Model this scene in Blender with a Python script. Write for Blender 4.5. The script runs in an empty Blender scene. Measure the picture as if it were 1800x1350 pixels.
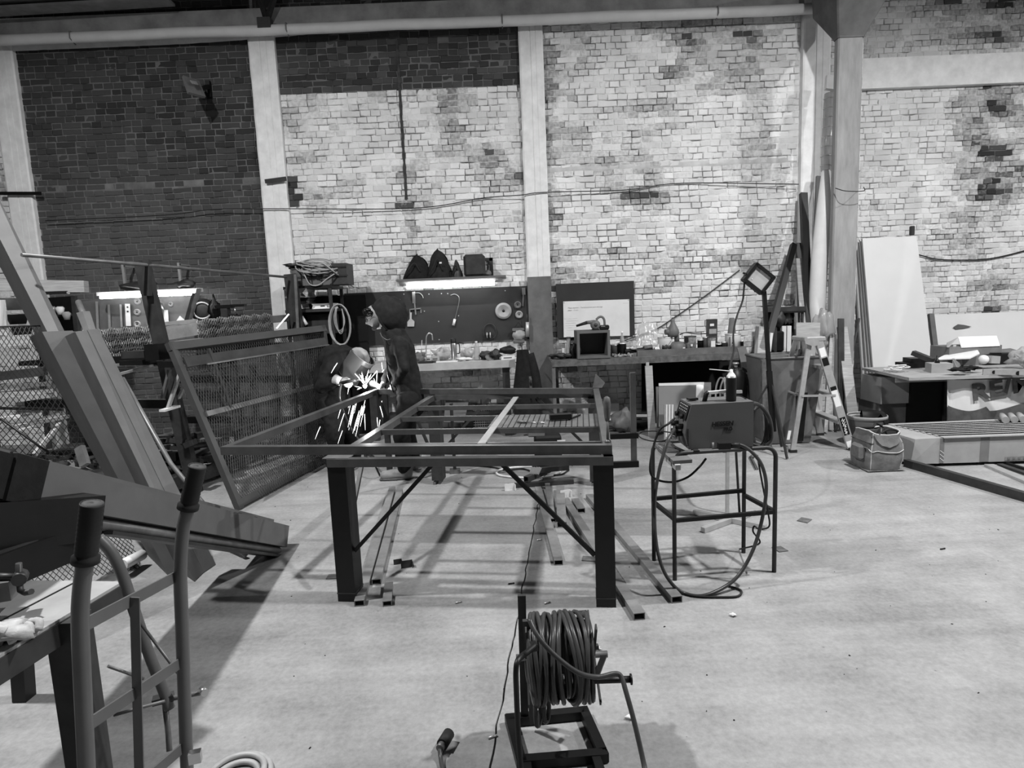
import bpy, bmesh, math, random
from math import sin, cos, pi, radians
from mathutils import Vector, Matrix, noise
random.seed(7)
SC = bpy.context.scene
COL = SC.collection
V = Vector

# ---------------------------------------------------------------- camera
FPX, PITCH, ROLL, EYE = 1075.0, 0.1295, -0.0415, 1.63
_F = V((0, cos(PITCH), -sin(PITCH)))
_R0 = V((1, 0, 0)); _U0 = _R0.cross(_F)
CR = _R0 * cos(ROLL) + _U0 * sin(ROLL)
CU = -_R0 * sin(ROLL) + _U0 * cos(ROLL)
EYEP = V((0, 0, EYE))
cam_data = bpy.data.cameras.new('camera')
cam = bpy.data.objects.new('camera', cam_data)
COL.objects.link(cam)
cam_data.sensor_fit = 'HORIZONTAL'
cam_data.sensor_width = 36.0
cam_data.lens = FPX / 1800 * 36
cam_data.clip_start = 0.05
_m = Matrix((CR, CU, -_F)).transposed().to_4x4()
_m.translation = EYEP
cam.matrix_world = _m
SC.camera = cam

# measuring helpers: where a sight line of the survey photo meets the floor / a height / a depth / a side plane
def ray(px, py): return _F + CR * ((px - 900) / FPX) - CU * ((py - 675) / FPX)
def HZ(px, py, z=0.0):
    d = ray(px, py); return EYEP + d * ((z - EYE) / d.z)
def FL(px, py): return HZ(px, py, 0.0)
def AT(px, py, y):
    d = ray(px, py); return EYEP + d * (y / d.y)

# ---------------------------------------------------------------- world, lamps, exposure
w = bpy.data.worlds.new('world'); SC.world = w; w.use_nodes = True
w.node_tree.nodes['Background'].inputs[0].default_value = (0.5, 0.5, 0.5, 1)
w.node_tree.nodes['Background'].inputs[1].default_value = 0.01
def hall_lamp(loc, power, r=0.07, cone=168, aim=(0, 0, -1)):
    ld = bpy.data.lights.new('hall_lamp_light', 'SPOT'); ld.energy = power; ld.shadow_soft_size = r
    ld.spot_size = radians(cone); ld.spot_blend = 0.08
    o = bpy.data.objects.new('hall_lamp_light', ld); COL.objects.link(o)
    o.location = loc
    o.rotation_euler = V(aim).to_track_quat('-Z', 'Y').to_euler()
    return o
def disc_lamp(loc, power, d=0.22):
    ld = bpy.data.lights.new('hall_lamp_disc', 'AREA'); ld.energy = power; ld.shape = 'DISK'; ld.size = d
    o = bpy.data.objects.new('hall_lamp_disc', ld); COL.objects.link(o); o.location = loc
    return o
LAMPS = [(-3.4, 2.72, 5.7), (3.3, 2.9, 5.7), (8.1, 3.4, 5.9), (0.4, -3.0, 6.0)]  # the last one, behind the viewer, is an added unseen fill
for _l, _a, _b in zip(LAMPS, (395, 400, 430, 14), (172, 182, 190, 6)):
    disc_lamp(_l, _a)
    hall_lamp(_l, _b, 0.09)
SC.view_settings.view_transform = 'Standard'
SC.view_settings.look = 'None'
SC.view_settings.gamma = 1.0
SC.view_settings.exposure = 0.0
SC.view_settings.use_curve_mapping = False
SC.cycles.use_denoising = True
SC.cycles.max_bounces = 6
SC.cycles.diffuse_bounces = 2

# ---------------------------------------------------------------- materials (the picture is black and white)
def lin(v):           # 0..255 grey to linear
    c = v / 255.0
    return c / 12.92 if c <= 0.04045 else ((c + 0.055) / 1.055) ** 2.4
_mats = {}
def M(name, g, rough=0.7, metal=0.0, vary=0.25, scale=14.0, bump=0.0, stretch=None, emit=0.0, alpha=None, trans=0.0, spec=None):
    if name in _mats: return _mats[name]
    m = bpy.data.materials.new(name); m.use_nodes = True
    nt = m.node_tree; N = nt.nodes; L = nt.links
    b = N['Principled BSDF']
    b.inputs['Roughness'].default_value = rough; b.inputs['Metallic'].default_value = metal
    b.inputs['Specular IOR Level'].default_value = spec if spec is not None else (0.22 if g < .2 and not metal else .4)
    tc = N.new('ShaderNodeTexCoord'); mp = N.new('ShaderNodeMapping')
    if stretch: mp.inputs['Scale'].default_value = stretch
    L.new(tc.outputs['Object'], mp.inputs[0])
    n = N.new('ShaderNodeTexNoise'); n.inputs['Scale'].default_value = scale
    n.inputs['Detail'].default_value = 6; n.inputs['Roughness'].default_value = 0.6
    L.new(mp.outputs[0], n.inputs[0])
    r = N.new('ShaderNodeValToRGB')
    a, c = g * (1 - vary), min(g * (1 + vary), 1)
    r.color_ramp.elements[0].position = 0.3; r.color_ramp.elements[1].position = 0.7
    r.color_ramp.elements[0].color = (a, a, a, 1); r.color_ramp.elements[1].color = (c, c, c, 1)
    L.new(n.outputs[0], r.inputs[0]); L.new(r.outputs[0], b.inputs['Base Color'])
    if bump:
        bp = N.new('ShaderNodeBump'); bp.inputs['Strength'].default_value = bump; bp.inputs['Distance'].default_value = 0.01
        L.new(n.outputs[0], bp.inputs['Height']); L.new(bp.outputs[0], b.inputs['Normal'])
    if emit:
        b.inputs['Emission Color'].default_value = (1, 1, 1, 1); b.inputs['Emission Strength'].default_value = emit
    if alpha is not None: b.inputs['Alpha'].default_value = alpha
    if trans: b.inputs['Transmission Weight'].default_value = trans
    _mats[name] = m
    return m
m_steel = M('dark_mill_steel', 0.036, 0.5, 0.2, 0.35, 9)
m_steel_l = M('grey_mill_steel', 0.15, 0.45, 0.35, 0.3, 9)
m_steel_p = M('primed_grey_steel', 0.115, 0.6, 0.1, 0.12, 6)
m_steel_t = M('table_tube_steel', 0.085, 0.3, 0.25, 0.25, 9)
m_tube_f = M('dusty_tube_steel', 0.20, 0.45, 0.3, 0.25, 9)
m_black = M('black_steel', 0.006, 0.45, 0.2, 0.3, 12)
m_blackp = M('black_plastic', 0.012, 0.5, 0, 0.2, 12)
m_rust = M('rusty_steel', 0.10, 0.75, 0.1, 0.45, 16)
m_bright = M('bright_steel', 0.55, 0.28, 0.9, 0.15, 9)
m_alu = M('brushed_aluminium', 0.50, 0.42, 0.6, 0.12, 20)
m_white = M('white_painted', 0.68, 0.5, 0, 0.06, 6)
m_paper = M('white_paper', 0.68, 0.8, 0, 0.04, 6)
m_wood = M('pale_wood', 0.36, 0.75, 0, 0.25, 5, stretch=(1, 1, 14))
m_woodh = M('worktop_wood', 0.30, 0.7, 0, 0.25, 5, stretch=(1, 12, 12))
m_card = M('cardboard', 0.30, 0.85, 0, 0.1, 8)
m_cardd = M('dark_cardboard', 0.16, 0.85, 0, 0.15, 8)
m_rubber = M('black_rubber', 0.018, 0.65, 0, 0.2, 12)
m_cable = M('grey_cable', 0.045, 0.3, 0, 0.2, 12)
m_cablep = M('pale_hose', 0.32, 0.45, 0, 0.2, 12)
m_cloth = M('dark_workwear', 0.011, 0.9, 0, 0.35, 18, bump=0.5)
m_cloth2 = M('charcoal_workwear', 0.017, 0.9, 0, 0.35, 18, bump=0.5)
m_skin = M('skin', 0.34, 0.55, 0, 0.1, 20)
m_glove = M('pale_leather_glove', 0.42, 0.8, 0, 0.2, 25, bump=0.4)
m_board = M('dark_board', 0.032, 0.6, 0, 0.15, 4)
m_clear = M('clear_plastic', 0.42, 0.2, 0, 0.05, 6, alpha=0.6)
m_greyp = M('grey_plastic', 0.125, 0.45, 0, 0.15, 8)

# ---------------------------------------------------------------- mesh builder
def basis(d, up=V((0, 0, 1))):
    d = d.normalized()
    s = d.cross(up)
    if s.length < 1e-4: s = d.cross(V((0, 1, 0)))
    s.normalize(); u = s.cross(d).normalized()
    return d, s, u
class MB:
    def __init__(self): self.v = []; self.f = []; self.s = []
    def add(self, vs, fs, smooth=False):
        k = len(self.v); self.v += [V(p) for p in vs]
        self.f += [tuple(i + k for i in f) for f in fs]; self.s += [smooth] * len(fs)
        return self
    def hexa(self, p):      # 8 points: bottom 4 ccw, top 4 ccw
        return self.add(p, [(0, 3, 2, 1), (4, 5, 6, 7), (0, 1, 5, 4), (1, 2, 6, 5), (2, 3, 7, 6), (3, 0, 4, 7)])
    def box(self, c, s, rz=0.0, rot=None, bev=0.0):
        c = V(c); hx, hy, hz = s[0] / 2, s[1] / 2, s[2] / 2
        m = rot if rot is not None else Matrix.Rotation(rz, 3, 'Z')
        if bev <= 0:
            P = [(-hx, -hy, -hz), (hx, -hy, -hz), (hx, hy, -hz), (-hx, hy, -hz), (-hx, -hy, hz), (hx, -hy, hz), (hx, hy, hz), (-hx, hy, hz)]
            return self.hexa([c + m @ V(p) for p in P])
        b = min(bev, hx * .9, hy * .9, hz * .9)
        vs = []; fs = []
        X, Y, Z = hx - b, hy - b, hz - b
        idx = {}
        for sx in (-1, 1):
            for sy in (-1, 1):
                for sz in (-1, 1):
                    for a, q in enumerate(((sx * hx, sy * Y, sz * Z), (sx * X, sy * hy, sz * Z), (sx * X, sy * Y, sz * hz))):
                        idx[(sx, sy, sz, a)] = len(vs); vs.append(c + m @ V(q))
        g = idx
        def q(*k): fs.append(tuple(g[i] for i in k))
        for s_ in (-1, 1):
            o = [(-1, -1), (1, -1), (1, 1), (-1, 1)]
            if s_ < 0: o = o[::-1]
            q(*[(s_, a, b_, 0) for a, b_ in o]); q(*[(b_, s_, a, 1) for a, b_ in o]); q(*[(a, b_, s_, 2) for a, b_ in o])
        for a in (-1, 1):
            for b_ in (-1, 1):
                q((a, b_, -1, 0), (a, b_, 1, 0), (a, b_, 1, 1), (a, b_, -1, 1))
                q((a, -1, b_, 0), (a, 1, b_, 0), (a, 1, b_, 2), (a, -1, b_, 2))
                q((-1, a, b_, 1), (1, a, b_, 1), (1, a, b_, 2), (-1, a, b_, 2))
        for sx in (-1, 1):
            for sy in (-1, 1):
                for sz in (-1, 1): q((sx, sy, sz, 0), (sx, sy, sz, 1), (sx, sy, sz, 2))
        return self.add(vs, fs)
    def beam(self, p0, p1, wd, ht, up=V((0, 0, 1)), hollow=0.0, open_ends=(True, True)):
        p0 = V(p0); p1 = V(p1); d, s, u = basis(p1 - p0, V(up))
        def ring(p, a, b): return [p - s * a - u * b, p + s * a - u * b, p + s * a + u * b, p - s * a + u * b]
        if not hollow:
            return self.hexa(ring(p0, wd / 2, ht / 2) + ring(p1, wd / 2, ht / 2)) if True else self
        a, b = wd / 2, ht / 2; t = hollow
        vs = ring(p0, a, b) + ring(p1, a, b) + ring(p0, a - t, b - t) + ring(p1, a - t, b - t)
        fs = []
        for i in range(4):
            j = (i + 1) % 4
            fs += [(i, j, 4 + j, 4 + i), (8 + j, 8 + i, 12 + i, 12 + j), (j, i, 8 + i, 8 + j), (4 + i, 4 + j, 12 + j, 12 + i)]
        return self.add(vs, fs)
    def tube(self, pts, r, n=8, closed=False, caps=True, radii=None, smooth=True):
        pts = [V(p) for p in pts]; k = len(pts)
        if k < 2: return self
        vs = []; fs = []
        t0 = (pts[1] - pts[0]).normalized()
        _, s, u = basis(t0)
        for i in range(k):
            if closed: t = (pts[(i + 1) % k] - pts[i - 1])
            elif i == 0: t = pts[1] - pts[0]
            elif i == k - 1: t = pts[-1] - pts[-2]
            else: t = pts[i + 1] - pts[i - 1]
            if t.length < 1e-9: t = t0
            t.normalize()
            s = (s - t * s.dot(t))
            if s.length < 1e-6: s = basis(t)[1]
            s.normalize(); u = t.cross(s)
            rr = radii[i] if radii else r
            for j in range(n):
                a = 2 * pi * j / n
                vs.append(pts[i] + (s * cos(a) + u * sin(a)) * rr)
        m = k if closed else k - 1
        for i in range(m):
            for j in range(n):
                a = i * n + j; b = i * n + (j + 1) % n; c = ((i + 1) % k) * n + (j + 1) % n; d = ((i + 1) % k) * n + j
                fs.append((a, b, c, d))
        self.add(vs, fs, smooth)
        if caps and not closed:
            q = len(self.v) - len(vs)
            self.f.append(tuple(q + j for j in range(n))[::-1]); self.s.append(False)
            self.f.append(tuple(q + (k - 1) * n + j for j in range(n))); self.s.append(False)
        return self
    def cyl(self, p0, p1, r, n=16, r2=None):
        return self.tube([p0, p1], r, n, radii=[r, r if r2 is None else r2])
    def lathe(self, base, prof, n=20, axis=V((0, 0, 1)), smooth=True):
        base = V(base); d, s, u = basis(V(axis), V((0, 1, 0)) if abs(V(axis).normalized().y) < .9 else V((0, 0, 1)))
        vs = []; fs = []
        for r, h in prof:
            for j in range(n):
                a = 2 * pi * j / n
                vs.append(base + d * h + (s * cos(a) + u * sin(a)) * max(r, 1e-4))
        for i in range(len(prof) - 1):
            for j in range(n):
                fs.append((i * n + j, i * n + (j + 1) % n, (i + 1) * n + (j + 1) % n, (i + 1) * n + j))
        return self.add(vs, fs, smooth)
    def slab(self, quad, t):      # planar polygon given thickness along -normal
        q = [V(p) for p in quad]; nrm = (q[1] - q[0]).cross(q[2] - q[0]).normalized()
        k = len(q); vs = q + [p - nrm * t for p in q]
        fs = [tuple(range(k)), tuple(range(2 * k - 1, k - 1, -1))] + [(i, k + i, k + (i + 1) % k, (i + 1) % k) for i in range(k)]
        return self.add(vs, fs)
    def blob(self, c, s, n=10, seed=0, rough=0.15, rot=None):
        c = V(c); vs = []; fs = []; m = n * 2
        for i in range(n + 1):
            th = pi * i / n
            for j in range(m):
                ph = 2 * pi * j / m
                d = V((sin(th) * cos(ph), sin(th) * sin(ph), cos(th)))
                k = 1 + rough * noise.noise(d * 1.7 + V((seed * 3.1, seed, 0))) * 2
                p = V((d.x * s[0], d.y * s[1], d.z * s[2])) * k
                if rot is not None: p = rot @ p
                vs.append(c + p)
        for i in range(n):
            for j in range(m): fs.append((i * m + j, i * m + (j + 1) % m, (i + 1) * m + (j + 1) % m, (i + 1) * m + j))
        return self.add(vs, fs, True)
    def grid(self, fn, nu, nv, smooth=True, thick=0.0):
        vs = [fn(i / nu, j / nv) for i in range(nu + 1) for j in range(nv + 1)]
        fs = [(i * (nv + 1) + j, (i + 1) * (nv + 1) + j, (i + 1) * (nv + 1) + j + 1, i * (nv + 1) + j + 1) for i in range(nu) for j in range(nv)]
        return self.add(vs, fs, smooth)

def mesh_of(mb, name, mat, origin):
    me = bpy.data.meshes.new(name)
    me.from_pydata([tuple(p - origin) for p in mb.v], [], mb.f)
    if any(mb.s): me.polygons.foreach_set('use_smooth', mb.s)
    if mat: me.materials.append(mat)
    me.validate(); me.update()
    return me
def base_of(vs):
    xs = [p.x for p in vs]; ys = [p.y for p in vs]; zs = [p.z for p in vs]
    return V(((min(xs) + max(xs)) / 2, (min(ys) + max(ys)) / 2, min(zs)))
_pending = []
class Part:
    def __init__(self, name, mat, label=None, kind=None):
        self.name, self.mat, self.label, self.kind = name, mat, label, kind
        self.mb = MB(); self.subs = []; self.mods = []; self.raw = None
    def sub(self, name, mat=None, label=None):
        p = Part(name, mat or self.mat, label); self.subs.append(p); return p.mb
class Thing:
    def __init__(self, name, label, cat, group=None, kind=None, mat=None):
        self.name, self.label, self.cat, self.group, self.kind, self.mat = name, label, cat, group, kind, mat
        self.parts = []; self.own = MB() if mat else None; self.obj = None
        _pending.append(self)
    def part(self, name, mat, label=None, kind=None):
        p = Part(name, mat, label, kind); self.parts.append(p); return p
    def P(self, name, mat, label=None, kind=None):
        return self.part(name, mat, label, kind).mb
    def build(self):
        vs = list(self.own.v) if self.own else []
        for p in self.parts:
            vs += p.mb.v
            for q in p.subs: vs += q.mb.v
        o = base_of(vs)
        if self.own: root = bpy.data.objects.new(self.name, mesh_of(self.own, self.name, self.mat, o))
        else:
            root = bpy.data.objects.new(self.name, None); root.empty_display_size = 0.1
        root.location = o
        if self.kind: root['kind'] = self.kind
        if self.label: root['label'] = self.label
        if self.cat: root['category'] = self.cat
        if self.group: root['group'] = self.group
        COL.objects.link(root); self.obj = root
        for p in self.parts:
            if p.raw is not None:
                po = p.raw; po.parent = root; po.location = V(po.location) - o
            else:
                po = bpy.data.objects.new(p.name, mesh_of(p.mb, p.name, p.mat, o)); COL.objects.link(po); po.parent = root
            if p.label: po['label'] = p.label
            if p.kind: po['kind'] = p.kind
            for fnm in p.mods: fnm(po)
            for q in p.subs:
                qo = bpy.data.objects.new(q.name, mesh_of(q.mb, q.name, q.mat, o)); COL.objects.link(qo); qo.parent = po
                if q.label: qo['label'] = q.label
        return root
def one(name, label, cat, mat, group=None, kind=None):
    t = Thing(name, label, cat, group, kind, mat); return t.own
def struct(name, mat):
    t = Thing(name, None, None, None, 'structure', mat); return t.own
def curve_pts(ctrl, n=8):      # Catmull-Rom through control points
    c = [V(p) for p in ctrl]
    if len(c) < 3: return c
    c = [c[0] * 2 - c[1]] + c + [c[-1] * 2 - c[-2]]
    out = []
    for i in range(1, len(c) - 2):
        p0, p1, p2, p3 = c[i - 1:i + 3]
        for k in range(n):
            t = k / n
            out.append(0.5 * ((2 * p1) + (p2 - p0) * t + (2 * p0 - 5 * p1 + 4 * p2 - p3) * t * t + (3 * p1 - p0 - 3 * p2 + p3) * t ** 3))
    out.append(c[-2]); return out
def circ(c, r, a0=0, a1=2 * pi, n=24, ax=V((1, 0, 0)), ay=V((0, 0, 1)), jit=0.0, r2=None):
    c = V(c); r2 = r2 or r
    return [c + V(ax) * cos(a0 + (a1 - a0) * i / n) * r * (1 + random.uniform(-jit, jit)) + V(ay) * sin(a0 + (a1 - a0) * i / n) * r2 * (1 + random.uniform(-jit, jit)) for i in range(n + (0 if abs(a1 - a0 - 2 * pi) < 1e-6 else 1))]
def text_part(thing, name, s, size, mat, p, xdir, zdir, ext=0.001, sub_of=None, align='LEFT', shear=0, space=1.0, bold=0.0, wide=1.0):
    cu = bpy.data.curves.new(name, 'FONT'); cu.body = s; cu.size = size; cu.extrude = ext; cu.align_x = align; cu.shear = shear
    cu.space_character = space; cu.offset = bold
    o = bpy.data.objects.new(name, cu); COL.objects.link(o)
    bpy.context.view_layer.update()
    me = bpy.data.meshes.new_from_object(o.evaluated_get(bpy.context.evaluated_depsgraph_get()))
    bpy.data.objects.remove(o)
    X = V(xdir).normalized(); Z = V(zdir).normalized(); Nn = X.cross(Z)
    mb = MB(); mb.add([V(p) + X * v.co.x * wide + Z * v.co.y + Nn * v.co.z for v in me.vertices], [tuple(q.vertices) for q in me.polygons])
    bpy.data.meshes.remove(me)
    if sub_of is not None:
        q = Part(name, mat); q.mb = mb; sub_of.subs.append(q)
    else:
        q = Part(name, mat); q.mb = mb; thing.parts.append(q)
    return q
def hollow(mb, *a, **k): return mb.beam(*a, hollow=0.004, **k)
# ================================================================ the hall
WY = 8.2          # plane of the painted back wall
WR = 9.15         # the recessed bay on the right
def vattr_material(name, mortar=False):
    m = bpy.data.materials.new(name); m.use_nodes = True
    nt = m.node_tree; N = nt.nodes; L = nt.links; b = N['Principled BSDF']
    b.inputs['Roughness'].default_value = 0.92; b.inputs['Specular IOR Level'].default_value = 0.15
    ge = N.new('ShaderNodeNewGeometry')
    at = N.new('ShaderNodeAttribute'); at.attribute_name = 'bare'
    a2 = N.new('ShaderNodeAttribute'); a2.attribute_name = 'tone'
    n1 = N.new('ShaderNodeTexNoise'); n1.inputs['Scale'].default_value = 26; n1.inputs['Detail'].default_value = 5
    n2 = N.new('ShaderNodeTexNoise'); n2.inputs['Scale'].default_value = 3.1; n2.inputs['Detail'].default_value = 5
    L.new(ge.outputs['Position'], n1.inputs[0]); L.new(ge.outputs['Position'], n2.inputs[0])
    def math_(op, a, c, clamp=False):
        x = N.new('ShaderNodeMath'); x.operation = op; x.use_clamp = clamp
        for i, q in enumerate((a, c)):
            if isinstance(q, (int, float)): x.inputs[i].default_value = q
            else: L.new(q, x.inputs[i])
        return x.outputs[0]
    # amount of bare brick: attribute plus flaking
    k = math_('ADD', at.outputs['Fac'], math_('MULTIPLY', math_('SUBTRACT', n1.outputs[0], 0.5), 0.9))
    k = math_('ADD', k, math_('MULTIPLY', math_('SUBTRACT', n2.outputs[0], 0.5), 0.7))
    k = math_('MULTIPLY', math_('SUBTRACT', k, 0.24), 1.5, True)
    k = math_('MULTIPLY', k, math_('ADD', 0.72, math_('MULTIPLY', math_('SUBTRACT', at.outputs['Fac'], 0.8), 1.4, True), True), True)
    raw = math_('MULTIPLY', math_('ADD', math_('MULTIPLY', a2.outputs['Fac'], 0.6), 0.45), 0.20 if mortar else 0.075)
    pt = math_('ADD', math_('MULTIPLY', n2.outputs[0], 0.45), 0.50)
    pt = math_('MULTIPLY', pt, math_('ADD', math_('MULTIPLY', a2.outputs['Fac'], 0.2), 0.87))
    mx = N.new('ShaderNodeMix'); mx.data_type = 'FLOAT'
    L.new(k, mx.inputs[0]); L.new(pt, mx.inputs[2]); L.new(raw, mx.inputs[3])
    cb = N.new('ShaderNodeCombineColor')
    for i in range(3): L.new(mx.outputs[0], cb.inputs[i])
    L.new(cb.outputs[0], b.inputs['Base Color'])
    bp = N.new('ShaderNodeBump'); bp.inputs['Strength'].default_value = 0.5; bp.inputs['Distance'].default_value = 0.012
    L.new(n1.outputs[0], bp.inputs['Height']); L.new(bp.outputs[0], b.inputs['Normal'])
    return m
m_brick = vattr_material('painted_brick')
m_mortar = vattr_material('lime_mortar', True)
m_conc = M('painted_concrete', 0.74, 0.85, 0, 0.12, 7, bump=0.25)
m_concd = M('bare_concrete', 0.20, 0.9, 0, 0.25, 5, bump=0.3)
m_plast = M('grimy_plaster', 0.10, 0.9, 0, 0.3, 3, bump=0.3)

def sstep(a, b, x):
    t = max(0, min(1, (x - a) / (b - a))); return t * t * (3 - 2 * t)
def bare_back(x, z):
    """how far the paint is missing on the back wall: 0 painted, 1 bare brick"""
    if -6.1 < x < -3.0: return 1.25
    v = 0.17 + 0.55 * noise.noise(V((x * .9, 0, z * 1.3))) + 0.6 * noise.noise(V((x * 2.3, 7, z * 4.6)))
    if -3.0 < x < 0.3:
        if z > 4.36 + 0.02 * noise.noise(V((x * 6, 1, 1))): return 1.5
        v += 0.32 * math.exp(-((z - 3.35) / .22) ** 2) * sstep(-2.6, -1.0, x)
        v += 0.12 * sstep(3.3, 4.4, z)
        if abs(x + 1.24) < .12 and 2.3 < z < 3.5: v += 0.35
        if x < -2.66 and 2.98 < z < 3.42: return 1.6
        if x < -2.3 and 2.0 < z < 2.5: v += .25
    elif x > 0.3:
        v += 0.12 + 0.10 * sstep(3.2, 5, z)
        if x < .75: v += .35 * sstep(.75, .55, x)
        if x < .9 and z < 2.1: v += .3
    if z < 1.0: v += 0.1
    if z > 5.35: v += .35
    return v
def bare_right(x, z):
    v = 0.13 + 0.5 * noise.noise(V((x * .8, 3, z * 1.1))) + 0.5 * noise.noise(V((x * 2.3, 9, z * 4.6)))
    v += 0.45 * math.exp(-((x - 7.15) / .7) ** 2) * (0.4 + 0.6 * sstep(1.8, 3.6, z))
    v += 0.25 * sstep(4.7, 5.2, z)
    return v
def brick_verts(cx, cz, L, H, y, j, rng):
    """front ring inset, back ring in the mortar: 8 corners, chamfer edges"""
    a, c = L / 2, H / 2; e = 0.007
    fr = -rng.uniform(0.001, 0.009) + y; ch = fr + 0.006; bk = y + 0.03
    def jt(): return rng.uniform(-j, j)
    P = []
    for (sx, sz) in ((-1, -1), (1, -1), (1, 1), (-1, 1)):
        dx, dz = jt(), jt()
        P.append([(cx + sx * (a - e) + dx, fr + jt() * .6, cz + sz * (c - e) + dz), (cx + sx * a + dx, ch, cz + sz * c + dz), (cx + sx * a + dx, bk, cz + sz * c + dz)])
    vs = [P[i][0] for i in range(4)] + [P[i][1] for i in range(4)] + [P[i][2] for i in range(4)]
    fs = [(0, 1, 2, 3)] + [(i, 4 + i, 4 + (i + 1) % 4, (i + 1) % 4) for i in range(4)] + [(4 + i, 8 + i, 8 + (i + 1) % 4, 4 + (i + 1) % 4) for i in range(4)]
    return vs, fs
def set_attr(me, bare, tone):
    for nm, arr in (('bare', bare), ('tone', tone)):
        a = me.attributes.new(nm, 'FLOAT', 'POINT'); a.data.foreach_set('value', arr)
_shape_cache = {}
def brick_mesh(L, bare, tone, k, j):
    kb = max(0, min(9, round((bare + .2) * 6))); kt = round(tone * 2); key = (L, kb, kt, k, j)
    if key not in _shape_cache:
        rng = random.Random(hash((L, k)) & 0xffff)
        vs, fs = brick_verts(0, 0, L - 0.007, BH - 0.007, 0, j, rng)
        me = bpy.data.meshes.new('brick'); me.from_pydata(vs, [], fs); me.materials.append(m_brick)
        set_attr(me, [kb / 6 - .2] * len(vs), [kt / 2] * len(vs)); me.update(); _shape_cache[key] = me
    return _shape_cache[key]
BH = 0.077
def brick_bay(name, x0, x1, z0, z1, y, bare_fn, near, rough=0.005, tone_fn=None):
    rng = random.Random(int((x0 + 50) * 97))
    bricks = []
    nz = int((z1 - z0) / BH)
    for r in range(nz):
        zc = z0 + (r + .5) * BH; x = x0 - rng.uniform(0, .13)
        while x < x1 - 0.02:
            L = 0.25 if rng.random() < .13 else 0.128
            a, b = max(x, x0), min(x + L, x1)
            if b - a > .04:
                bricks.append(((a + b) / 2, zc + rng.uniform(-.002, .002), b - a, bare_fn((a + b) / 2, zc) + rng.uniform(-.16, .16), rng.random() if tone_fn is None else tone_fn((a + b) / 2, zc, rng)))
            x += L
    # mortar bed: one uneven sheet behind the bricks, raked out here and there
    me = bpy.data.meshes.new(name)
    st = 0.0385; nx = max(2, int((x1 - x0) / st)); nzz = int((z1 - z0) / st)
    vs = []; ba = []; to = []
    for i in range(nx + 1):
        for k in range(nzz + 1):
            X = x0 + (x1 - x0) * i / nx; Z = z0 + (z1 - z0) * k / nzz
            n_ = noise.noise(V((X * 5, y, Z * 5))) + .5 * noise.noise(V((X * 23, y, Z * 23)))
            painted = max(0.0, 1 - bare_fn(X, Z))
            dep = -0.001 + 0.030 * sstep(-.25, .5, n_) * (1 if painted > .1 else .3)
            vs.append((X, y + dep, Z)); ba.append(bare_fn(X, Z) - 0.12 + .75 * sstep(-.05, .55, n_)); to.append(0.5 + .4 * n_)
    fs = [(i * (nzz + 1) + k, (i + 1) * (nzz + 1) + k, (i + 1) * (nzz + 1) + k + 1, i * (nzz + 1) + k + 1) for i in range(nx) for k in range(nzz)]
    q = len(vs)       # solid backing so the wall has thickness
    for (X, Z) in ((x0, z0), (x1, z0), (x1, z1), (x0, z1)):
        vs += [(X, y + .02, Z), (X, y + .3, Z)]; ba += [0, 0]; to += [.5, .5]
    for i in range(4):
        j = (i + 1) % 4; fs.append((q + 2 * i, q + 2 * i + 1, q + 2 * j + 1, q + 2 * j))
    fs.append((q + 1, q + 7, q + 5, q + 3))
    o3 = V(((x0 + x1) / 2, y, z0))
    me.from_pydata([tuple(V(p) - o3) for p in vs], [], fs); me.materials.append(m_mortar); set_attr(me, ba, to); me.update()
    wall = bpy.data.objects.new(name, me); wall.location = o3; wall['kind'] = 'structure'; COL.objects.link(wall)
    bricks.sort(key=lambda b: (b[0] - near[0]) ** 2 + (b[1] - near[1]) ** 2)
    for n_, (cx, cz, L, bare, tone) in enumerate(bricks[:300]):
        Lq = L if L > .2 else (0.128 if L > .1 else round(L, 2))
        o = bpy.data.objects.new('brick', brick_mesh(round(Lq, 3), bare, tone, n_ % 5, rough))
        o.parent = wall; o.location = V((cx, y, cz)) - o3; COL.objects.link(o)
    vs = []; fs = []; ba = []; to = []
    for cx, cz, L, bare, tone in bricks[300:]:
        v_, f_ = brick_verts(cx, cz, L - .007, BH - .007, y, rough, rng)
        q = len(vs); vs += [tuple(V(p) - o3) for p in v_]; fs += [tuple(i + q for i in f) for f in f_]
        ba += [bare] * len(v_); to += [tone] * len(v_)
    if vs:
        me = bpy.data.meshes.new('brickwork'); me.from_pydata(vs, [], fs); me.materials.append(m_brick); set_attr(me, ba, to); me.update()
        o = bpy.data.objects.new('brickwork', me); o.parent = wall; o['kind'] = 'stuff'; COL.objects.link(o)
    return wall
ZT = 5.9
brick_bay('wall_back', -9.0, -6.36, 0, ZT, WY, lambda x, z: bare_back(-6.6, z), (-6.5, 3))
def smeared(x, z, r):
    k = sstep(3.9, 2.6, z) * (.75 + .5 * noise.noise(V((x * .9, 2, z * 1.1)))) + .35 * noise.noise(V((x * .5, 5, z * .6)))
    return max(0, min(2.0, r.uniform(0, .6) * (1 - .4 * max(0, k)) + 1.3 * max(0, k)))
brick_bay('wall_back', -6.08, -3.09, 0, ZT, WY, bare_back, (-4.2, 3.9), 0.002, smeared)
brick_bay('wall_back', -2.80, 0.26, 0, ZT, WY, bare_back, (-0.9, 2.5))
brick_bay('wall_back', 0.55, 3.82, 0, ZT, WY, bare_back, (2.2, 2.4))
brick_bay('wall_back', 4.16, 4.62, 0, ZT, WY, bare_back, (4.4, 4))
brick_bay('wall_right', 4.62, 9.4, 0, ZT + .3, WR, bare_right, (6.2, 2.6))

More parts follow.
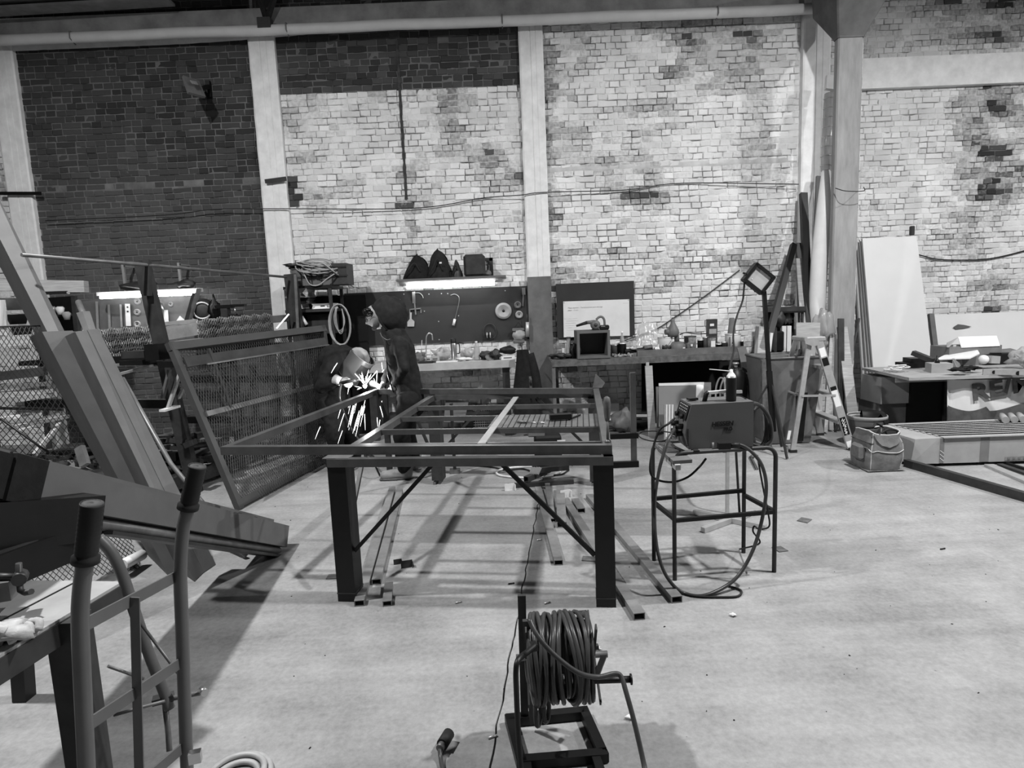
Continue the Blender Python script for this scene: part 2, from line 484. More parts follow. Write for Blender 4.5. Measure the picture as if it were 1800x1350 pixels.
# floor with slab joint, cracks and stains
def floor_material():
    m = bpy.data.materials.new('concrete_floor'); m.use_nodes = True
    nt = m.node_tree; N = nt.nodes; L = nt.links; b = N['Principled BSDF']
    ge = N.new('ShaderNodeNewGeometry')
    def no(s, d=6, r=.6, sc=None):
        n = N.new('ShaderNodeTexNoise'); n.inputs['Scale'].default_value = s; n.inputs['Detail'].default_value = d; n.inputs['Roughness'].default_value = r
        if sc:
            mp = N.new('ShaderNodeMapping'); mp.inputs['Scale'].default_value = sc; L.new(ge.outputs['Position'], mp.inputs[0]); L.new(mp.outputs[0], n.inputs[0])
        else: L.new(ge.outputs['Position'], n.inputs[0])
        return n.outputs[0]
    def mt(op, a, c, cl=False):
        x = N.new('ShaderNodeMath'); x.operation = op; x.use_clamp = cl
        for i, q in enumerate((a, c)):
            if isinstance(q, (int, float)): x.inputs[i].default_value = q
            else: L.new(q, x.inputs[i])
        return x.outputs[0]
    big = no(0.55); mid = no(2.3, 8, .65); fine = no(38, 4, .7); streak = no(1.0, 6, .6, (0.5, 6, 1))
    sep = N.new('ShaderNodeSeparateXYZ'); L.new(ge.outputs['Position'], sep.inputs[0])
    c = mt('ADD', mt('MULTIPLY', big, 0.26), mt('MULTIPLY', mid, 0.40))
    c = mt('ADD', c, mt('MULTIPLY', streak, 0.26))
    c = mt('ADD', c, mt('MULTIPLY', fine, 0.30))
    c = mt('SUBTRACT', c, 0.23)
    c = mt('MULTIPLY', c, 0.66)
    # dark stain along the slab joint: line from (0.05,3.6) to (-0.25,1.9)
    d = mt('SUBTRACT', sep.outputs[0], mt('MULTIPLY', mt('SUBTRACT', sep.outputs[1], 2.12), 0.108))
    d = mt('ADD', d, 0.12)
    d = mt('ADD', d, mt('MULTIPLY', mt('SUBTRACT', no(9), .5), 0.05))
    s = mt('MULTIPLY', mt('SUBTRACT', 0.062, mt('ABSOLUTE', mt('SUBTRACT', d, 0.055), 0)), 40, True)
    g = mt('MULTIPLY', mt('SUBTRACT', sep.outputs[1], 2.9), 3, True)
    g = mt('MULTIPLY', g, mt('MULTIPLY', mt('SUBTRACT', 5.4, sep.outputs[1]), 1.2, True))
    c = mt('MULTIPLY', c, mt('SUBTRACT', 1, mt('MULTIPLY', mt('MULTIPLY', s, g), 0.5)))
    # specks and old drips
    vo = N.new('ShaderNodeTexVoronoi'); vo.inputs['Scale'].default_value = 6.5; L.new(ge.outputs['Position'], vo.inputs[0])
    sp = mt('MULTIPLY', mt('SUBTRACT', 0.045, vo.outputs['Distance']), 30, True)
    c = mt('MULTIPLY', c, mt('SUBTRACT', 1, mt('MULTIPLY', sp, 0.45)))
    cb = N.new('ShaderNodeCombineColor')
    for i in range(3): L.new(c, cb.inputs[i])
    L.new(cb.outputs[0], b.inputs['Base Color'])
    r = mt('ADD', mt('MULTIPLY', mid, 0.3), 0.48); L.new(r, b.inputs['Roughness'])
    b.inputs['Specular IOR Level'].default_value = 0.3
    bp = N.new('ShaderNodeBump'); bp.inputs['Strength'].default_value = 0.25; bp.inputs['Distance'].default_value = 0.01
    L.new(mid, bp.inputs['Height']); L.new(bp.outputs[0], b.inputs['Normal'])
    return m
m_floor = floor_material()
fl = struct('floor', m_floor)
jx = lambda y: -0.12 + 0.108 * (y - 2.12)
def edge(y, off): return jx(y) + off + 0.012 * noise.noise(V((y * 7, off * 9, 0))) + .006 * noise.noise(V((y * 31, 0, 0)))
ys = [-7 + 0.35 * i for i in range(18)] + [-0.7 + .05 * i for i in range(150)] + [6.8 + .2 * i for i in range(14)]
for side, xo in ((-1, -9.3), (1, 9.6)):
    off = 0.004 * side
    vs = []; fs = []
    for y in ys:
        e = edge(y, off) + side * .0
        vs += [(xo, y, 0), (e, y, 0), (e, y, -0.03)]
    for i in range(len(ys) - 1):
        a = 3 * i
        fs += [(a, a + 1, a + 4, a + 3), (a + 1, a + 2, a + 5, a + 4)]
    fl.add(vs, fs)
fl.add([(-9.3, -7, -.03), (9.6, -7, -.03), (9.6, 9.5, -.03), (-9.3, 9.5, -.03)], [(0, 1, 2, 3)])

m_side = M('dim_hall_plaster', 0.06, 0.9, 0, 0.2, 2)
struct('wall_left', m_side).box((-9.2, 1.1, 3.6), (.3, 16.4, 7.2))
struct('wall_side', m_side).box((9.55, 1.1, 3.6), (.3, 16.4, 7.2))
struct('wall_front', m_side).box((0.2, -7.1, 3.6), (19, .3, 7.2))
mu = struct('wall_upper', m_plast)
mu.box((-2.2, WY + .15, (ZT + 7.2) / 2), (13.6, .3, 7.2 - ZT)); mu.box((7.0, WR + .15, 6.7), (4.8, .3, 1.0))
struct('ceiling', m_plast).box((0.2, 1.2, 7.3), (19, 17, .2))

# concrete pilasters, ring beam, bands
def pil(x0, x1, y0, z0, z1, m=m_conc):
    t = Thing('trim', None, None, None, 'structure', m)
    mb = t.own; n = 26; vs = []; fs = []
    for i in range(n + 1):
        z = z0 + (z1 - z0) * i / n
        j = lambda k: 0.006 * noise.noise(V((z * 5, k, x0)))
        w_ = x1 - x0
        prof = [(x0, WY + .05), (x0 + j(1), y0 + .01), (x0 + .02 + j(2), y0), (x0 + w_ * .44 + j(3), y0), (x0 + w_ * .45 + j(3), y0 + .006), (x0 + w_ * .47 + j(3), y0 + .006), (x0 + w_ * .48 + j(3), y0 - .001), (x0 + w_ * .68, y0 - .001), (x0 + w_ * .69, y0 + .004), (x0 + w_ * .70, y0), (x1 - .02 + j(4), y0), (x1 + j(5), y0 + .01), (x1, WY + .05)]
        vs += [(a, b, z) for a, b in prof]
    k = 13
    for i in range(n):
        for q in range(k - 1): fs.append((i * k + q, i * k + q + 1, (i + 1) * k + q + 1, (i + 1) * k + q))
    mb.add(vs, fs)
    return t
pil(-6.38, -6.06, WY - .07, 0, 5.1); pil(-3.12, -2.79, WY - .07, 0, 5.1); pil(0.26, 0.565, WY - .07, 0, 5.1); pil(3.82, 4.17, WY - .09, 0, 5.4)
# the lower, grubby painted half of the middle pilaster
struct('trim', M('brown_oil_paint', 0.13, 0.5, 0, 0.35, 3, bump=.2)).box((0.412, WY - .073, 1.0), (.31, .012, 1.95))
rb = struct('trim', M('ring_beam_concrete', .34, .9, 0, .3, 4, bump=.3))
rb.box((-2.3, WY - .02, 5.28), (13.0, .12, .22))
def low_beam(u, v):
    x = -6.4 + 6.2 * u; zz = (5.16, 5.02 + .12 * sstep(0.35, 1, u))[0 if v > .5 else 1] if v in (0, 1) else 5.1
    return V((x, WY - .05, zz + (.006 * noise.noise(V((x * 8, 0, 0))) if v < .5 else 0)))
lb = struct('trim', m_conc)
lb.grid(low_beam, 60, 1); lb.box((-3.3, WY, 5.14), (6.2, .08, .03))
for (x0, x1, zb, h, yy, mm) in ((-6.05, -3.1, 3.26, .17, WY - .004, M('smeared_plaster', 0.13, .9, 0, .35, 5, bump=.3)), (.57, 3.8, 3.28, .10, WY - .006, M('whitewashed_band', .5, .9, 0, .2, 5, bump=.3))):
    tb = struct('trim', mm)
    def fn(u, v, x0=x0, x1=x1, zb=zb, h=h, yy=yy):
        X = x0 + (x1 - x0) * u
        return V((X, yy + (.012 if v in (0, 1) else 0), zb + (h * v) + .02 * noise.noise(V((X * 4, v * 3, 1)))))
    tb.grid(fn, 60, 4)
# right hand beam
bt = struct('trim', m_conc); A = AT(1508, 158, WR - .05); B = AT(1508, 105, WR - .05)
bt.box((7.0, WR - .03, (A.z + B.z) / 2), (4.9, .12, B.z - A.z))
# free standing column with a flared head in darker concrete than the shaft
ct = Thing('trim', None, None, None, 'structure', M('weathered_concrete', .26, .9, 0, .22, 4, bump=.3, stretch=(3, 3, .6)))
CX, CY = AT(1489.5, 300, 7.40).x, 7.45
def sec(z, w_, d_, ch=.015): return [(CX - w_ + ch, CY - d_, z), (CX + w_ - ch, CY - d_, z), (CX + w_, CY - d_ + ch, z), (CX + w_, CY + d_ - ch, z), (CX + w_ - ch, CY + d_, z), (CX - w_ + ch, CY + d_, z), (CX - w_, CY + d_ - ch, z), (CX - w_, CY - d_ + ch, z)]
vs = []; fs = []
zc = AT(1489, 66, 7.4).z; zt = AT(1489, 8, 7.4).z
secs = [(0, .148, .05), (2.9, .145, .05), (zc, .143, .05)]
ct2 = Thing('trim', None, None, None, 'structure', M('dark_head_concrete', .13, .9, 0, .25, 4, bump=.3))
vs = []; fs = []
for z, a, b in [(zc, .150, .058), (zc + .02, .158, .065), (zt, .29, .28), (zt + .5, .31, .30)]: vs += sec(z, a, b)
for i in range(3):
    for q in range(8): fs.append((i * 8 + q, i * 8 + (q + 1) % 8, (i + 1) * 8 + (q + 1) % 8, (i + 1) * 8 + q))
ct2.own.add(vs, fs)
vs = []; fs = []
for z, a, b in secs: vs += sec(z, a, b)
for i in range(len(secs) - 1):
    for q in range(8): fs.append((i * 8 + q, i * 8 + (q + 1) % 8, (i + 1) * 8 + (q + 1) % 8, (i + 1) * 8 + q))
ct.own.add(vs, fs)
# white drain pipe under the ring beam
pp = Thing('drain_pipe', 'long pale round pipe running along the top of the brick wall', 'pipe')
P0, P1 = AT(-60, 72, 8.02), AT(1448, 14, 8.02)
mb = pp.P('pipe_run', m_white)
pts = [P0.lerp(P1, i / 16) + V((0, 0, -.01 * (1 if i % 4 else 0))) for i in range(17)]
mb.tube(pts, .062, 14)
for i in (2, 6, 10, 14): pp.P('bracket', m_concd).tube([pts[i] + V((0, .05, .0)), pts[i] + V((0, .05, .07)), pts[i] + V((0, -.062, .05)), pts[i] + V((0, -.068, -.03)), pts[i] + V((0, .03, -.07))], .008, 6)
# clutter of the roof at the top edge
tr = Thing('trim', None, None, None, 'structure', m_steel)
tr.own.beam(AT(440, -60, 7.9), AT(470, 40, 8.05), .05, .05); tr.own.beam(AT(500, -60, 7.9), AT(468, 40, 8.05), .05, .05)
tr.own.box(AT(466, 42, 8.0), (.16, .1, .12))
tr = Thing('trim', None, None, None, 'structure', m_concd)
a, b = AT(-40, 22, 7.9), AT(300, 2, 7.9); tr.own.beam(a, b, .2, .03); tr.own.box(AT(120, -60, 7.8), (4.6, .3, .7))
# irregular dark strip running down the middle painted bay
sm_ = struct('trim', M('dark_strip', .05, .95, 0, .4, 20)); pts_ = []
for k in range(60):
    z = 4.98 - k * .033; x = -1.27 + .006 * noise.noise(V((z * 9, 0, 0))); w_ = .018 + .010 * noise.noise(V((z * 13, 3, 0)))
    pts_ += [V((x - w_, WY - .012, z)), V((x + w_, WY - .012, z))]
sm_.add(pts_ + [p + V((0, .03, 0)) for p in pts_], [(2 * k, 2 * k + 2, 2 * k + 3, 2 * k + 1) for k in range(59)] + [(120 + 2 * k, 2 * k, 2 * k + 2, 122 + 2 * k) for k in range(59)])
# exposed pockets and cables on the wall
wl = one('wall_cable', 'thin dark cable sagging along the wall across bays and pilasters', 'cable', m_rubber)
ctrl = [AT(80, 388, 8.11), AT(290, 378, 8.11), AT(380, 368, 8.11), AT(505, 367, 8.1), AT(730, 366, 8.16), AT(850, 348, 8.16), AT(915, 343, 8.11), AT(958, 338, 8.11), AT(1100, 334, 8.16), AT(1200, 322, 8.17), AT(1404, 324, 8.1)]
wl.tube(curve_pts(ctrl, 6), .006, 5)
wl = one('column_wire', 'thin wire tied round the free standing concrete column', 'wire', m_rubber)
wl.tube(curve_pts([V((CX - .16, CY - .1, AT(1470, 332, 7.4).z)), V((CX - .1, CY - .22, AT(1475, 338, 7.3).z)), V((CX + .1, CY - .22, AT(1500, 338, 7.3).z)), V((CX + .17, CY - .1, AT(1510, 328, 7.3).z))], 6), .005, 5)
wl = one('wall_wire', 'loose twin wire sagging on the right wall above the worktable', 'wire', m_rubber)
wl.tube(curve_pts([AT(1615, 448, WR - .03), AT(1650, 456, WR - .03), AT(1710, 457, WR - .03), AT(1750, 453, WR - .03), AT(1800, 441, WR - .03), AT(1860, 425, WR - .03)], 6), .009, 5)
for q in ((466, 319, 503, 314), (0, 340, 72, 340)):
    cl = one('pilaster_strap', 'dark strap clamped round the %s pilaster' % ('second' if q[0] > 100 else 'leftmost'), 'strap', m_black)
    cl.beam(AT(q[0], q[1], 8.09), AT(q[2], q[3], 8.09), .02, .05 if q[0] > 100 else .04)
# lamp housings overhead (out of the frame; the last belongs to the added fill)
for i, L0 in enumerate(LAMPS):
    lt = Thing('high_bay_lamp', ['high bay lamp hanging over the left half of the frame table', 'high bay lamp hanging over the welding machine', 'high bay lamp hanging over the right worktable', 'unseen fill lamp added behind the viewer'][i], 'lamp')
    x, y, z = L0
    lt.P('reflector', m_steel).lathe((x, y, z - .02 + .12), [(.24, -.05), (.22, 0), (.14, .1), (.07, .2), (0, .22)], 24)
    lt.P('rod', m_steel).cyl((x, y, z + .3), (x, y, 7.2), .012, 8)
# ================================================================ the frame table and the frame being welded on it
TZ = 0.828
NL, NR, RL, RR = V((-1.035, 3.285, 0)), V((.508, 3.085, 0)), V((-.765, 5.63, 0)), V((.775, 5.375, 0))
ex = (NR - NL).normalized(); ey = (RL - NL).normalized()
tb = Thing('steel_table_frame', 'dark steel table frame on four square legs with thin cross rails', 'table frame')
corners = [(NL, 1, 1), (NR, -1, 1), (RL, 1, -1), (RR, -1, -1)]
lw, ldp = .105, .12
for c, sx, sy in corners:
    p = tb.part('leg', m_black if sy > 0 else m_steel)
    ctr = c + ex * sx * lw / 2 + ey * sy * ldp / 2
    a = math.atan2(ex.y, ex.x)
    p.mb.box(ctr + V((0, 0, (TZ - .045) / 2 + .02 * (sy < 0))), (lw, ldp, TZ - .045 - .04 * (sy < 0)), a)
    if sy > 0: p.sub('foot_band', m_steel).box(ctr + V((0, -.001, .05)), (lw + .004, ldp + .004, .006), a)
    else: p.sub('open_foot', m_steel_l).box(ctr + V((-.03, 0, .013)), (lw * .2, ldp, .03), a)
def tp(u, v, z=TZ): # point on the table top, u across, v deep
    a = NL.lerp(NR, u); b = RL.lerp(RR, u); p = a.lerp(b, v); p.z = z; return p
rl = .045
for (u0, v0, u1, v1, nm) in ((0, .008, 1, .008, 'front_rail'), (0, .992, 1, .992, 'rear_rail'), (.016, 0, .016, 1, 'side_rail'), (.984, 0, .984, 1, 'side_rail')):
    tb.P(nm, m_steel_t).beam(tp(u0, v0, TZ - rl / 2), tp(u1, v1, TZ - rl / 2), .05, rl)
tb.P('corner_plate', m_steel_l).box(tp(.03, .03, TZ + .001), (.15, .13, .004), math.atan2(ex.y, ex.x))
for v in (.155, .335, .53, .73):
    tb.P('cross_rail', m_steel_t).beam(tp(.02, v, TZ - .018), tp(.98, v, TZ - .018), .03, .034)
def brace(p, q, m=m_black): tb.P('brace', m).beam(p, q, .022, .022)
brace(tp(.07, .015, .29), tp(.38, .012, .79)); brace(tp(.93, .015, .28), tp(.62, .012, .79))
brace(tp(.07, .985, .32), tp(.36, .985, .79), m_steel); brace(tp(.93, .985, .32), tp(.64, .985, .79), m_steel)
brace(tp(.014, .06, .32), tp(.014, .24, .79), m_steel); brace(tp(.014, .94, .3), tp(.014, .72, .79), m_steel)

fz = TZ + .003
g = [HZ(388, 785, fz + .05), HZ(1075, 782, fz + .05), HZ(1052, 681, fz + .05), HZ(660, 683, fz + .05)]
g = [V((p.x, p.y, fz + .024)) for p in g]
wf = Thing('welded_rectangular_frame', 'large rectangular frame of square tube being welded on top of the table', 'frame')
cen = (g[0] + g[1] + g[2] + g[3]) / 4
ins = [p + (cen - p).normalized() * .03 for p in g]
for i, nm in enumerate(('near_bar', 'right_bar', 'far_bar', 'left_bar')):
    a, b = ins[i], ins[(i + 1) % 4]; d = (b - a).normalized()
    e = .024 if i % 2 == 0 else -.026
    wf.P(nm, m_steel_t).beam(a - d * e, b + d * e, .048, .048, hollow=.003)
gp = one('gusset_block', 'small pointed steel block standing on the far right corner of the frame', 'block', m_steel_l)
c = ins[2]; gp.slab([c + V((-.03, 0, .027)), c + V((.05, -.02, .027)), c + V((.075, -.02, .07)), c + V((.0, 0, .15))], .02)
st = one('flat_steel_strip', 'flat bright steel strip lying diagonally across the table rails', 'strip', m_alu)
st.beam(HZ(907, 698, TZ + .006), HZ(846, 780, TZ + .006), .045, .006)
# grating with plates
gr = Thing('steel_grating', 'rectangular steel grating lying on the right half of the table rails', 'grating')
q = [tp(.50, .335, TZ + .003), tp(.965, .335, TZ + .003), tp(.965, .53, TZ + .003), tp(.50, .53, TZ + .003)]
pl = gr.P('plate', m_steel_l)
pl.slab(q, .004)
for i in range(19):
    u = (i + .5) / 19
    gr.P('flat_bar', m_black).beam(q[0].lerp(q[1], u) + V((0, 0, .001)), q[3].lerp(q[2], u) + V((0, 0, .001)), .005, .003)
one('tube_offcut', 'short black tube lying on the grating', 'tube', m_black).beam(HZ(966, 733, TZ + .03), HZ(1004, 731, TZ + .03), .06, .035)
sd = Thing('screwdriver', 'thin screwdriver lying along the edge of the grating', 'screwdriver')
sd.P('shaft', m_bright).cyl(HZ(925, 742, TZ + .012), HZ(958, 743, TZ + .012), .004, 8)
sd.P('handle', m_steel_l).lathe(HZ(925, 742, TZ + .012), [(0, 0), (.007, 0), (.012, .02), (.012, .05), (.009, .07), (0, .075)], 10, axis=HZ(900, 740, TZ + .012) - HZ(925, 742, TZ + .012))
one('marking_scriber', 'thin bent scriber lying on the grating beside the black tube', 'tool', m_blackp).beam(HZ(1000, 737, TZ + .01), HZ(1020, 729, TZ + .01), .012, .008)

# clamps
def fclamp(label, bar0, bar1, arm_dir, reach, zs, wd, handle=None, pad=0.0):
    t = Thing('bar_clamp', label, 'clamp')
    t.P('bar', m_steel_l).beam(bar0, bar1, wd, wd * .5, up=(0, 1, 0))
    ad = V(arm_dir).normalized()
    for i, z in enumerate(zs):
        p = V((bar0.x, bar0.y, z)); 
        t.P('jaw', m_black).beam(p - ad * wd * .8, p + ad * reach, wd * .8, wd * (1.1 if i else .95))
    return t
cb = AT(1112, 655, 3.2); ce = AT(1112, 814, 3.2)
z1, z2 = AT(1100, 766, 3.2).z, AT(1100, 816, 3.2).z
t = fclamp('large bar clamp with pear shaped handle gripping the right corner of the table', cb, V((cb.x, 3.2, z2 - .01)), (-1, 0, 0), .125, (z1, z2), .03)
sx = AT(1068, 760, 3.2).x
t.P('screw', m_steel_l).cyl((sx, 3.2, z1 - .02), (sx, 3.2, z1 + .11), .0075, 10)
t.P('pad', m_steel_l).lathe((sx, 3.2, TZ + .052), [(0, 0), (.017, 0), (.017, .006), (.008, .014), (0, .016)], 14)
t.P('handle', M('worn_wood_handle', .09, .5, 0, .4, 12)).lathe((sx, 3.2, z1 + .085), [(0, 0), (.011, 0), (.016, .02), (.019, .06), (.02, .1), (.016, .125), (.006, .132), (0, .133)], 14)
cb = AT(932, 662, 5.5)
t = fclamp('small bar clamp standing on the far bar of the frame', cb, V((cb.x, 5.5, .74)), (0, -1, 0), .10, (cb.z - .06, .76), .022)
t.P('handle', m_steel).lathe((cb.x, 5.42, cb.z - .06), [(0, 0), (.008, 0), (.011, .02), (.012, .05), (0, .06)], 10)

# ---------------------------------------------------------------- steel tubes lying on the floor
tubes = [((632, 1066), (690, 862), .055, 'longest square tube on the floor by the left front leg'),
 ((662, 1028), (703, 866), .055, 'square tube resting beside the longest one by the left front leg'),
 ((681, 1066), (684, 1032), .05, 'short square tube offcut in front of the pair by the left leg'),
 ((982, 994), (946, 862), .055, 'square tube under the table leading from the scrap pile towards the front'),
 ((972, 918), (962, 852), .045, 'short dark square tube leaning on the scrap pile under the table'),
 ((988, 928), (985, 862), .07, 'short wide flat tube lying right of the scrap pile'),
 ((1124, 1090), (994, 884), .06, 'long square tube running past the right front leg towards the cable reel'),
 ((1190, 1060), (1036, 876), .06, 'long square tube ending in front of the welding machine stand'),
 ((1022, 902), (1011, 884), .06, 'short square tube stub between the long tubes under the table')]
for (a, b, wd, lab) in tubes:
    mb = one('steel_tube', lab, 'steel tube', m_tube_f)
    h = wd * .62
    A, B = FL(*a), FL(*b); A.z = B.z = h / 2 + .001
    mb.beam(A, B, wd, h, hollow=.004)
pile = [((893, 858), (1008, 850), .04, 0), ((925, 856), (965, 838), .05, .045), ((940, 848), (1000, 842), .045, .09)]
for i, (a, b, wd, z) in enumerate(pile):
    mb = one('scrap_tube', ['dark scrap tube at the bottom of the pile under the table', 'middle scrap tube of the pile under the table', 'topmost scrap tube of the pile under the table'][i], 'scrap tube', m_steel)
    A, B = FL(*a), FL(*b); A.z = B.z = z + wd / 2
    mb.beam(A, B, wd, wd, hollow=.004)
cs = one('coil_spring_scrap', 'small bright ribbed scrap piece on the left of the scrap pile', 'scrap', m_alu)
for i in range(4): p = FL(933 + 4 * i, 852 - 0 * i); cs.beam(p + V((0, 0, .10)), p + V((.03, 0, .16)), .006, .03)
def angle_bit(px, py, s, lab, m=m_alu):
    p = FL(px, py); mb = one('metal_offcut', lab, 'offcut', m)
    mb.box(p + V((0, 0, s * .35)), (s, .004, s * .7), .3); mb.box(p + V((s * .1, s * .3, .002)), (s, s * .6, .004), .3)
    mb.box(p + V((s * .5, s * .15, s * .3)), (.004, s * .6, s * .6), .3)
angle_bit(896, 862, .09, 'bright angle offcut lying left of the scrap pile', m_white)
angle_bit(994, 874, .09, 'bright bent offcut lying between the tubes on the right of the pile', m_white)
angle_bit(715, 998, .07, 'grey channel offcut on the floor between the front legs', m_steel)
angle_bit(699, 992, .05, 'thin two pronged metal clip next to the grey channel offcut', m_steel)
for px, py, s, lab in ((1036, 983, .09, 'flat rusty plate lying by the right front leg'), (1414, 915, .09, 'small flat plate on the floor right of the stand'), (1371, 966, .08, 'small flat plate by the foot of the stand'), (587, 1014, .08, 'thin flat plate beside the left front leg')):
    p = FL(px, py); one('small_plate', lab, 'plate', m_rust).box(p + V((0, 0, .003)), (s, s * .8, .005), .5 + px)
rnd = random.Random(5)
for i, (px, py, lab) in enumerate([(948, 950, 'bright bolt lying on the slab joint'), (962, 1061, 'bright welding rod stub near the cable reel'), (806, 1060, 'short bright stub on the floor between the front legs'), (899, 1027, 'dark screw lying left of the slab joint'), (1288, 1083, 'torn paper scrap on the floor in front of the cable loop'), (1657, 966, 'thin curled strip on the bare floor at right'), (1107, 1264, 'white scrap beside the reel cable'), (866, 1297, 'bright chip near the plug'), (1050, 1142, 'white chip right of the reel')]):
    p = FL(px, py)
    mb = one('debris', lab, 'debris', m_alu if 'bright' in lab else (m_paper if 'white' in lab or 'paper' in lab else m_black))
    a = rnd.uniform(0, 3); d = V((cos(a) * .3 + .7, sin(a) * .3, 0)).normalized()
    if 'paper' in lab or 'white' in lab: mb.blob(p + V((0, 0, .008)), (.018, .012, .007), 6, i, .5)
    else: mb.cyl(p - d * .018 + V((0, 0, .005)), p + d * .018 + V((0, 0, .005)), .0045, 8)
sw = Thing('floor_sweepings', 'crumbs of slag and grit scattered over the concrete floor', 'grit', None, 'stuff', m_black)
for i in range(170):
    y = rnd.uniform(1.6, 7.4); x = rnd.uniform(-1.0, 1.0) * (y * .85)
    if x < -0.42 * y: continue
    s = rnd.uniform(.0012, .004); sw.own.box((x, y, s * .5), (s * rnd.uniform(1, 3), s, s), rnd.uniform(0, 3))

# devices and cables under the table
gd = Thing('power_tool_case', 'dark electric box with white front standing behind the table among cables', 'device')
c = FL(1020, 820); gd.P('case', m_blackp).box(FL(965, 822) + V((0, .1, .17)), (.27, .2, .3), 0, bev=.02)
gd.P('lid_rib', m_greyp).box(FL(945, 822) + V((0, .1, .335)), (.17, .18, .05), 0, bev=.01)
gd.P('front_label', m_white).box(FL(988, 822) + V((0, -.005, .25)), (.08, .01, .06), 0)
cab = one('white_extension_cable', 'white cable curling on the floor under the table', 'cable', M('white_cable', .6, .5))
cab.tube(curve_pts([FL(*p) + V((0, 0, .012)) for p in ((975, 824), (985, 830), (968, 838), (925, 842), (880, 838), (875, 830), (900, 824), (935, 822))], 8), .011, 6)
cab = one('black_extension_cable', 'black cable crossing the floor under the rear of the table', 'cable', m_rubber)
cab.tube(curve_pts([FL(*p) + V((0, 0, .01)) for p in ((740, 812), (800, 818), (860, 822), (890, 828), (920, 826), (950, 836), (985, 836), (1000, 828))], 8), .008, 6)
fs_ = Thing('support_post', 'dark upright post holding the far left corner of the frame', 'post')
c = ins[3] + V((.08, -.03, 0)); fs_.P('upright', m_steel).box((c.x, c.y, fz / 2 - .002), (.05, .05, fz - .008)); fs_.P('foot', m_steel).box((c.x, c.y, .005), (.16, .16, .01))
sp = Thing('small_trestle_post', 'thin post on a flat foot standing behind the rear left table leg', 'post')
c = FL(799, 834); sp.P('upright', m_steel).box(c + V((0, .05, .36)), (.03, .03, .68)); sp.P('foot', m_rust).box(c + V((0, .05, .02)), (.1, .07, .04))
# perforated crate and things under the far benches
cr = Thing('perforated_crate', 'grey perforated plastic crate on the floor behind the table', 'crate')
c = FL(864, 757)
w_, d_, h_ = .46, .32, .30
fp = cr.P('floor_panel', m_greyp); fp.box(c + V((0, d_ / 2, .01)), (w_, d_, .02))
for y_ in (0, d_):
    s_ = cr.P('side_panel', m_greyp)
    for i in range(17): s_.box(c + V((-w_ / 2 + w_ * i / 16, y_, h_ / 2)), (.008, .008, h_))
    for k in range(9): s_.box(c + V((0, y_, .02 + (h_ - .04) * k / 8)), (w_, .009, .010))
for x_ in (-w_ / 2, w_ / 2):
    s_ = cr.P('end_panel', m_greyp)
    for i in range(11): s_.box(c + V((x_, d_ * i / 10, h_ / 2)), (.008, .008, h_))
    for k in range(9): s_.box(c + V((x_, d_ / 2, .02 + (h_ - .04) * k / 8)), (.009, d_, .010))
rm = cr.P('rim', m_greyp)
for y_ in (0, d_): rm.box(c + V((0, y_, h_)), (w_ + .03, .025, .02))
for x_ in (-w_ / 2, w_ / 2): rm.box(c + V((x_, d_ / 2, h_)), (.025, d_, .02))
bo = Thing('water_bottle', 'clear water bottle standing on the floor left of the perforated crate', 'bottle')
c = FL(813, 752); bo.P('body', m_clear).lathe(c, [(0, 0), (.035, 0), (.037, .02), (.037, .14), (.014, .19), (.014, .21)], 14); bo.P('cap', m_white).lathe(c + V((0, 0, .21)), [(.016, 0), (.016, .02), (0, .02)], 12)
dp = one('leaning_floor_panel', 'grey panel leaning under the left workbench behind the bottle', 'panel', m_greyp)
dp.slab([AT(780, 742, 7.7), AT(816, 742, 7.7), AT(824, 704, 7.95), AT(783, 704, 7.95)], .02)
c = FL(1062, 748); wb = Thing('white_open_box', 'white cardboard box on the floor behind the table clamp', 'box'); 
wb.P('body', m_white).box(c + V((0, .2, .14)), (.42, .3, .28)); wb.P('flap', m_white).slab([c + V((-.21, .05, .28)), c + V((.0, .05, .28)), c + V((-.02, -.02, .36)), c + V((-.16, -.02, .36))], .005)

# ---------------------------------------------------------------- cable reel in the foreground
cr = Thing('cable_reel', 'steel stand cable reel wound with thick dark cable in the foreground', 'cable reel')
base = cr.part('base_frame', m_black)
z0 = .02
q = [HZ(896, 1266, z0), HZ(1027, 1253, z0), HZ(1060, 1328, z0), HZ(916, 1340, z0)]
for i in range(4): base.mb.beam(q[i] + (q[i] - q[(i + 1) % 4]).normalized() * .015, q[(i + 1) % 4] - (q[i] - q[(i + 1) % 4]).normalized() * .015, .035, .035)
base.mb.beam(q[2] + V((-.03, 0, 0)), q[2] + V((.0, -.25, 0)), .03, .03); base.mb.beam(q[3] + V((.02, 0, 0)), q[3] + V((.03, -.25, 0)), .03, .03)
base.mb.beam(q[2] + V((-.03, -.22, 0)), q[3] + V((.03, -.22, 0)), .03, .03)
ctr = AT(985, 1153, 2.06)
DZ = ctr.z; DX = ctr.x; DY = ctr.y
up1 = cr.part('upright', m_steel)
b0 = q[0].lerp(q[1], .2); up1.mb.beam(b0, AT(917, 1046, 2.12), .03, .012, up=(0, 1, 0))
up2 = cr.part('upright', m_steel)
up2.mb.beam(HZ(938, 1272, .03), AT(926, 1090, 2.0), .03, .012, up=(0, 1, 0))
ax = cr.part('axle', m_steel_l); ax.mb.cyl((DX - .16, DY, DZ), (DX + .17, DY, DZ), .012, 12)
fl_ = cr.part('drum', m_steel)
fl_.mb.lathe((DX - .115, DY, DZ), [(.06, 0), (.06, .23)], 18, axis=V((1, 0, 0)))
for s_ in (-.121, .121):
    for k in range(4):
        a = k * pi / 2 + .5
        e_ = V((DX + s_, DY + cos(a) * .175, DZ + sin(a) * .175)); fl_.mb.beam((DX + s_, DY, DZ), e_, .022, .006, up=(1, 0, 0))
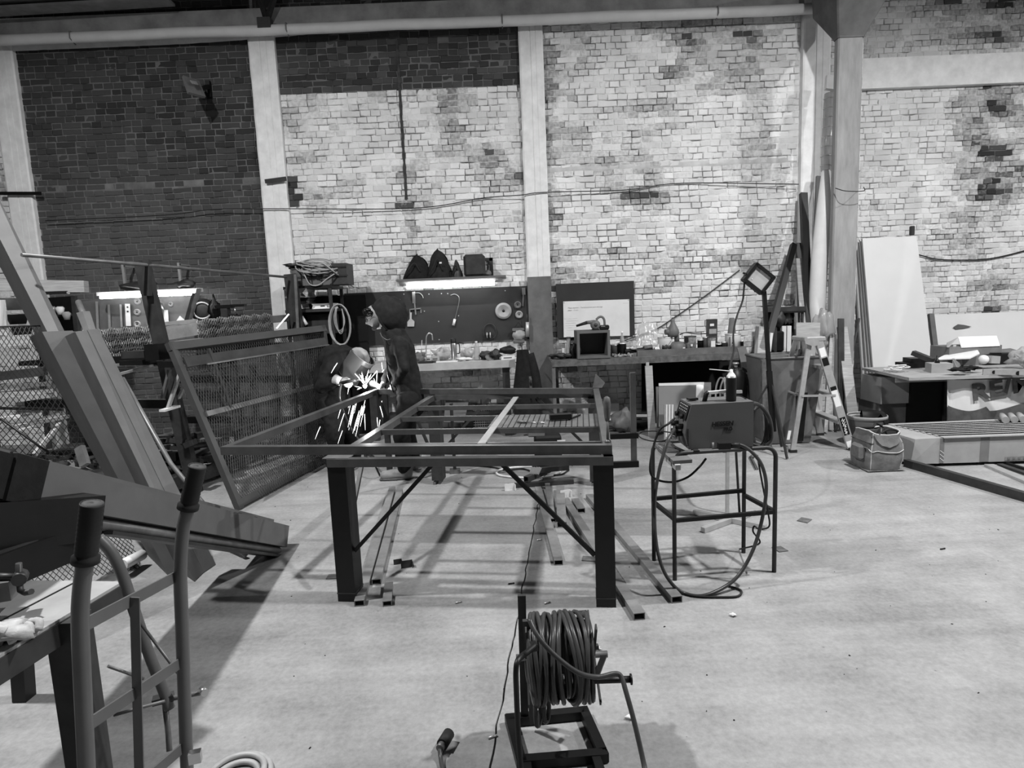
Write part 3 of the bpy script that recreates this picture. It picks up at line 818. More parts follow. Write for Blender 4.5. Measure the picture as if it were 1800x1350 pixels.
wd = cr.part('cable_winding', m_cable, 'thick dark glossy cable wound in loose turns')
rr = random.Random(3)
for layer, R0 in enumerate((.114, .130, .146)):
    n_ = 12
    for i in range(n_):
        x = DX - .108 + .216 * (i + .5 * (layer % 2)) / n_ + rr.uniform(-.004, .004)
        R1 = R0 + rr.uniform(-.004, .006); tilt = rr.uniform(-.03, .03); sag = rr.uniform(0, .02)
        pts = []
        for k in range(30):
            a = 2 * pi * k / 30
            pts.append(V((x + tilt * cos(a) + .007 * sin(2 * a + i), DY + cos(a) * R1, DZ + sin(a) * R1 - (sag if sin(a) < -.3 else 0) * (-sin(a)))))
        wd.mb.tube(pts, .0085, 7, closed=True)
for x_, r_ in ((DX - .09, .06), (DX - .06, .045)):
    wd.mb.tube([V((x_ + .01 * cos(a), DY - .06 + cos(a) * .02, DZ - .165 + sin(a) * r_)) for a in [2 * pi * k / 20 for k in range(20)]], .0085, 7, closed=True)
hd = cr.part('crank_handle', m_black)
h0 = AT(1045, 1196, 1.910); h1 = AT(1108, 1194, 1.910)
hd.mb.cyl(h0, h1, .011, 12); hd.mb.lathe(h1, [(0, 0), (.018, 0), (.018, .005), (0, .005)], 14, axis=h1 - h0)
hd.mb.beam(h0, V((DX + .16, DY, DZ)), .02, .008)
ld = cr.part('loose_cable_end', m_cable)
ld.mb.tube(curve_pts([AT(930, 1088, 1.890), AT(945, 1118, 1.850), AT(975, 1152, 1.830), AT(1015, 1182, 1.830), AT(1050, 1190, 1.860), AT(1080, 1184, 1.890), AT(1092, 1190, 1.890), AT(1100, 1215, 1.860), AT(1115, 1270, 1.810), AT(1130, 1335, 1.760), AT(1138, 1380, 1.710), FL(1143, 1440) + V((0, 0, .01))], 6), .0085, 7)
bt = cr.part('bent_tube_stay', m_black)
bt.mb.tube(curve_pts([AT(942, 1134, 1.910), AT(925, 1148, 1.860), AT(911, 1160, 1.810), AT(907, 1180, 1.790), AT(908, 1220, 1.780), AT(911, 1290, 1.760), AT(915, 1345, 1.740), AT(917, 1400, 1.720)], 6), .0095, 8)
bt.mb.box(AT(938, 1136, 1.910), (.022, .03, .022), .3)
for px, py in ((1044, 1137), (1024, 1078)):
    p = AT(px, py, 2.2); cr.P('spoke_tip', m_steel).box(p, (.035, .02, .014), .1)
pg = Thing('cable_plug', 'dark cable plug lying on the floor left of the cable reel', 'plug')
a, b = FL(790, 1302) + V((0, 0, .03)), FL(778, 1322) + V((0, 0, .03))
pg.P('plug_body', m_rubber).cyl(a, b, .022, 14); pg.P('collar', m_steel_l).cyl(b, b + (b - a) * .35, .015, 12)
pg.P('lead', m_cable).tube(curve_pts([b + (b - a) * .35, FL(776, 1345) + V((0, 0, .012)), FL(782, 1390) + V((0, 0, .01)), FL(760, 1460) + V((0, 0, .01))], 6), .008, 7)
cc = one('coiled_hose', 'pale hose coil lying at the bottom edge in front of the hand truck', 'hose', m_cablep)
c = FL(415, 1372)
for k in range(3): cc.tube(circ(c + V((0, 0, .012 + .014 * (k % 2))), .075 + .02 * k, ay=V((0, 1, 0)), n=28), .011, 7, closed=True)
# ================================================================ welding machine on its tube stand
sd = Thing('tube_stand', 'bent steel tube stand carrying the welding machine', 'stand')
fA, fB, fC, fD = V((.90, 3.38, 0)), V((1.50, 3.43, 0)), V((1.43, 3.72, 0)), V((.845, 3.66, 0))
hA = .755
def utube(a, b, z, r=.013, cr_=.06):
    d = (b - a).normalized()
    pts = [a, V((a.x, a.y, z - cr_))]
    for k in range(1, 6):
        t = k / 6 * pi / 2; pts.append(V((a.x, a.y, z - cr_)) + d * cr_ * (1 - cos(t)) + V((0, 0, cr_ * sin(t))))
    pts.append(V((a.x, a.y, z)) + d * cr_); pts.append(V((b.x, b.y, z)) - d * cr_)
    for k in range(1, 6):
        t = k / 6 * pi / 2; pts.append(V((b.x, b.y, z)) - d * cr_ * (1 - sin(t)) + V((0, 0, -cr_ * (1 - cos(t)))))
    pts.append(V((b.x, b.y, z - cr_))); pts.append(b)
    return pts
sd.P('front_hoop', m_steel).tube(utube(fA, fB, hA), .0125, 10)
sd.P('rear_hoop', m_steel).tube(utube(fD, fC, hA), .0125, 10)
up = V((0, 0, 1))
def at_h(p, z): return V((p.x, p.y, z))
for a, b, z in ((fA, fB, .36), (fD, fC, .40), (fA, fD, .37), (fB, fC, .37)):
    sd.P('shelf_rail', m_black).beam(at_h(a, z), at_h(b, z + .01), .022, .022)
for t_ in (.12, .5, .88):
    a, b = fA.lerp(fB, t_), fD.lerp(fC, t_); sd.P('top_crossbar', m_steel).beam(at_h(a, hA - .005), at_h(b, hA - .005), .02, .02)
sd.P('stop_pin', m_steel_l).cyl(at_h(fA.lerp(fB, .38), hA), at_h(fA.lerp(fB, .38), hA + .05), .006, 8)
wm = Thing('welding_machine', 'grey box shaped welding machine with lettering on its side standing on the tube stand', 'welding machine')
YF, YB = 3.40, 3.62
def mfp(px, py): return AT(px, py, YF)
prof = [(1211, 790), (1204.5, 764), (1207.5, 741), (1215.5, 711.5), (1325, 705.5), (1324.5, 784)]
pf = [mfp(*p) for p in prof]; zb = hA + .014
pf[0].z = zb; pf[5].z = zb + .002
pb = [p + V((-.0, YB - YF, 0)) for p in pf]
case = wm.part('case', M('grey_machine_enamel', .105, .5, 0, .06, 5))
case.mb.add(pf + pb, [tuple(range(6)), tuple(range(11, 5, -1))] + [(i, 6 + i, 6 + (i + 1) % 6, (i + 1) % 6) for i in range(6)])
fpz = wm.part('control_panel', m_blackp)
dlt = V((-.004, 0, 0))
fpz.mb.slab([pf[3] + dlt + V((0, .012, -.008)), pb[3] + dlt + V((0, -.012, -.008)), pb[2] + dlt + V((0, -.012, .004)), pf[2] + dlt + V((0, .012, .004))][::-1], .004)
rnd = random.Random(2)
for i in range(5):
    for j in range(3):
        u, v = (i + .6) / 5.6, (j + .6) / 3.6
        p = pf[3].lerp(pb[3], .1 + .8 * u).lerp(pf[2].lerp(pb[2], .1 + .8 * u), .06 + v * .6) + V((-.008, 0, 0))
        fpz.sub('panel_mark', m_white).box(p, (.002, .012, .005))
for k in (.3, .75):
    p = pf[2].lerp(pb[2], k) + V((0, 0, .018)); wm.P('dial_knob', m_blackp).cyl(p, p + V((-.022, 0, 0)), .014, 14)
for i, (k, z) in enumerate(((.3, -.03), (.75, -.03), (.35, -.075), (.75, -.075))):
    p = pf[1].lerp(pb[1], k); p = V((p.x, p.y, pf[1].z + .065 + z)); wm.P('socket', m_blackp).cyl(p + V((.01, 0, 0)), p + V((-.035, 0, 0)), .016, 12)
vn = wm.part('vent_slot', m_blackp)
for k in range(12): vn.mb.box(V((pf[1].x + .014, YF - .0015, pf[1].z + .03 - k * .0085)), (.012, .002, .003))
for fx in (.1, .9):
    p = pf[0].lerp(pf[5], fx); wm.P('foot', m_rubber).box((p.x, YF + .04, zb - .006), (.03, .14, .012))
a = AT(1240, 703, YF + .08); b = AT(1275, 703, YF + .08); top = pf[3].z
hn = wm.part('carry_handle', m_blackp)
hn.mb.tube([V((a.x - .005, YF + .09, top - .01)), V((a.x + .008, YF + .09, top + .045)), V((a.x + .02, YF + .09, top + .052))], .014, 8)
hn.sub('grip_bar', m_white).beam(V((a.x + .02, YF + .09, top + .05)), V((b.x + .02, YF + .09, top + .056)), .026, .016)
hn.mb.tube([V((b.x + .02, YF + .09, top + .052)), V((b.x + .028, YF + .09, top - .01))], .014, 8)
q1 = AT(1251, 750, YF - .002)
text_part(wm, 'lettering', 'HESSEN', .036, m_black, V((q1.x, YF - .0015, q1.z)), (1, 0, 0.03), (0, 0, 1), .0006, shear=0.1, bold=.0012, space=1.0)
q1 = AT(1272, 757.5, YF - .002)
text_part(wm, 'lettering', 'PRO', .026, m_black, V((q1.x, YF - .0015, q1.z)), (1, 0, 0.03), (0, 0, 1), .0006, bold=.0008)
one('small_screws_tray', 'small dark tray of screws lying on top of the welding machine', 'tray', m_black).box(AT(1217, 701, YF + .13) + V((0, 0, .0)), (.055, .04, .012), .2)
sc = Thing('spray_can', 'black spray can with white nozzle and straw standing on the welding machine', 'spray can')
c = AT(1285, 703, YF + .05); c.z = pf[4].z
sc.P('body', m_black).lathe(c, [(0, 0), (.027, 0), (.0285, .006), (.0285, .125), (.026, .135)], 20)
sc.P('shoulder', m_alu).lathe(c + V((0, 0, .135)), [(.027, 0), (.022, .012), (.012, .02)], 18)
sc.P('nozzle', m_white).lathe(c + V((0, 0, .15)), [(.026, -.008), (.018, .006), (.01, .016), (.009, .03), (0, .032)], 14)
sc.P('straw', m_white).cyl(c + V((0, 0, .17)), AT(1247, 649, YF + .05), .0028, 6)
# cables of the machine
def cable(label, pts, r, m=m_cable, n=8, name='welding_cable', cat='cable'):
    mb = one(name, label, cat, m); mb.tube(curve_pts(pts, n), r, 8); return mb
sx = V((pf[1].x - .03, YF + .08, pf[1].z + .03))
cable('thick welding cable looping from the machine down around the stand to the floor', [sx, AT(1175, 772, 3.38), AT(1166, 800, 3.34), AT(1158, 830, 3.32), AT(1151, 880, 3.3), AT(1152, 940, 3.26), AT(1160, 985, 3.2), AT(1175, 1018, 3.2), FL(1200, 1045) + V((0, 0, .012)), FL(1240, 1050) + V((0, 0, .012)), AT(1290, 1020, 3.22), AT(1320, 975, 3.25), AT(1338, 920, 3.28), AT(1347, 860, 3.3), AT(1340, 820, 3.32), AT(1322, 795, 3.34), AT(1300, 782, 3.36), AT(1268, 782, 3.36), AT(1262, 788, 3.37)], .010, m_cable, 7)
cable('black torch lead arching out of the machine front and down left of the stand', [sx + V((0, .03, .045)), AT(1175, 745, 3.42), AT(1160, 755, 3.42), AT(1150, 780, 3.42), AT(1143, 815, 3.4), AT(1145, 835, 3.4), AT(1160, 845, 3.42), AT(1185, 847, 3.46), AT(1210, 838, 3.5), AT(1230, 820, 3.5), AT(1241, 806, 3.48)], .0065, m_rubber)
cable('thin wire curling on the floor to the left of the stand', [AT(1190, 762, 3.5), AT(1160, 758, 3.6), AT(1130, 759, 3.8), AT(1123, 766, 3.8), AT(1135, 773, 3.7), AT(1160, 776, 3.55), AT(1180, 770, 3.45)], .004, m_rubber)
cable('black earth lead hanging beside the right legs of the stand', [AT(1331, 800, 3.34), AT(1340, 850, 3.33), AT(1346, 880, 3.33), AT(1350, 900, 3.36), AT(1352, 925, 3.38), AT(1335, 930, 3.4), AT(1326, 925, 3.42), AT(1324, 935, 3.42), AT(1335, 955, 3.4), FL(1300, 968) + V((0, 0, .01))], .005, m_rubber)
cable('thin cable lying in a loop on the floor in front of the stand', [FL(1185, 1040) + V((0, 0, .008)), FL(1220, 1050) + V((0, 0, .008)), FL(1270, 1052) + V((0, 0, .008)), FL(1298, 1050) + V((0, 0, .008)), FL(1302, 1040) + V((0, 0, .008)), FL(1280, 1032) + V((0, 0, .008))], .006, m_rubber)
eh = Thing('electrode_holder', 'black electrode holder lying on the front tube of the stand', 'electrode holder')
a, b = AT(1262, 784, 3.34), AT(1283, 788, 3.34); a.z = max(a.z, hA + .03); b.z = a.z
eh.P('jaw', m_blackp).beam(a, b, .035, .035); eh.P('grip', m_blackp).tube([b, AT(1300, 782, 3.34)], .016, 10)
gc = Thing('earth_clamp', 'bright metal earth clamp hanging under the stand top at right', 'clamp')
a, b = AT(1317, 804, 3.36), AT(1328, 826, 3.34)
gc.P('jaw', m_bright).beam(a, b, .02, .008); gc.P('jaw', m_bright).beam(a + V((.012, 0, 0)), b + V((.012, 0, 0)), .02, .008); gc.P('sleeve', m_greyp).cyl(AT(1319, 806, 3.36), AT(1326, 800, 3.38), .012, 8)
# coil of hose hung behind the machine
hc = one('hose_coil', 'thick grey hose coil hanging at the rear end of the welding machine', 'hose', m_cable)
c = AT(1333, 748, 3.66)
for k in range(4): hc.tube(circ(c + V((.006 * k, .02 * k - .03, -.004 * k)), .055 - .004 * k, n=26, jit=.02, r2=.125 + .004 * (k % 2)), .0095, 7, closed=True)
hc.tube(curve_pts([AT(1318, 708, 3.55), AT(1335, 713, 3.6), AT(1352, 735, 3.62), AT(1356, 770, 3.62), AT(1345, 785, 3.62)], 6), .012, 8)
wr = one('crumpled_rag_cord', 'thin cord lying across the top rear of the welding machine', 'cord', m_rubber)
wr.tube(curve_pts([AT(1293, 696, YF + .16) , AT(1303, 697, YF + .12), AT(1314, 703, YF + .08), AT(1326, 712, YF + .1)], 6), .003, 5)
wp = Thing('wooden_block', 'wooden board resting on the left rear of the tube stand', 'board', None)
wp.P('board', m_greyp).beam(AT(1163, 780, 3.62), AT(1200, 812, 3.30), .11, .02); wp.P('batten', m_wood).beam(AT(1160, 792, 3.6), AT(1192, 822, 3.28), .03, .03)
bx = Thing('wire_bundle', 'small bundle of thin bright rods on the stand left of the machine', 'rods')
for k in range(6): bx.P('rod', m_alu).tube(circ(AT(1180, 771, 3.55) + V((0, 0, .003 * k)), .035 - .003 * k, ay=V((0, 1, 0)), n=14), .002, 5, closed=True)
# cross shaped wooden stand behind
cs = Thing('cross_foot_stand', 'pale post with two hanging sleeves on a cross shaped foot behind the machine', 'stand')
cc = V((FL(1277, 915).x, 4.28, 0))
cs.P('foot_bar', m_alu).beam(cc + V((-.19, .17, .02)), cc + V((.2, -.2, .02)), .035, .035)
cs.P('foot_bar', m_alu).beam(cc + V((-.24, -.2, .02)), cc + V((.24, .12, .021)), .035, .035)
cs.P('post', m_alu).beam(cc + V((0, 0, .03)), cc + V((0, 0, 1.0)), .022, .022, up=(0, 1, 0))
cs.P('sleeve', m_wood).box(cc + V((-.01, -.03, .80)), (.045, .03, .34)); cs.P('sleeve', m_greyp).cyl(cc + V((.07, -.01, .52)), cc + V((.07, -.01, .9)), .028, 12)
cs.P('hook_bar', m_alu).beam(cc + V((-.04, 0, .95)), cc + V((.1, 0, .95)), .02, .02)

# ================================================================ barrel, floodlight tripod, ladder, leaning stock
dr = Thing('square_bin', 'tall dark grey square metal bin with rusty front post beside the ladder', 'bin')
c0 = FL(1340, 778); 
b0, b1 = FL(1366, 777), FL(1424, 779)
yb = 6.5; x0, x1 = AT(1345, 700, yb).x, AT(1458, 700, yb).x; z1 = AT(1400, 628, yb).z
bd = dr.part('body', m_greyp)
xb0, xb1 = AT(1352, 775, yb).x, AT(1424, 777, yb).x
bot = [(xb0, yb), (xb1, yb), (xb1, yb + .45), (xb0, yb + .45)]; topq = [(x0 - .02, yb - .04), (x0 + .62, yb - .04), (x0 + .62, yb + .5), (x0 - .02, yb + .5)]
bd.mb.hexa([V((x, y, .01)) for x, y in bot] + [V((x, y, z1)) for x, y in topq])
rim = dr.part('rim', m_steel_l)
for i in range(4):
    a = V((*topq[i], z1)); b = V((*topq[(i + 1) % 4], z1)); rim.mb.tube([a, b], .014, 8)
dr.P('front_post', m_rust).beam(AT(1345, 632, yb - .1), V((AT(1348, 775, yb - .1).x, yb - .1, 0.0)), .09, .05, up=(0, 1, 0))
dr.P('stain_plate', m_black).slab([AT(1401, 690, yb - .05), AT(1420, 690, yb - .05), AT(1412, 775, yb - .02), AT(1400, 775, yb - .02)][::-1], .004)

ft = Thing('tripod_floodlight', 'square work floodlight tilted on one corner atop a dark tripod pole', 'floodlight')
hc_ = AT(1333, 490, 6.0); s45 = radians(-39)
rot = Matrix.Rotation(0.02, 3, 'Z') @ Matrix.Rotation(-s45, 3, 'Y')
ft.P('housing', m_black).box(hc_ + V((0, .05, 0)), (.235, .05, .20), rot=rot, bev=.01)
fr_ = ft.part('bezel', m_black)
for sx_, sz_, w_, h_ in ((0, .092, .235, .03), (0, -.092, .235, .03), (.107, 0, .03, .2), (-.107, 0, .03, .2)):
    fr_.mb.box(hc_ + rot @ V((sx_, -.0, sz_)), (w_, .07, h_), rot=rot)
gl = ft.part('glass', M('frosted_lamp_glass', .36, .25, 0, .05, 3))
gl.mb.box(hc_ + rot @ V((0, .005, 0)), (.19, .03, .16), rot=rot)
gl.sub('reflection_chip', m_white).box(hc_ + rot @ V((-.05, -.012, -.04)), (.012, .003, .008), rot=rot)
ft.P('cable_gland', m_blackp).cyl(hc_ + rot @ V((-.10, .02, -.02)), hc_ + rot @ V((-.15, .02, -.04)), .01, 8)
pole0, pole1 = AT(1343, 512, 6.05), AT(1352, 652, 6.05)
base = FL(1357, 800); basep = V((pole1.x + .05, 6.05, .25))
ft.P('pole', m_black).beam(pole0, pole1, .035, .035, up=(0, 1, 0)); ft.P('lower_pole', m_black).beam(pole1, basep, .045, .045, up=(0, 1, 0))
for fx, fy in ((2.68, 5.87), (2.25, 6.3), (2.85, 6.38)): ft.P('leg', m_steel).beam(V((pole1.x + .02, 6.05, .78)), V((fx, fy, .008)), .022, .016)
ft.P('yoke', m_black).tube([hc_ + rot @ V((.06, .05, -.1)), pole0], .012, 8)
cable('black lead hanging from the tripod floodlight down behind the welding machine', [hc_ + rot @ V((-.13, .02, -.03)), AT(1307, 515, 6.0), AT(1305, 530, 6.0), AT(1294, 560, 5.9), AT(1289, 590, 5.7), AT(1290, 615, 5.5), AT(1284, 640, 5.2), AT(1281, 662, 4.9), AT(1290, 700, 4.6), AT(1292, 760, 4.4), FL(1300, 905) + V((0, 0, .01))], .009, m_rubber)
# strings: diagonal rope across the wall
cable('thin rope running diagonally down the wall from the floodlight to the bench', [AT(1300, 475, WY - .03), AT(1240, 520, WY - .03), AT(1180, 562, WY - .03), AT(1150, 580, WY - .03), AT(1100, 598, WY - .05), AT(1075, 610, WY - .12)], .008, m_steel, name='diagonal_rope', cat='rope')

# step ladder
ld = Thing('step_ladder', 'open aluminium step ladder with paper labels standing in front of the stock', 'ladder')
yl = 6.25
fr0, fr1 = AT(1409, 598, 6.35), V((3.46, 6.16, .0))       # front right rail: top to foot
rl0, rl1 = AT(1418, 600, 6.3), V((2.84, 6.15, .0))       # slim rear rail, foot front-left
top = AT(1425, 597, 6.35)
TLz = top.z
cap = ld.part('top_cap', m_alu); cap.mb.box(V((top.x, 6.4, TLz + .01)), (.20, .34, .05), bev=.01)
cap.sub('hinge_plate', m_alu).slab([AT(1414, 595, 6.2), AT(1440, 595, 6.2), AT(1440, 606, 6.2), AT(1430, 609, 6.2), AT(1416, 604, 6.2)][::-1], .006)
near_top = V((top.x + .03, 6.25, TLz)); far_top = V((top.x + .03, 6.55, TLz))
near_foot = V((3.46, 6.14, 0)); far_foot = V((3.50, 6.85, 0))
rn = ld.part('front_rail', m_alu); rn.mb.beam(near_top, near_foot + V((0, 0, .02)), .028, .078, up=(1, 0, 0.3))
rf = ld.part('front_rail', m_alu); rf.mb.beam(far_top, far_foot + V((0, 0, .02)), .028, .075, up=(1, 0, .3))
rb1 = ld.part('rear_rail', m_alu); rb1.mb.beam(V((top.x - .06, 6.25, TLz)), V((2.86, 6.14, .02)), .022, .05, up=(1, 0, -.3))
rb2 = ld.part('rear_rail', m_alu); rb2.mb.beam(V((top.x - .06, 6.55, TLz)), V((2.87, 6.75, .02)), .022, .045, up=(1, 0, -.3))
for k, t_ in enumerate((.25, .5, .75)):
    a, b = near_top.lerp(near_foot, t_), far_top.lerp(far_foot, t_)
    ld.P('tread', m_alu).beam(a, b, .10, .03)
for t_ in (.5,):
    a, b = V((top.x - .06, 6.25, TLz)).lerp(V((2.86, 6.14, .02)), t_), V((top.x - .06, 6.55, TLz)).lerp(V((2.87, 6.75, .02)), t_)
    ld.P('rear_brace', m_alu).beam(a, b, .03, .015)
    ld.P('spreader', m_alu).beam(near_top.lerp(near_foot, t_) + V((0, -.02, 0)), V((top.x - .06, 6.25, TLz)).lerp(V((2.86, 6.14, .02)), t_) + V((0, -.02, 0)), .004, .022)
for p in (near_foot, far_foot, V((2.86, 6.14, 0)), V((2.87, 6.75, 0))): ld.P('rubber_foot', m_rubber).box(p + V((0, 0, .014)), (.07, .05, .028))
dr_ = (near_foot - near_top).normalized()
def lab(t0, t1, m, off=0): 
    a, b = near_top.lerp(near_foot, t0), near_top.lerp(near_foot, t1)
    s_ = V((dr_.z, 0, -dr_.x)).normalized() * .03; n_ = V((0, -.0165, 0))
    q = [a - s_ + n_, a + s_ + n_, b + s_ + n_, b - s_ + n_]
    if (q[1] - q[0]).cross(q[2] - q[0]).y > 0: q = q[::-1]
    return q
for t0, t1, m in ((.07, .15, m_paper), (.16, .23, m_black), (.42, .455, m_black), (.455, .6, m_paper), (.70, .86, m_black), (.915, .97, m_paper)):
    ld.P('label_sticker', m).slab(lab(t0, t1, m), .0015)
for i, ch in enumerate('HUNTER'):
    p = near_top.lerp(near_foot, .715 + .137 * (i + .8) / 6) + V((-.022, -.019, 0))
    text_part(ld, 'lettering', ch, .042, m_white, p, (.95, 0, -.3), (.3, 0, .95), .0005, bold=.001)
ld.P('label_sticker', m_paper).slab([AT(1386, 757, 6.10), AT(1391, 757, 6.10), AT(1388, 773, 6.10), AT(1383, 773, 6.10)][::-1], .002)
bb = one('plywood_offcut', 'pale square plywood offcut standing above the ladder top', 'panel', m_wood)
bb.slab([AT(1400, 594, 6.75), AT(1441, 594, 6.75), AT(1442, 567, 6.75), AT(1400, 567, 6.75)], .02)
kb = one('knotty_board', 'pale knotty board standing on the floor behind the ladder', 'board', m_wood)
kb.slab([FL(1425, 750) + V((0, .2, 0)), FL(1443, 749) + V((0, .2, 0)), AT(1443, 668, 7.4), AT(1428, 668, 7.4)], .03)
bg = Thing('plastic_bag', 'translucent plastic bag hanging behind the open ladder', 'bag')
bg.P('sack', m_clear).blob(AT(1418, 634, 6.62), (.10, .08, .16), 10, 4, .5); bg.P('contents', m_greyp).blob(AT(1414, 628, 6.63), (.06, .05, .08), 8, 9, .4)

# white rolled foil standing against the pilaster
rl_ = Thing('wrapped_roll', 'tall white tube in clear film leaning beside the free standing column', 'roll')
pts = [AT(1432, 600, 7.55), AT(1436, 540, 7.6), AT(1441, 450, 7.65), AT(1447, 380, 7.7), AT(1452, 300, 7.75)]
rl_.P('core', m_white).tube(pts, .1, 14, radii=[.085, .098, .1, .088, .05])
up_ = rl_.P('film_top', m_clear); up_.tube([AT(1452, 300, 7.75), AT(1455, 240, 7.8), AT(1459, 165, 7.85)], .06, 12, radii=[.06, .07, .065])
for k in range(8): rl_.P('tape_ring', m_alu).tube(circ(AT(1452, 300, 7.75).lerp(AT(1459, 165, 7.85), (k + .5) / 8), .069, ay=V((0, 1, 0)), n=14), .004, 5, closed=True)
rl_.P('lid', m_white).beam(AT(1459, 158, 7.85), AT(1461, 134, 7.88), .12, .05, up=(0, 1, 0))
def plank(label, p0, p1, w_, t_, m, up=(0, 1, 0), name='plank', cat='plank'):
    mb = one(name, label, cat, m); mb.beam(p0, p1, w_, t_, up=up); return mb
plank('tall black channel leaning on the wall beside the white tube', AT(1423, 600, 7.5), AT(1412, 340, 8.05), .085, .06, m_black, name='steel_channel', cat='steel channel')
plank('dark tube leaning diagonally behind the floodlight', AT(1352, 590, 7.3), AT(1395, 430, 8.0), .07, .06, m_black, name='leaning_tube', cat='tube')
plank('short dark tube leaning behind the white board by the wall', AT(1409, 575, 7.7), AT(1403, 428, 8.05), .06, .05, m_black, name='leaning_tube', cat='tube')
plank('pale board standing in front of the black channel', AT(1413, 570, 7.55), AT(1405, 455, 7.9), .085, .02, m_wood)
plank('grey board leaning between the black channel and the white tube', AT(1428, 600, 7.7), AT(1441, 310, 8.02), .09, .03, m_greyp)
for i, (a, b, w_, lab) in enumerate([((1462, 720), (1456, 600), .05, 'narrow strip'), ((1473, 730), (1460, 640), .05, 'short lath'), ((1452, 720), (1462, 580), .04, 'thin slat'), ((1480, 720), (1478, 560), .07, 'dark rough board'), ((1487, 725), (1496, 640), .05, 'stubby batten')]):
    A = AT(a[0], a[1], 7.0 if i != 2 else 6.9); B = AT(b[0], b[1], 7.25 if i != 3 else 7.2)
    plank('%s in the bundle of offcuts at the foot of the column, %s' % (lab, ['nearest the ladder', 'beside the bin', 'leaning left', 'tallest', 'by the bucket'][i]), V((A.x, 7.0 if i != 2 else 6.9, 0.02)), B, w_, .02, (m_wood, m_greyp, m_wood, m_steel, m_wood)[i])
plank('long board leaning against the column towards the bucket', V((AT(1502, 690, 6.9).x, 6.9, .12)), AT(1480, 575, 7.25), .12, .02, m_wood)
plank('thin dark rod crossing in front of the column', V((AT(1470, 740, 6.95).x, 6.95, 0.02)), AT(1510, 560, 7.9), .022, .022, m_steel, name='thin_rod', cat='rod')
fo = Thing('fold_of_film', 'crumpled clear film bunched below the white tube', 'film'); fo.P('film', m_clear).blob(AT(1444, 585, 7.2), (.09, .07, .2), 10, 6, .6)
for i in range(4): fo.P('pleat', m_wood).beam(AT(1448 + 5 * i, 660, 7.15), AT(1450 + 5 * i, 585, 7.3), .025, .012, up=(0, 1, 0))

# bucket, tool bag, parcel
bk = Thing('bucket', 'grey round bucket with pale rim standing behind the tool bag', 'bucket')
c = FL(1524, 760); c = V((AT(1524, 740, 6.3).x, 6.3, 0))
bk.P('body', m_greyp).lathe(c, [(0, .005), (.17, .005), (.185, .29)], 24); bk.P('rim', m_card).lathe(c, [(.187, .29), (.19, .29), (.19, .325), (.187, .33), (.182, .32)], 24)
bk.P('liner_bag', m_blackp).grid(lambda u, v: c + V((cos(-1.2 + 2.6 * u) * (.2 - .12 * v), sin(-1.2 + 2.6 * u) * (.2 - .12 * v), .27 + .09 * sin(pi * min(1, v * 1.3)))), 16, 5)
bg = Thing('tool_bag', 'open grey canvas tool bag with light piping standing on the floor', 'bag')
bgp = bg.part('body', M('grey_canvas', .15, .9, 0, .2, 20, bump=.4))
c = V((AT(1549, 780, 5.42).x, 5.50, 0)); m_pip = M('pale_piping', .5, .8)
def bagp(u, v):
    a = 2 * pi * u; h = .33 * v
    k = .9 + .12 * sin(pi * min(1, v * 1.1)) - .05 * v
    sx_, sy_ = .165 * k, .19 * k
    cx_ = abs(cos(a)) ** .45 * (1 if cos(a) > 0 else -1); cy_ = abs(sin(a)) ** .45 * (1 if sin(a) > 0 else -1)
    n_ = .014 * noise.noise(V((cx_ * 3, cy_ * 3, v * 5))) 
    return V((c.x + cx_ * (sx_ + n_) + .01 * v, c.y + cy_ * (sy_ + n_), h + .03 * v * abs(cos(a)) + .02 * noise.noise(V((a, 1, 1))) * v))
bgp.mb.grid(bagp, 40, 12); bgp.mb.grid(lambda u, v: V((c.x + .17 * (2 * u - 1), c.y + .18 * (2 * v - 1), .012)), 2, 2)
for k in range(4):
    a = radians(45 + 90 * k) / (2 * pi); bg.P('seam_piping', m_pip).tube([bagp(a % 1, v / 10) for v in range(11)], .004, 5)
bg.P('rim_piping', m_pip).tube([bagp(u / 40, 1.0) for u in range(40)], .006, 6, closed=True)
bg.P('pocket_piping', m_pip).tube([bagp(.505 + .49 * u / 20, .55 + .03 * sin(u)) + V((0, -.006, 0)) for u in range(21)], .004, 5)
bg.P('flap', bgp.mat).grid(lambda u, v: bagp(.6 + .3 * u, 1.0 - .32 * v * (1 - abs(2 * u - 1))) + V((0, -.012 - .006 * v, 0)), 12, 5)
bg.P('side_pocket', bgp.mat).box(c + V((-.19, -.04, .17)), (.05, .16, .14), bev=.02)
bg.P('shoulder_strap', m_rubber).tube(curve_pts([bagp(.12, 1), c + V((.02, .05, .40)), c + V((-.05, -.02, .38)), bagp(.42, 1)], 6), .01, 6)
bg.P('handle', m_rubber).tube(curve_pts([bagp(.7, 1), c + V((.04, -.1, .37)), c + V((.12, -.08, .36)), bagp(.9, 1)], 6), .009, 6)
bg.P('lining', m_blackp).grid(lambda u, v: V((c.x + .15 * (2 * u - 1), c.y + .16 * (2 * v - 1), .26)), 2, 2)
pc = Thing('cardboard_parcel', 'long low cardboard parcel with dark tape bands lying on the floor', 'parcel')
y0 = 5.42; px0 = AT(1650, 800, y0).x
h_ = AT(1700, 768, y0).z; L_ = 1.7
yr = 6.05; xl = AT(1590, 745, yr).x + .0
cb_ = pc.part('carton', m_card)
q = [V((px0, y0, .03)), V((px0 + L_, y0 - .06, .03)), V((px0 + L_ + .1, yr, .03)), V((px0 - .13 + .02, yr, .03))]
cb_.mb.hexa(q + [V((p.x, p.y, h_)) for p in q])
lid = pc.part('top_slat', m_card)
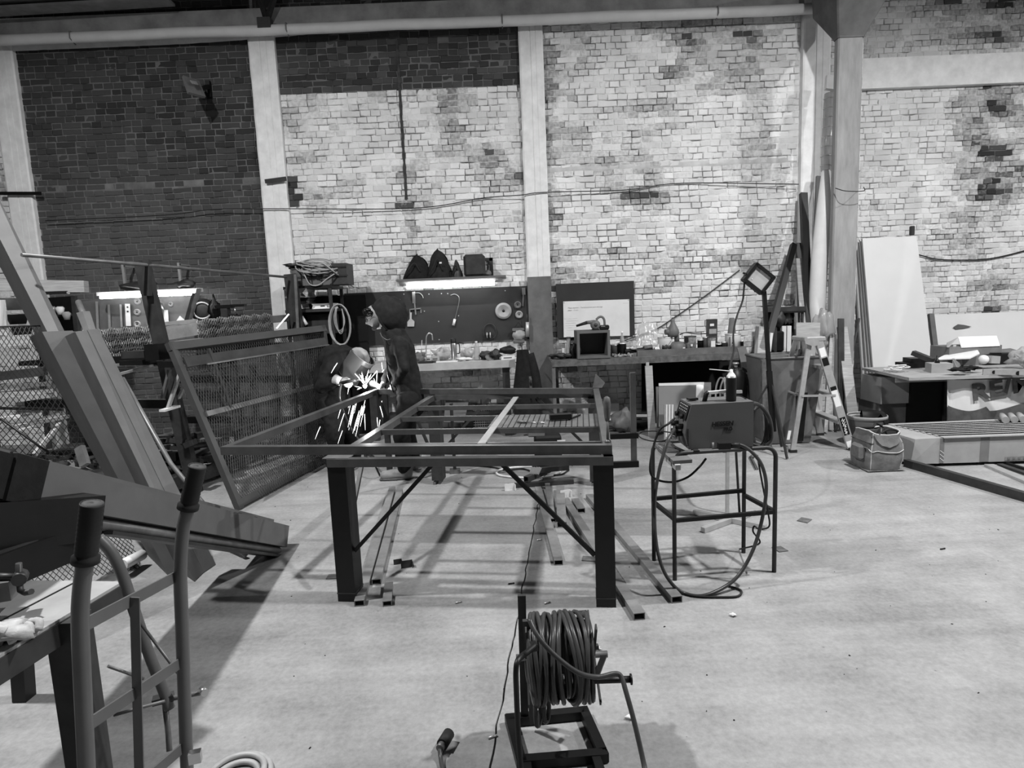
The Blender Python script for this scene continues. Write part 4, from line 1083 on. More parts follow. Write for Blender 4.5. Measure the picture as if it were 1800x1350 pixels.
for k in range(9):
    t_ = (k + .5) / 9; a = q[0].lerp(q[3], t_); b = q[1].lerp(q[2], t_); a = a.lerp(b, .02); b = a.lerp(b, .98)
    s_ = Part('top_slat', m_card); s_.mb.beam(V((a.x, a.y, h_ + .004)), V((b.x, b.y, h_ + .004)), .112, .008); pc.parts.append(s_)
pc.parts.remove(lid)
def on_front(x0, x1, z0, z1, nm, m, off=.003):
    p = pc.P(nm, m); f = lambda x: y0 - .06 * (x - px0) / L_ - off
    p.slab([V((x0, f(x0), z0)), V((x1, f(x1), z0)), V((x1, f(x1), z1)), V((x0, f(x0), z1))], .002)
xa = lambda px: AT(px, 790, y0).x
on_front(xa(1652), xa(1659), .035, h_, 'tape_band', m_cardd); on_front(xa(1721), xa(1736), .035, h_, 'tape_band', m_cardd)
for k in range(3):
    z = .05 + .035 * k; p = pc.P('white_stripe', m_white)
    p.slab([V((xa(1652), y0 - .006, z + .03)), V((xa(1659), y0 - .006, z)), V((xa(1659), y0 - .006, z + .006)), V((xa(1652), y0 - .006, z + .036))], .001)
on_front(xa(1764), xa(1810), .04, .075, 'printed_label', M('printed_card_grey', .2, .8))
for k in range(4):
    x = xa(1768 + 9 * k); on_front(x, x + .02, .048, .066, 'print_mark', m_cardd, .006)
pc.P('left_flap', m_card).hexa([V((px0 - .24, y0 + .02, .03)), V((px0 + .0, y0 + .0, .03)), V((px0 - .1, yr, .03)), V((px0 - .3, yr, .03)), V((px0 - .2, y0 + .03, h_ - .01)), V((px0 + .0, y0 + .0, h_)), V((px0 - .1, yr, h_)), V((px0 - .26, yr, h_ - .01))])
for k in range(3):
    p = AT(1762 + 15 * k, 742 + 4 * k, 5.9)
    one('paper_roll', ['thin paper roll behind the parcel, nearest the banner', 'middle paper roll behind the parcel', 'paper roll behind the parcel nearest the frame edge'][k], 'roll', m_card).cyl(V((p.x, 5.86, h_ + .042)), V((p.x + .12, 6.06, h_ + .042)), .032, 14)
# steel bars on the floor
plank('long dark steel bar lying on the floor from the tool bag to the right', FL(1592, 820) + V((0, 0, .035)), FL(1900, 910) + V((0, 0, .035)), .05, .07, m_steel, up=(0, 0, 1), name='floor_bar', cat='steel bar')
for i, (a, b, w_, m, lab) in enumerate([((1738, 820), (1880, 880), .08, m_alu, 'bright flat bar in front of the parcel'), ((1757, 819), (1900, 868), .05, m_steel, 'dark bar in front of the parcel'), ((1770, 817), (1920, 862), .03, m_black, 'thin black bar furthest from the bright one')]):
    plank(lab, FL(*a) + V((0, 0, .012)), FL(*b) + V((0, 0, .012)), w_, .022, m, up=(0, 0, 1), name='floor_bar', cat='steel bar')
plank('thin white bar poking out under the ladder foot', FL(1492, 776) + V((0, 0, .01)), FL(1520, 786) + V((0, 0, .01)), .03, .016, m_alu, up=(0, 0, 1), name='floor_bar', cat='steel bar')

# ================================================================ right worktable
TZ2 = .72
A2 = lambda px, py, d: AT(px, py, d * 1.185)
wt = Thing('plywood_worktable', 'worktable with a thick plywood top at the right wall', 'table')
tq = [HZ(1515, 646, TZ2), HZ(1598, 664, TZ2), HZ(1800, 658, TZ2), HZ(1800, 640, TZ2)]
A0 = V((tq[0].x, tq[0].y, TZ2)); B0 = V((tq[1].x, tq[1].y, TZ2)); dx = V((2.4, -.85 * 0, 0))
dr2 = (HZ(1800, 658, TZ2) - B0); dr2.z = 0; dr2.normalize(); 
C0 = B0 + dr2 * 2.2; D0 = A0 + dr2 * 2.2
wt.P('tabletop', m_woodh).slab([B0, C0, D0, A0], .03)
for p in (B0 + dr2 * .78 + V((0, .62, 0)), B0 + dr2 * 1.95 + V((0, .62, 0)), A0 + dr2 * .75 + V((0, -.12, 0)), A0 + dr2 * 1.95 + V((0, -.12, 0))):
    wt.P('leg', m_steel).box(V((p.x, p.y, (TZ2 - .03) / 2)), (.06, .06, TZ2 - .03))
wt.P('apron', m_wood).beam(B0 + dr2 * .05 + V((0, .3, -.06)), C0 + V((0, .3, -.06)), .02, .06)
# banner below
bn = Thing('advertising_banner', 'white advertising banner with grey lettering hung under the worktable', 'banner')
yb_ = 6.22
pb_ = lambda px, py: AT(px, py, yb_)
ban = bn.part('sheet', m_white)
def banf(u, v):
    px = 1665 + 245 * u; py = (668 - 2 * u) + (72) * v
    p = pb_(px, py); p.y += .05 * math.exp(-u * 14) * sin(u * 30); return p
ban.mb.grid(banf, 40, 8)
m_gl = M('grey_print', .09, .7)
wv = bn.part('wave_print', m_gl)
def wf_(u, v):
    px = 1665 + 245 * u; top = 713 + 14 * u * 3 if u < .26 else (724 - 22 * sstep(.26, .6, u) + 6 * math.sin(u * 14) * .3)
    top = 712 + 10 * sin(pi * min(u / .3, 1)) if u < .3 else 722 - 16 * sstep(.3, .62, u)
    py = top + (739 - top) * v
    p = pb_(px, py); p.y += .05 * math.exp(-u * 14) * sin(u * 30) - .01; return p
wv.mb.grid(wf_, 40, 4)
Xd = (pb_(1787, 689) - pb_(1718, 702)).normalized(); Zd = V((-Xd.z, 0, Xd.x))
text_part(bn, 'lettering', 'RE/MAX', .236, m_gl, pb_(1707, 704) + V((0, -.02, 0)), Xd, Zd, .002, bold=.007, space=1.03, wide=1.22)
mo = Thing('dark_blob_sack', 'dark rounded sack lying in front of the banner', 'sack'); mo.P('sack', m_black).blob(V((pb_(1724, 735).x, 6.36, .13)), (.13, .1, .12), 8, 3, .3)
# boxes under
cbx = one('cardboard_box', 'closed cardboard box standing on end under the left of the worktable', 'box', m_card)
p0 = AT(1552, 712, 6.75); p1 = AT(1600, 670, 6.75); cbx.box(((p0.x + p1.x) / 2, 6.95, .50), (p1.x - p0.x + .05, .4, .30)); 
one('cardboard_box', 'lower cardboard box supporting the one standing on end under the worktable', 'box', m_cardd).box(((p0.x + p1.x) / 2 + .02, 7.0, .174), (.36, .42, .346))
one('dark_cabinet', 'dark cabinet standing under the middle of the worktable', 'cabinet', m_black).box((AT(1634, 700, 6.7).x, 6.95, .34), (.40, .45, .68))
# white door panels
dz = Thing('stack_marker', 'small dark block resting on top of the leaning white panels', 'block'); p = AT(1603, 408, WR - .2); dz.P('body', m_steel).box(p + V((0, 0, .02)), (.06, .05, .13), 0, bev=.01)
def panel(label, pxl, pxr, ptop, yfoot, ytop, m, pfl, pfr, t=.035):
    a, b = V((AT(pfl, 712, yfoot).x, yfoot, 0.004)), V((AT(pfr, 712, yfoot).x, yfoot, 0.004))
    c_, d_ = AT(pxr, ptop, ytop), AT(pxl, ptop, ytop); c_.z = d_.z = (c_.z + d_.z) / 2
    mb = one('laminate_sheet', label, 'sheet', m); mb.slab([a, b, c_, d_], t); return mb
mp = M('off_white_laminate', .66, .45, 0, .03, 3); mp2 = M('panel_edge_grey', .35, .6, 0, .1, 6)
panel('front white panel of the leaning stack by the column', 1516, 1611, 417, 8.25, 8.80, mp, 1541, 1650)
panel('second white panel of the leaning stack showing only its edge', 1512, 1609, 419, 8.33, 8.88, mp, 1535, 1640)
panel('third white panel of the leaning stack, slightly further left', 1508, 1606, 421, 8.41, 8.96, mp, 1528, 1630)
panel('rearmost white panel of the leaning stack nearest the column', 1501, 1600, 427, 8.49, 9.04, mp, 1520, 1620)
sh = one('marked_sheet', 'big white sheet with a torn patch leaning on the wall behind the worktable', 'sheet', mp)
sh.slab([V((AT(1655, 700, 8.6).x, 8.6, .004)), V((9.2, 8.6, .004)), V((9.2, 8.98, 1.22)), V((AT(1638, 550, 8.98).x, 8.98, 1.22))], .02)
sp_ = AT(1640, 560, 8.9)
plank('grey post leaning between the white panel and the marked sheet', V((AT(1655, 700, 8.45).x, 8.45, .02)), AT(1636, 552, 8.85), .07, .05, m_greyp)
st_ = Thing('torn_patch', 'dark torn spot stuck on the big white sheet', 'patch'); st_.P('patch', m_greyp).slab([AT(1676, 575, 8.895), AT(1684, 570, 8.895), AT(1694, 571, 8.895), AT(1708, 574, 8.895), AT(1696, 577, 8.895), AT(1680, 579, 8.895)][::-1], .004)

# things on the worktable
def onT(px, py): return HZ(px, py, TZ2)
ob = Thing('open_carton', 'open white carton with raised flap at the back of the worktable', 'carton')
c = onT(1730, 650) + V((0, .42, 0)); 
X0, X1 = AT(1668, 610, c.y).x, AT(1760, 610, c.y).x
ob.P('body', m_cardd).box(((X0 + X1) / 2, c.y + .15, TZ2 + .11), (X1 - X0, .32, .22))
ob.P('flap', m_paper).slab([AT(1690, 611, c.y - .02), AT(1758, 608, c.y - .02), AT(1752, 590, c.y + .12), AT(1684, 592, c.y + .12)], .006)
ob.P('side_flap', m_card).slab([AT(1664, 610, c.y), AT(1668, 611, c.y), AT(1684, 593, c.y + .1), AT(1665, 602, c.y + .1)], .006)
ob.P('picture_print', m_wood).slab([AT(1674, 616, c.y - .004), AT(1679, 618, c.y - .004), AT(1681, 606, c.y - .004), AT(1676, 606, c.y - .004)], .002)
fb = one('white_sheet_stack', 'white folded sheets lying slanted on the worktable', 'papers', m_paper)
a = onT(1650, 632); fb.slab([A2(1646, 631, 5.55), A2(1705, 629, 5.5), A2(1722, 621, 5.7), A2(1718, 614, 5.9), A2(1660, 624, 5.9)], .012)
bm = Thing('black_tool_case', 'stack of flat black tool parts on the left of the worktable', 'tool case')
p = onT(1600, 645); bm.P('lower_case', m_black).box((p.x, 7.0, TZ2 + .03), (.26, .22, .06), .1); bm.P('upper_case', m_black).box((p.x + .05, 7.0, TZ2 + .085), (.22, .18, .05), -.1); bm.P('lever', m_steel).beam(A2(1605, 620, 5.75), A2(1640, 634, 5.6), .07, .05)
cdw = one('tangled_white_cord', 'tangle of white cord lying on the left end of the worktable', 'cord', m_paper)
rr = random.Random(8); pp_ = onT(1595, 657)
for k in range(7): cdw.tube(circ(V((pp_.x + rr.uniform(-.1, .14), 6.65 + rr.uniform(-.05, .08), TZ2 + .02 + .008 * k)), rr.uniform(.04, .09), ax=V((1, 0, rr.uniform(-.2, .2))), ay=V((0, 1, rr.uniform(-.2, .2))), n=16, jit=.1), .006, 5, closed=True)
wbk = Thing('router_on_block', 'wooden block with a dark bit standing on the front of the worktable', 'block')
p = onT(1655, 655); wbk.P('block', m_card).box((p.x, 6.5, TZ2 + .05), (.20, .17, .10), -.25); wbk.P('bit', m_black).lathe((p.x - .02, 6.5, TZ2 + .10), [(0, 0), (.025, 0), (.02, .03), (.01, .04), (.01, .08), (0, .08)], 12)
bl = Thing('light_bulb', 'white round light bulb in its carton sleeve lying on the worktable', 'bulb')
p = A2(1729, 632, 5.55); bl.P('bulb', m_white).blob(p, (.05, .05, .05), 10, 0, 0); bl.P('sleeve', m_card).beam(p + V((.05, 0, 0)), p + V((.16, .02, -.01)), .08, .08)
bl.P('sleeve_end', m_black).beam(p + V((.16, .02, -.01)), p + V((.165, .021, -.01)), .082, .082)
lv = Thing('spirit_level', 'pale spirit level lying along the front of the worktable', 'level')
a, b = A2(1728, 648, 5.2), A2(1830, 650, 5.05); a.z = b.z = TZ2 + .03; lv.P('body', m_alu).beam(a, b, .025, .055, up=(0, 0, 1)); lv.P('vial_window', m_black).cyl(a.lerp(b, .18) + V((0, -.016, 0)), a.lerp(b, .18) + V((0, -.01, 0)), .018, 14)
lv.P('vial_window', m_black).cyl(a.lerp(b, .6) + V((0, -.016, -.01)), a.lerp(b, .6) + V((0, -.01, -.01)), .022, 14)
bb_ = Thing('bubble_wrap', 'crumpled clear plastic lying at the right end of the worktable', 'plastic'); bb_.P('film', m_clear).blob(A2(1795, 632, 5.5) + V((0, 0, .01)), (.10, .1, .08), 10, 5, .5)
tk = Thing('toolbox_dark', 'low dark box with grey lid behind the bulb on the worktable', 'box')
p = A2(1760, 625, 5.9); tk.P('body', m_black).box((p.x, 7.0, TZ2 + .06), (.5, .2, .12)); tk.P('lid', m_greyp).slab([A2(1740, 619, 5.85), A2(1800, 619, 5.85), A2(1776, 612, 6.0), A2(1755, 614, 6.0)], .01)
tri = Thing('folded_bracket', 'folded triangular cardboard piece on the middle of the worktable', 'bracket')
tri.P('left_face', m_card).slab([A2(1674, 648, 5.5), A2(1683, 648, 5.45), A2(1674, 630, 5.5)], .004); tri.P('right_face', m_cardd).slab([A2(1683, 648, 5.45), A2(1692, 640, 5.6), A2(1690, 632, 5.6), A2(1674, 630, 5.5)], .004)
gv = Thing('black_gloves', 'pair of dark gloves lying on the worktable near its front', 'gloves'); gv.P('glove', m_cloth).blob(A2(1688, 653, 5.25) + V((0, 0, .02)), (.09, .05, .02), 8, 2, .5); gv.P('glove', m_cloth).blob(A2(1706, 650, 5.35) + V((0, 0, .02)), (.08, .05, .02), 8, 7, .5)

# low cabinet and clutter between the bin and the wall
ch = Thing('steel_locker_shelf', 'small shelf unit with a dark channel lid standing behind the bin', 'shelf unit')
yq = 7.55
xa_, xb_ = AT(1360, 580, yq).x, AT(1412, 580, yq).x; zt_ = AT(1385, 548, yq).z; zs_ = AT(1385, 618, yq).z
ch.P('lid_channel', m_steel).box(((xa_ + xb_) / 2, yq + .12, zt_ + .03), (xb_ - xa_ + .02, .3, .055))
ch.P('lid_lip', m_black).box(((xa_ + xb_) / 2, yq - .035, zt_ - .005), (xb_ - xa_ + .02, .01, .02))
ch.P('back_panel', m_black).box(((xa_ + xb_) / 2, yq + .26, (zt_ + zs_) / 2), (xb_ - xa_ - .02, .02, zt_ - zs_))
ch.P('shelf', m_steel).box(((xa_ + xb_) / 2, yq + .12, zs_ - .015), (xb_ - xa_ + .1, .3, .03))
for x_ in (xa_ + .02, xb_ - .02):
    for y_ in (yq - .01, yq + .25): ch.P('leg', m_steel).box((x_, y_, zt_ / 2), (.025, .025, zt_))
for k, px in enumerate((1383, 1392)):
    x_ = AT(px, 600, yq - .08).x; one('shelf_board', ['white board standing on the small shelf, left of two', 'white board standing on the small shelf, right of two'][k], 'board', m_white).box((x_, yq + .02, zs_ + .16), (.052, .05, .315))
kt = Thing('parts_tray', 'dark tray of small bright parts under the channel lid', 'tray'); x_ = AT(1393, 560, yq).x
kt.P('tray', m_black).box((x_, yq + .18, zt_ - .09), (.16, .1, .13)); kt.P('part_bits', m_alu).blob((x_, yq + .12, zt_ - .10), (.05, .02, .05), 6, 3, .8)
gg = Thing('hanging_welding_mask', 'dark welding mask hanging from the left end of the channel lid', 'mask'); x_ = AT(1367, 560, yq).x
gg.P('shell', m_steel).blob((x_, yq - .03, zt_ - .09), (.07, .05, .1), 9, 2, .2)
dk = one('dark_case', 'dark rounded case standing on the small shelf left of the white boards', 'case', m_black); dk.box((AT(1370, 600, yq).x, yq + .05, zs_ + .13), (.12, .14, .26), 0, bev=.02)
for k, (px, w_) in enumerate(((1330, .08), (1338, .12))):
    plank(['narrow tilted board left of the bin', 'wide tilted board left of the bin'][k], V((AT(px - 8, 700, 7.0).x, 7.0, .02)), AT(px + 4, 575, 7.6), w_, .02, m_wood if k else m_greyp)
plank('thin pale papers rolled upright behind the floodlight pole', AT(1352, 618, 7.1), AT(1356, 585, 7.1), .03, .03, m_paper, name='paper_tube', cat='paper')
plank('tilted grey board leaning against the end of the right workbench', V((AT(1342, 745, 6.9).x, 6.9, .01)), AT(1303, 610, 7.15), .10, .02, m_greyp)
# ================================================================ left workbench, tool board and tube light
def box_px(mb, x0, y0, x1, y1, d, depth, bev=0.0):     # box whose front face spans the given picture corners at distance d
    a, b = AT(x0, y1, d), AT(x1, y0, d)
    mb.box(((a.x + b.x) / 2, d + depth / 2, (a.z + b.z) / 2), (b.x - a.x, depth, b.z - a.z), bev=bev)
YB1 = 7.45
lb_ = Thing('workbench', 'thick pale topped workbench under the dark tool board', 'workbench')
zl = AT(800, 637, YB1).z; xl0, xl1 = AT(640, 640, YB1).x, AT(906, 640, YB1).x
lb_.P('worktop', M('dusty_worktop', .36, .7, 0, .2, 5)).box(((xl0 + xl1) / 2, (YB1 + WY) / 2 - .02, zl - .045), (xl1 - xl0, WY - YB1 - .06, .09))
for x_ in (xl0 + .06, xl1 - .12): 
    lb_.P('leg', m_steel).box((x_, YB1 + .12, (zl - .09) / 2), (.09, .09, zl - .09)); lb_.P('leg', m_steel).box((x_, WY - .12, (zl - .09) / 2), (.09, .09, zl - .09))
lb_.P('lower_shelf', m_steel).box(((xl0 + xl1) / 2, 7.95, .25), (xl1 - xl0 - .3, .3, .03))
ob_ = lambda px, dd=.2: V((AT(px, 640, YB1 + dd).x, YB1 + dd, zl))
BY = WY - .02
tbd = Thing('tool_board', 'wide dark tool board screwed to the brick wall above the left bench', 'board')
a, b = AT(612, 600, BY), AT(927, 508, BY); a.z = 1.16; b.z = 1.862
tbd.P('panel', m_board).box(((a.x + b.x) / 2, BY - .005, (a.z + b.z) / 2), (b.x - a.x, .022, b.z - a.z))
for px, py in ((754, 517), (776, 516), (787, 516), (806, 555), (771, 565), (746, 547), (710, 517), (888, 511), (772, 597)): tbd.P('screw_head', m_alu).cyl(AT(px, py, BY - .012), AT(px, py, BY - .03), .008, 8)
FB = BY - .04
# tube light under a shelf of bags
tl = Thing('tube_light', 'glowing fluorescent tube fixed under the shelf of bags above the tool board', 'lamp')
yt = 7.86
a, b = AT(712, 505, yt), AT(872, 499, yt); b.z = a.z = (a.z + b.z) / 2
m_tube = M('glowing_tube', .9, .4, 0, 0, 1, emit=26)
tl.P('tube', m_tube).tube([a, b], .018, 12)
tl.P('housing', m_white).box(((a.x + b.x) / 2, yt + .05, a.z + .045), (b.x - a.x + .16, .08, .045))
for p in (a, b): tl.P('end_cap', m_white).tube([p - V((.02, 0, 0)), p + V((.02, 0, 0))], .024, 10)
shf = Thing('bag_shelf', 'narrow shelf on angle brackets above the tube light', 'shelf')
zsf = a.z + .085
shf.P('board', m_greyp).box(((a.x + b.x) / 2 + .02, 7.98, zsf), (b.x - a.x + .22, .40, .03))
pb = AT(863, 453, 8.15); shf.P('bracket', m_steel).box((pb.x, 8.15, (pb.z + zsf) / 2), (.045, .03, pb.z - zsf)); shf.P('bracket', m_steel).box((pb.x - .03, 8.15, pb.z - .02), (.1, .03, .04))
pb2 = AT(722, 460, 8.15); shf.P('bracket', m_steel).box((pb2.x, 8.15, (pb2.z + zsf) / 2), (.03, .03, pb2.z - zsf))
for i, (px, w_, h_, lab, m) in enumerate([(732, .22, .30, 'dark backpack slumped at the left end of the wall shelf', m_cloth), (772, .20, .36, 'tall dark peaked bag in the middle of the wall shelf', m_cloth2), (803, .08, .22, 'small dark upright bundle between the bags on the wall shelf', m_steel)]):
    bgx = Thing('bag', lab, 'bag'); p = AT(px, 480, 7.95)
    def bf(u, v, p=p, w_=w_, h_=h_, i=i):
        a_ = 2 * pi * u; k = (1 - v) ** .55 * (1 + .25 * noise.noise(V((u * 3 + i, v * 2, i)))) if v < 1 else 0
        return V((p.x + cos(a_) * w_ * k * .95 + (.03 * v if i == 0 else 0), 7.95 + sin(a_) * .12 * k, zsf + .015 + h_ * v * (1 - .15 * noise.noise(V((u * 4, i, 0))))))
    bgx.P('body', m).grid(bf, 24, 10)
    bgx.P('strap', m_rubber).tube(curve_pts([V((p.x - w_ * .6, 7.83, zsf + .05)), V((p.x - w_ * .3, 7.80, zsf + .14)), V((p.x, 7.84, zsf + h_ * .7)), V((p.x + w_ * .3, 7.84, zsf + .1))], 6), .008, 5)
    if i == 1: bgx.P('white_tag', m_white).box((p.x + .04, 7.80, zsf + .2), (.03, .004, .02))
bxg = Thing('dark_fabric_box', 'square dark fabric box at the right of the wall shelf', 'box'); p = AT(835, 480, 7.95)
bxg.P('body', m_steel).box((p.x, 7.95, zsf + .155), (.27, .22, .28), 0, bev=.03)
one('shelf_packet', 'low grey packet lying beside the bracket on the wall shelf', 'packet', m_greyp).blob((AT(856, 488, 7.95).x, 7.95, zsf + .05), (.06, .05, .04), 8, 1, .3)
# tools on the board
def hang(name, label, cat, m): return one(name, label, cat, m)
def disc(label, px, py, r, m, thick=.02, name='grinding_disc', hub=True):
    t = Thing(name, label, 'disc'); p = AT(px, py, FB)
    t.P('disc', m).lathe(p, [(0, 0), (r * .2, 0), (r * .22, .004), (r * .7, .004), (r * .74, .010), (r * .8, .002), (r, .002), (r, -thick), (0, -thick)], 28, axis=V((0, -1, 0)))
    if hub: t.P('hub', m_black).lathe(p + V((0, -.006, 0)), [(0, 0.002), (r * .16, 0.002), (r * .16, -.006)], 14, axis=V((0, -1, 0)))
    t.P('nail', m_steel).cyl(p, V((p.x, BY, p.z)), .004, 6)
m_stone = M('pale_grindstone', .30, .8, 0, .1, 20)
disc('large ringed grinding disc hanging on the right of the tool board', 885, 546.5, .108, m_stone)
disc('small grey disc hanging top right on the tool board', 910, 536, .048, m_greyp)
disc('small pale disc hanging below the other small disc', 912.5, 553, .05, m_stone)
wr_ = Thing('bar_tool', 'bright adjustable wrench hanging at the top left of the tool board', 'wrench')
wr_.P('shaft', m_bright).beam(AT(727, 515, FB), AT(731, 553, FB), .018, .01, up=(0, 1, 0)); wr_.P('crossbar', m_bright).beam(AT(720, 544, FB), AT(740, 542, FB), .014, .01, up=(0, 1, 0)); wr_.P('jaw', m_bright).beam(AT(727, 513, FB), AT(728, 533, FB), .04, .014, up=(0, 1, 0))
for px in (720.5, 740): wr_.P('pin', m_bright).beam(AT(px, 544, FB), AT(px, 550, FB), .012, .01, up=(0, 1, 0))
tw = Thing('notched_trowel', 'pale spatula with a drilled handle hanging on the left of the tool board', 'spatula')
tw.P('blade', m_alu).slab([AT(716, 574, FB), AT(728, 574, FB), AT(728.5, 565, FB), AT(724, 561, FB), AT(720, 561, FB), AT(716, 566, FB)], .008); tw.P('handle', m_alu).beam(AT(722, 562, FB), AT(722, 549, FB), .026, .008, up=(0, 1, 0)); tw.P('cord', m_alu).beam(AT(721, 549, FB), AT(720.5, 545, FB), .006, .004, up=(0, 1, 0))
for px in (703, 690): 
    mb = hang('drill_bit', 'thin drill bit hanging near the hood of the standing worker' if px == 703 else 'pale narrow tool hanging behind the hood of the standing worker', 'drill bit', m_bright); mb.beam(AT(px, 526, FB), AT(px, 545, FB), .012, .01, up=(0, 1, 0))
hk = Thing('hooked_pull_tool', 'long thin hooked tool with a white handle hanging in the middle of the board', 'tool')
hk.P('rod', m_bright).tube(curve_pts([AT(792, 519, FB), AT(799, 517, FB), AT(806, 521, FB), AT(807, 530, FB), AT(803, 548, FB), AT(799, 563, FB)], 6), .005, 6); hk.P('handle', m_white).cyl(AT(799.5, 561, FB), AT(797, 572, FB), .018, 10)
hk2 = hang('bent_wire_hook', 'small bent bright wire hooked beside the wrench on the board', 'hook', m_bright); hk2.tube(curve_pts([AT(728, 515, FB), AT(737, 515, FB), AT(742, 519, FB), AT(744, 524, FB)], 6), .006, 6)
gk = Thing('long_bright_key', 'bright flat key hanging at the right end of the tool board', 'key'); gk.P('head', m_bright).box(AT(920.5, 512, FB), (.045, .01, .09)); gk.P('shaft', m_bright).beam(AT(920, 515, FB), AT(919, 538, FB), .016, .008, up=(0, 1, 0))
wh = one('wire_rim_hoop', 'dark wire hoop hanging low on the right part of the tool board', 'hoop', m_steel); wh.tube(circ(AT(861, 583, FB), .085, n=26, r2=.105), .007, 6, closed=True)
yy_ = Thing('small_reel', 'small pale twin disc reel hanging inside the wire hoop', 'reel'); p = AT(859, 589, FB - .03); yy_.P('flange', m_alu).lathe(p + V((-.015, 0, 0)), [(0, 0), (.036, 0), (.036, .012), (0, .012)], 16, axis=V((-1, 0, 0))); yy_.P('flange', m_alu).lathe(p + V((.015, 0, 0)), [(0, 0), (.036, 0), (.036, .012), (0, .012)], 16, axis=V((1, 0, 0))); yy_.P('core', m_black).cyl(p - V((.018, 0, 0)), p + V((.018, 0, 0)), .02, 10)
mk = Thing('dust_mask', 'light respirator mask hanging at the lower right of the tool board', 'mask'); p = AT(912, 590, FB - .05)
mk.P('shell', m_stone).blob(p, (.085, .06, .07), 9, 3, .25); mk.P('visor', m_bright).box(AT(911, 579, FB - .06), (.16, .06, .035), bev=.01); mk.P('strap', m_rubber).tube(curve_pts([AT(904, 580, FB - .03), AT(911, 567, FB - .02), AT(919, 580, FB - .03)], 6), .004, 5); mk.P('lower_filter', m_greyp).box(AT(912, 600, FB - .05), (.15, .07, .05), bev=.01)
lg = Thing('caulking_tube', 'pale upright cartridge against the middle pilaster', 'cartridge'); lg.P('body', m_alu).cyl(AT(927, 592, 8.05), AT(927, 566, 8.05), .024, 12); lg.P('nozzle', m_steel).cyl(AT(927, 566, 8.05), AT(926, 552, 8.05), .006, 8)
# on the bench
def items(yo=0): pass
th = Thing('steel_flask', 'tall steel vacuum flask standing on the left workbench', 'flask'); p = ob_(799, .14)
hh = AT(799, 597, p.y).z - zl
th.P('body', m_bright).lathe(p, [(0, 0), (.036, 0), (.038, .01), (.038, hh * .78), (.03, hh * .86)], 20); th.P('cap', m_blackp).lathe(p + V((0, 0, hh * .84)), [(.034, 0), (.034, .05), (.02, .06), (0, .06)], 18); th.P('handle', m_blackp).tube(curve_pts([p + V((.036, 0, hh * .8)), p + V((.07, 0, hh * .78)), p + V((.07, 0, hh * .4)), p + V((.038, 0, hh * .35))], 6), .007, 6)
bo = Thing('plastic_bottle', 'translucent plastic bottle standing right of the steel flask', 'bottle'); p = ob_(839, .2); hh = AT(839, 602, p.y).z - zl
bo.P('body', m_clear).lathe(p, [(0, 0), (.036, 0), (.04, .02), (.04, hh * .5), (.036, hh * .7), (.02, hh * .9), (.014, hh)], 18); bo.P('cap', m_white).lathe(p + V((0, 0, hh)), [(.016, 0), (.016, .015), (0, .015)], 12)
tp_ = Thing('swan_neck_tap', 'thin swan neck pipe rising from the left end of the workbench', 'tap')
tp_.P('neck', m_bright).tube(curve_pts([ob_(749, .1), AT(749, 610, YB1 + .1), AT(749.5, 592, YB1 + .1), AT(754, 586, YB1 + .1), AT(759, 588, YB1 + .1), AT(760.5, 598, YB1 + .1)], 6), .008, 8); tp_.P('base', m_steel).box(ob_(753, .1) + V((0, 0, .01)), (.2, .1, .02))
one('thin_upright_rod', 'thin upright rod behind the swan neck pipe', 'rod', m_alu).cyl(ob_(741, .3), AT(741.5, 598, YB1 + .3), .005, 6)
for k, (px, w_, h_, d_, m, lab) in enumerate([(752, .12, .06, .3, m_white, 'small white carton under the swan neck pipe'), (766, .10, .07, .25, m_alu, 'small pale carton left of the flask'), (893, .17, .045, .12, m_white, 'flat white carton at the right end of the left workbench'), (885, .10, .18, .45, m_paper, 'white card standing behind the goggles on the left workbench'), (728, .05, .10, .45, m_white, 'small white jar lid standing beside the standing worker')]):
    p = ob_(px, d_); bx_ = Thing('small_carton', lab, 'carton'); bx_.P('box', m).box(p + V((0, 0, h_ / 2)), (w_, .08 if k < 3 else .02, h_), .1); bx_.P('print', m_greyp).box(p + V((0, -.042 if k < 3 else -.012, h_ / 2)), (w_ * .6, .002, h_ * .3), .1)
for k, (px, w_, h_, d_, m, lab, s_) in enumerate([(738, .10, .06, .2, m_greyp, 'dark crumpled rag at the left end of the workbench', .5), (778, .12, .08, .35, m_clear, 'crumpled clear bag behind the flask', .5), (824, .08, .07, .4, m_clear, 'clear crumpled film beside the bottle', .4), (857, .10, .05, .2, m_steel, 'grinder lying on the workbench right of the bottle', .4), (871, .07, .06, .12, m_steel, 'dark tool heap on the right half of the workbench', .5), (893, .11, .05, .3, m_blackp, 'pair of dark goggles lying on the flat white carton', .2), (812, .10, .02, .15, m_paper, 'crumpled white paper between flask and bottle', .5)]):
    p = ob_(px, d_); one('bench_item', lab, ['rag', 'plastic bag', 'film', 'grinder', 'tool', 'goggles', 'paper'][k], m).blob(p + V((0, 0, h_ + (.05 if k == 5 else 0))), (w_, .06, h_), 9, k, s_)
disc_ = Thing('cutting_disc', 'pale cutting disc leaning on the grinder on the workbench', 'disc'); p = AT(861, 629, YB1 + .1); disc_.P('disc', m_greyp).lathe(p, [(0, 0), (.06, 0), (.06, .005), (0, .005)], 20, axis=V((.3, -.5, .8)))
one('bench_plank', 'thin pale strip lying along the front of the left workbench', 'strip', m_paper).box(ob_(782, .08) + V((0, 0, .008)), (.32, .05, .014))
one('bench_vise_plate', 'dark low vise plate at the left end of the workbench', 'plate', m_black).box(ob_(752, .02 + .06) + V((-.02, -.03, .012)), (.18, .08, .02))
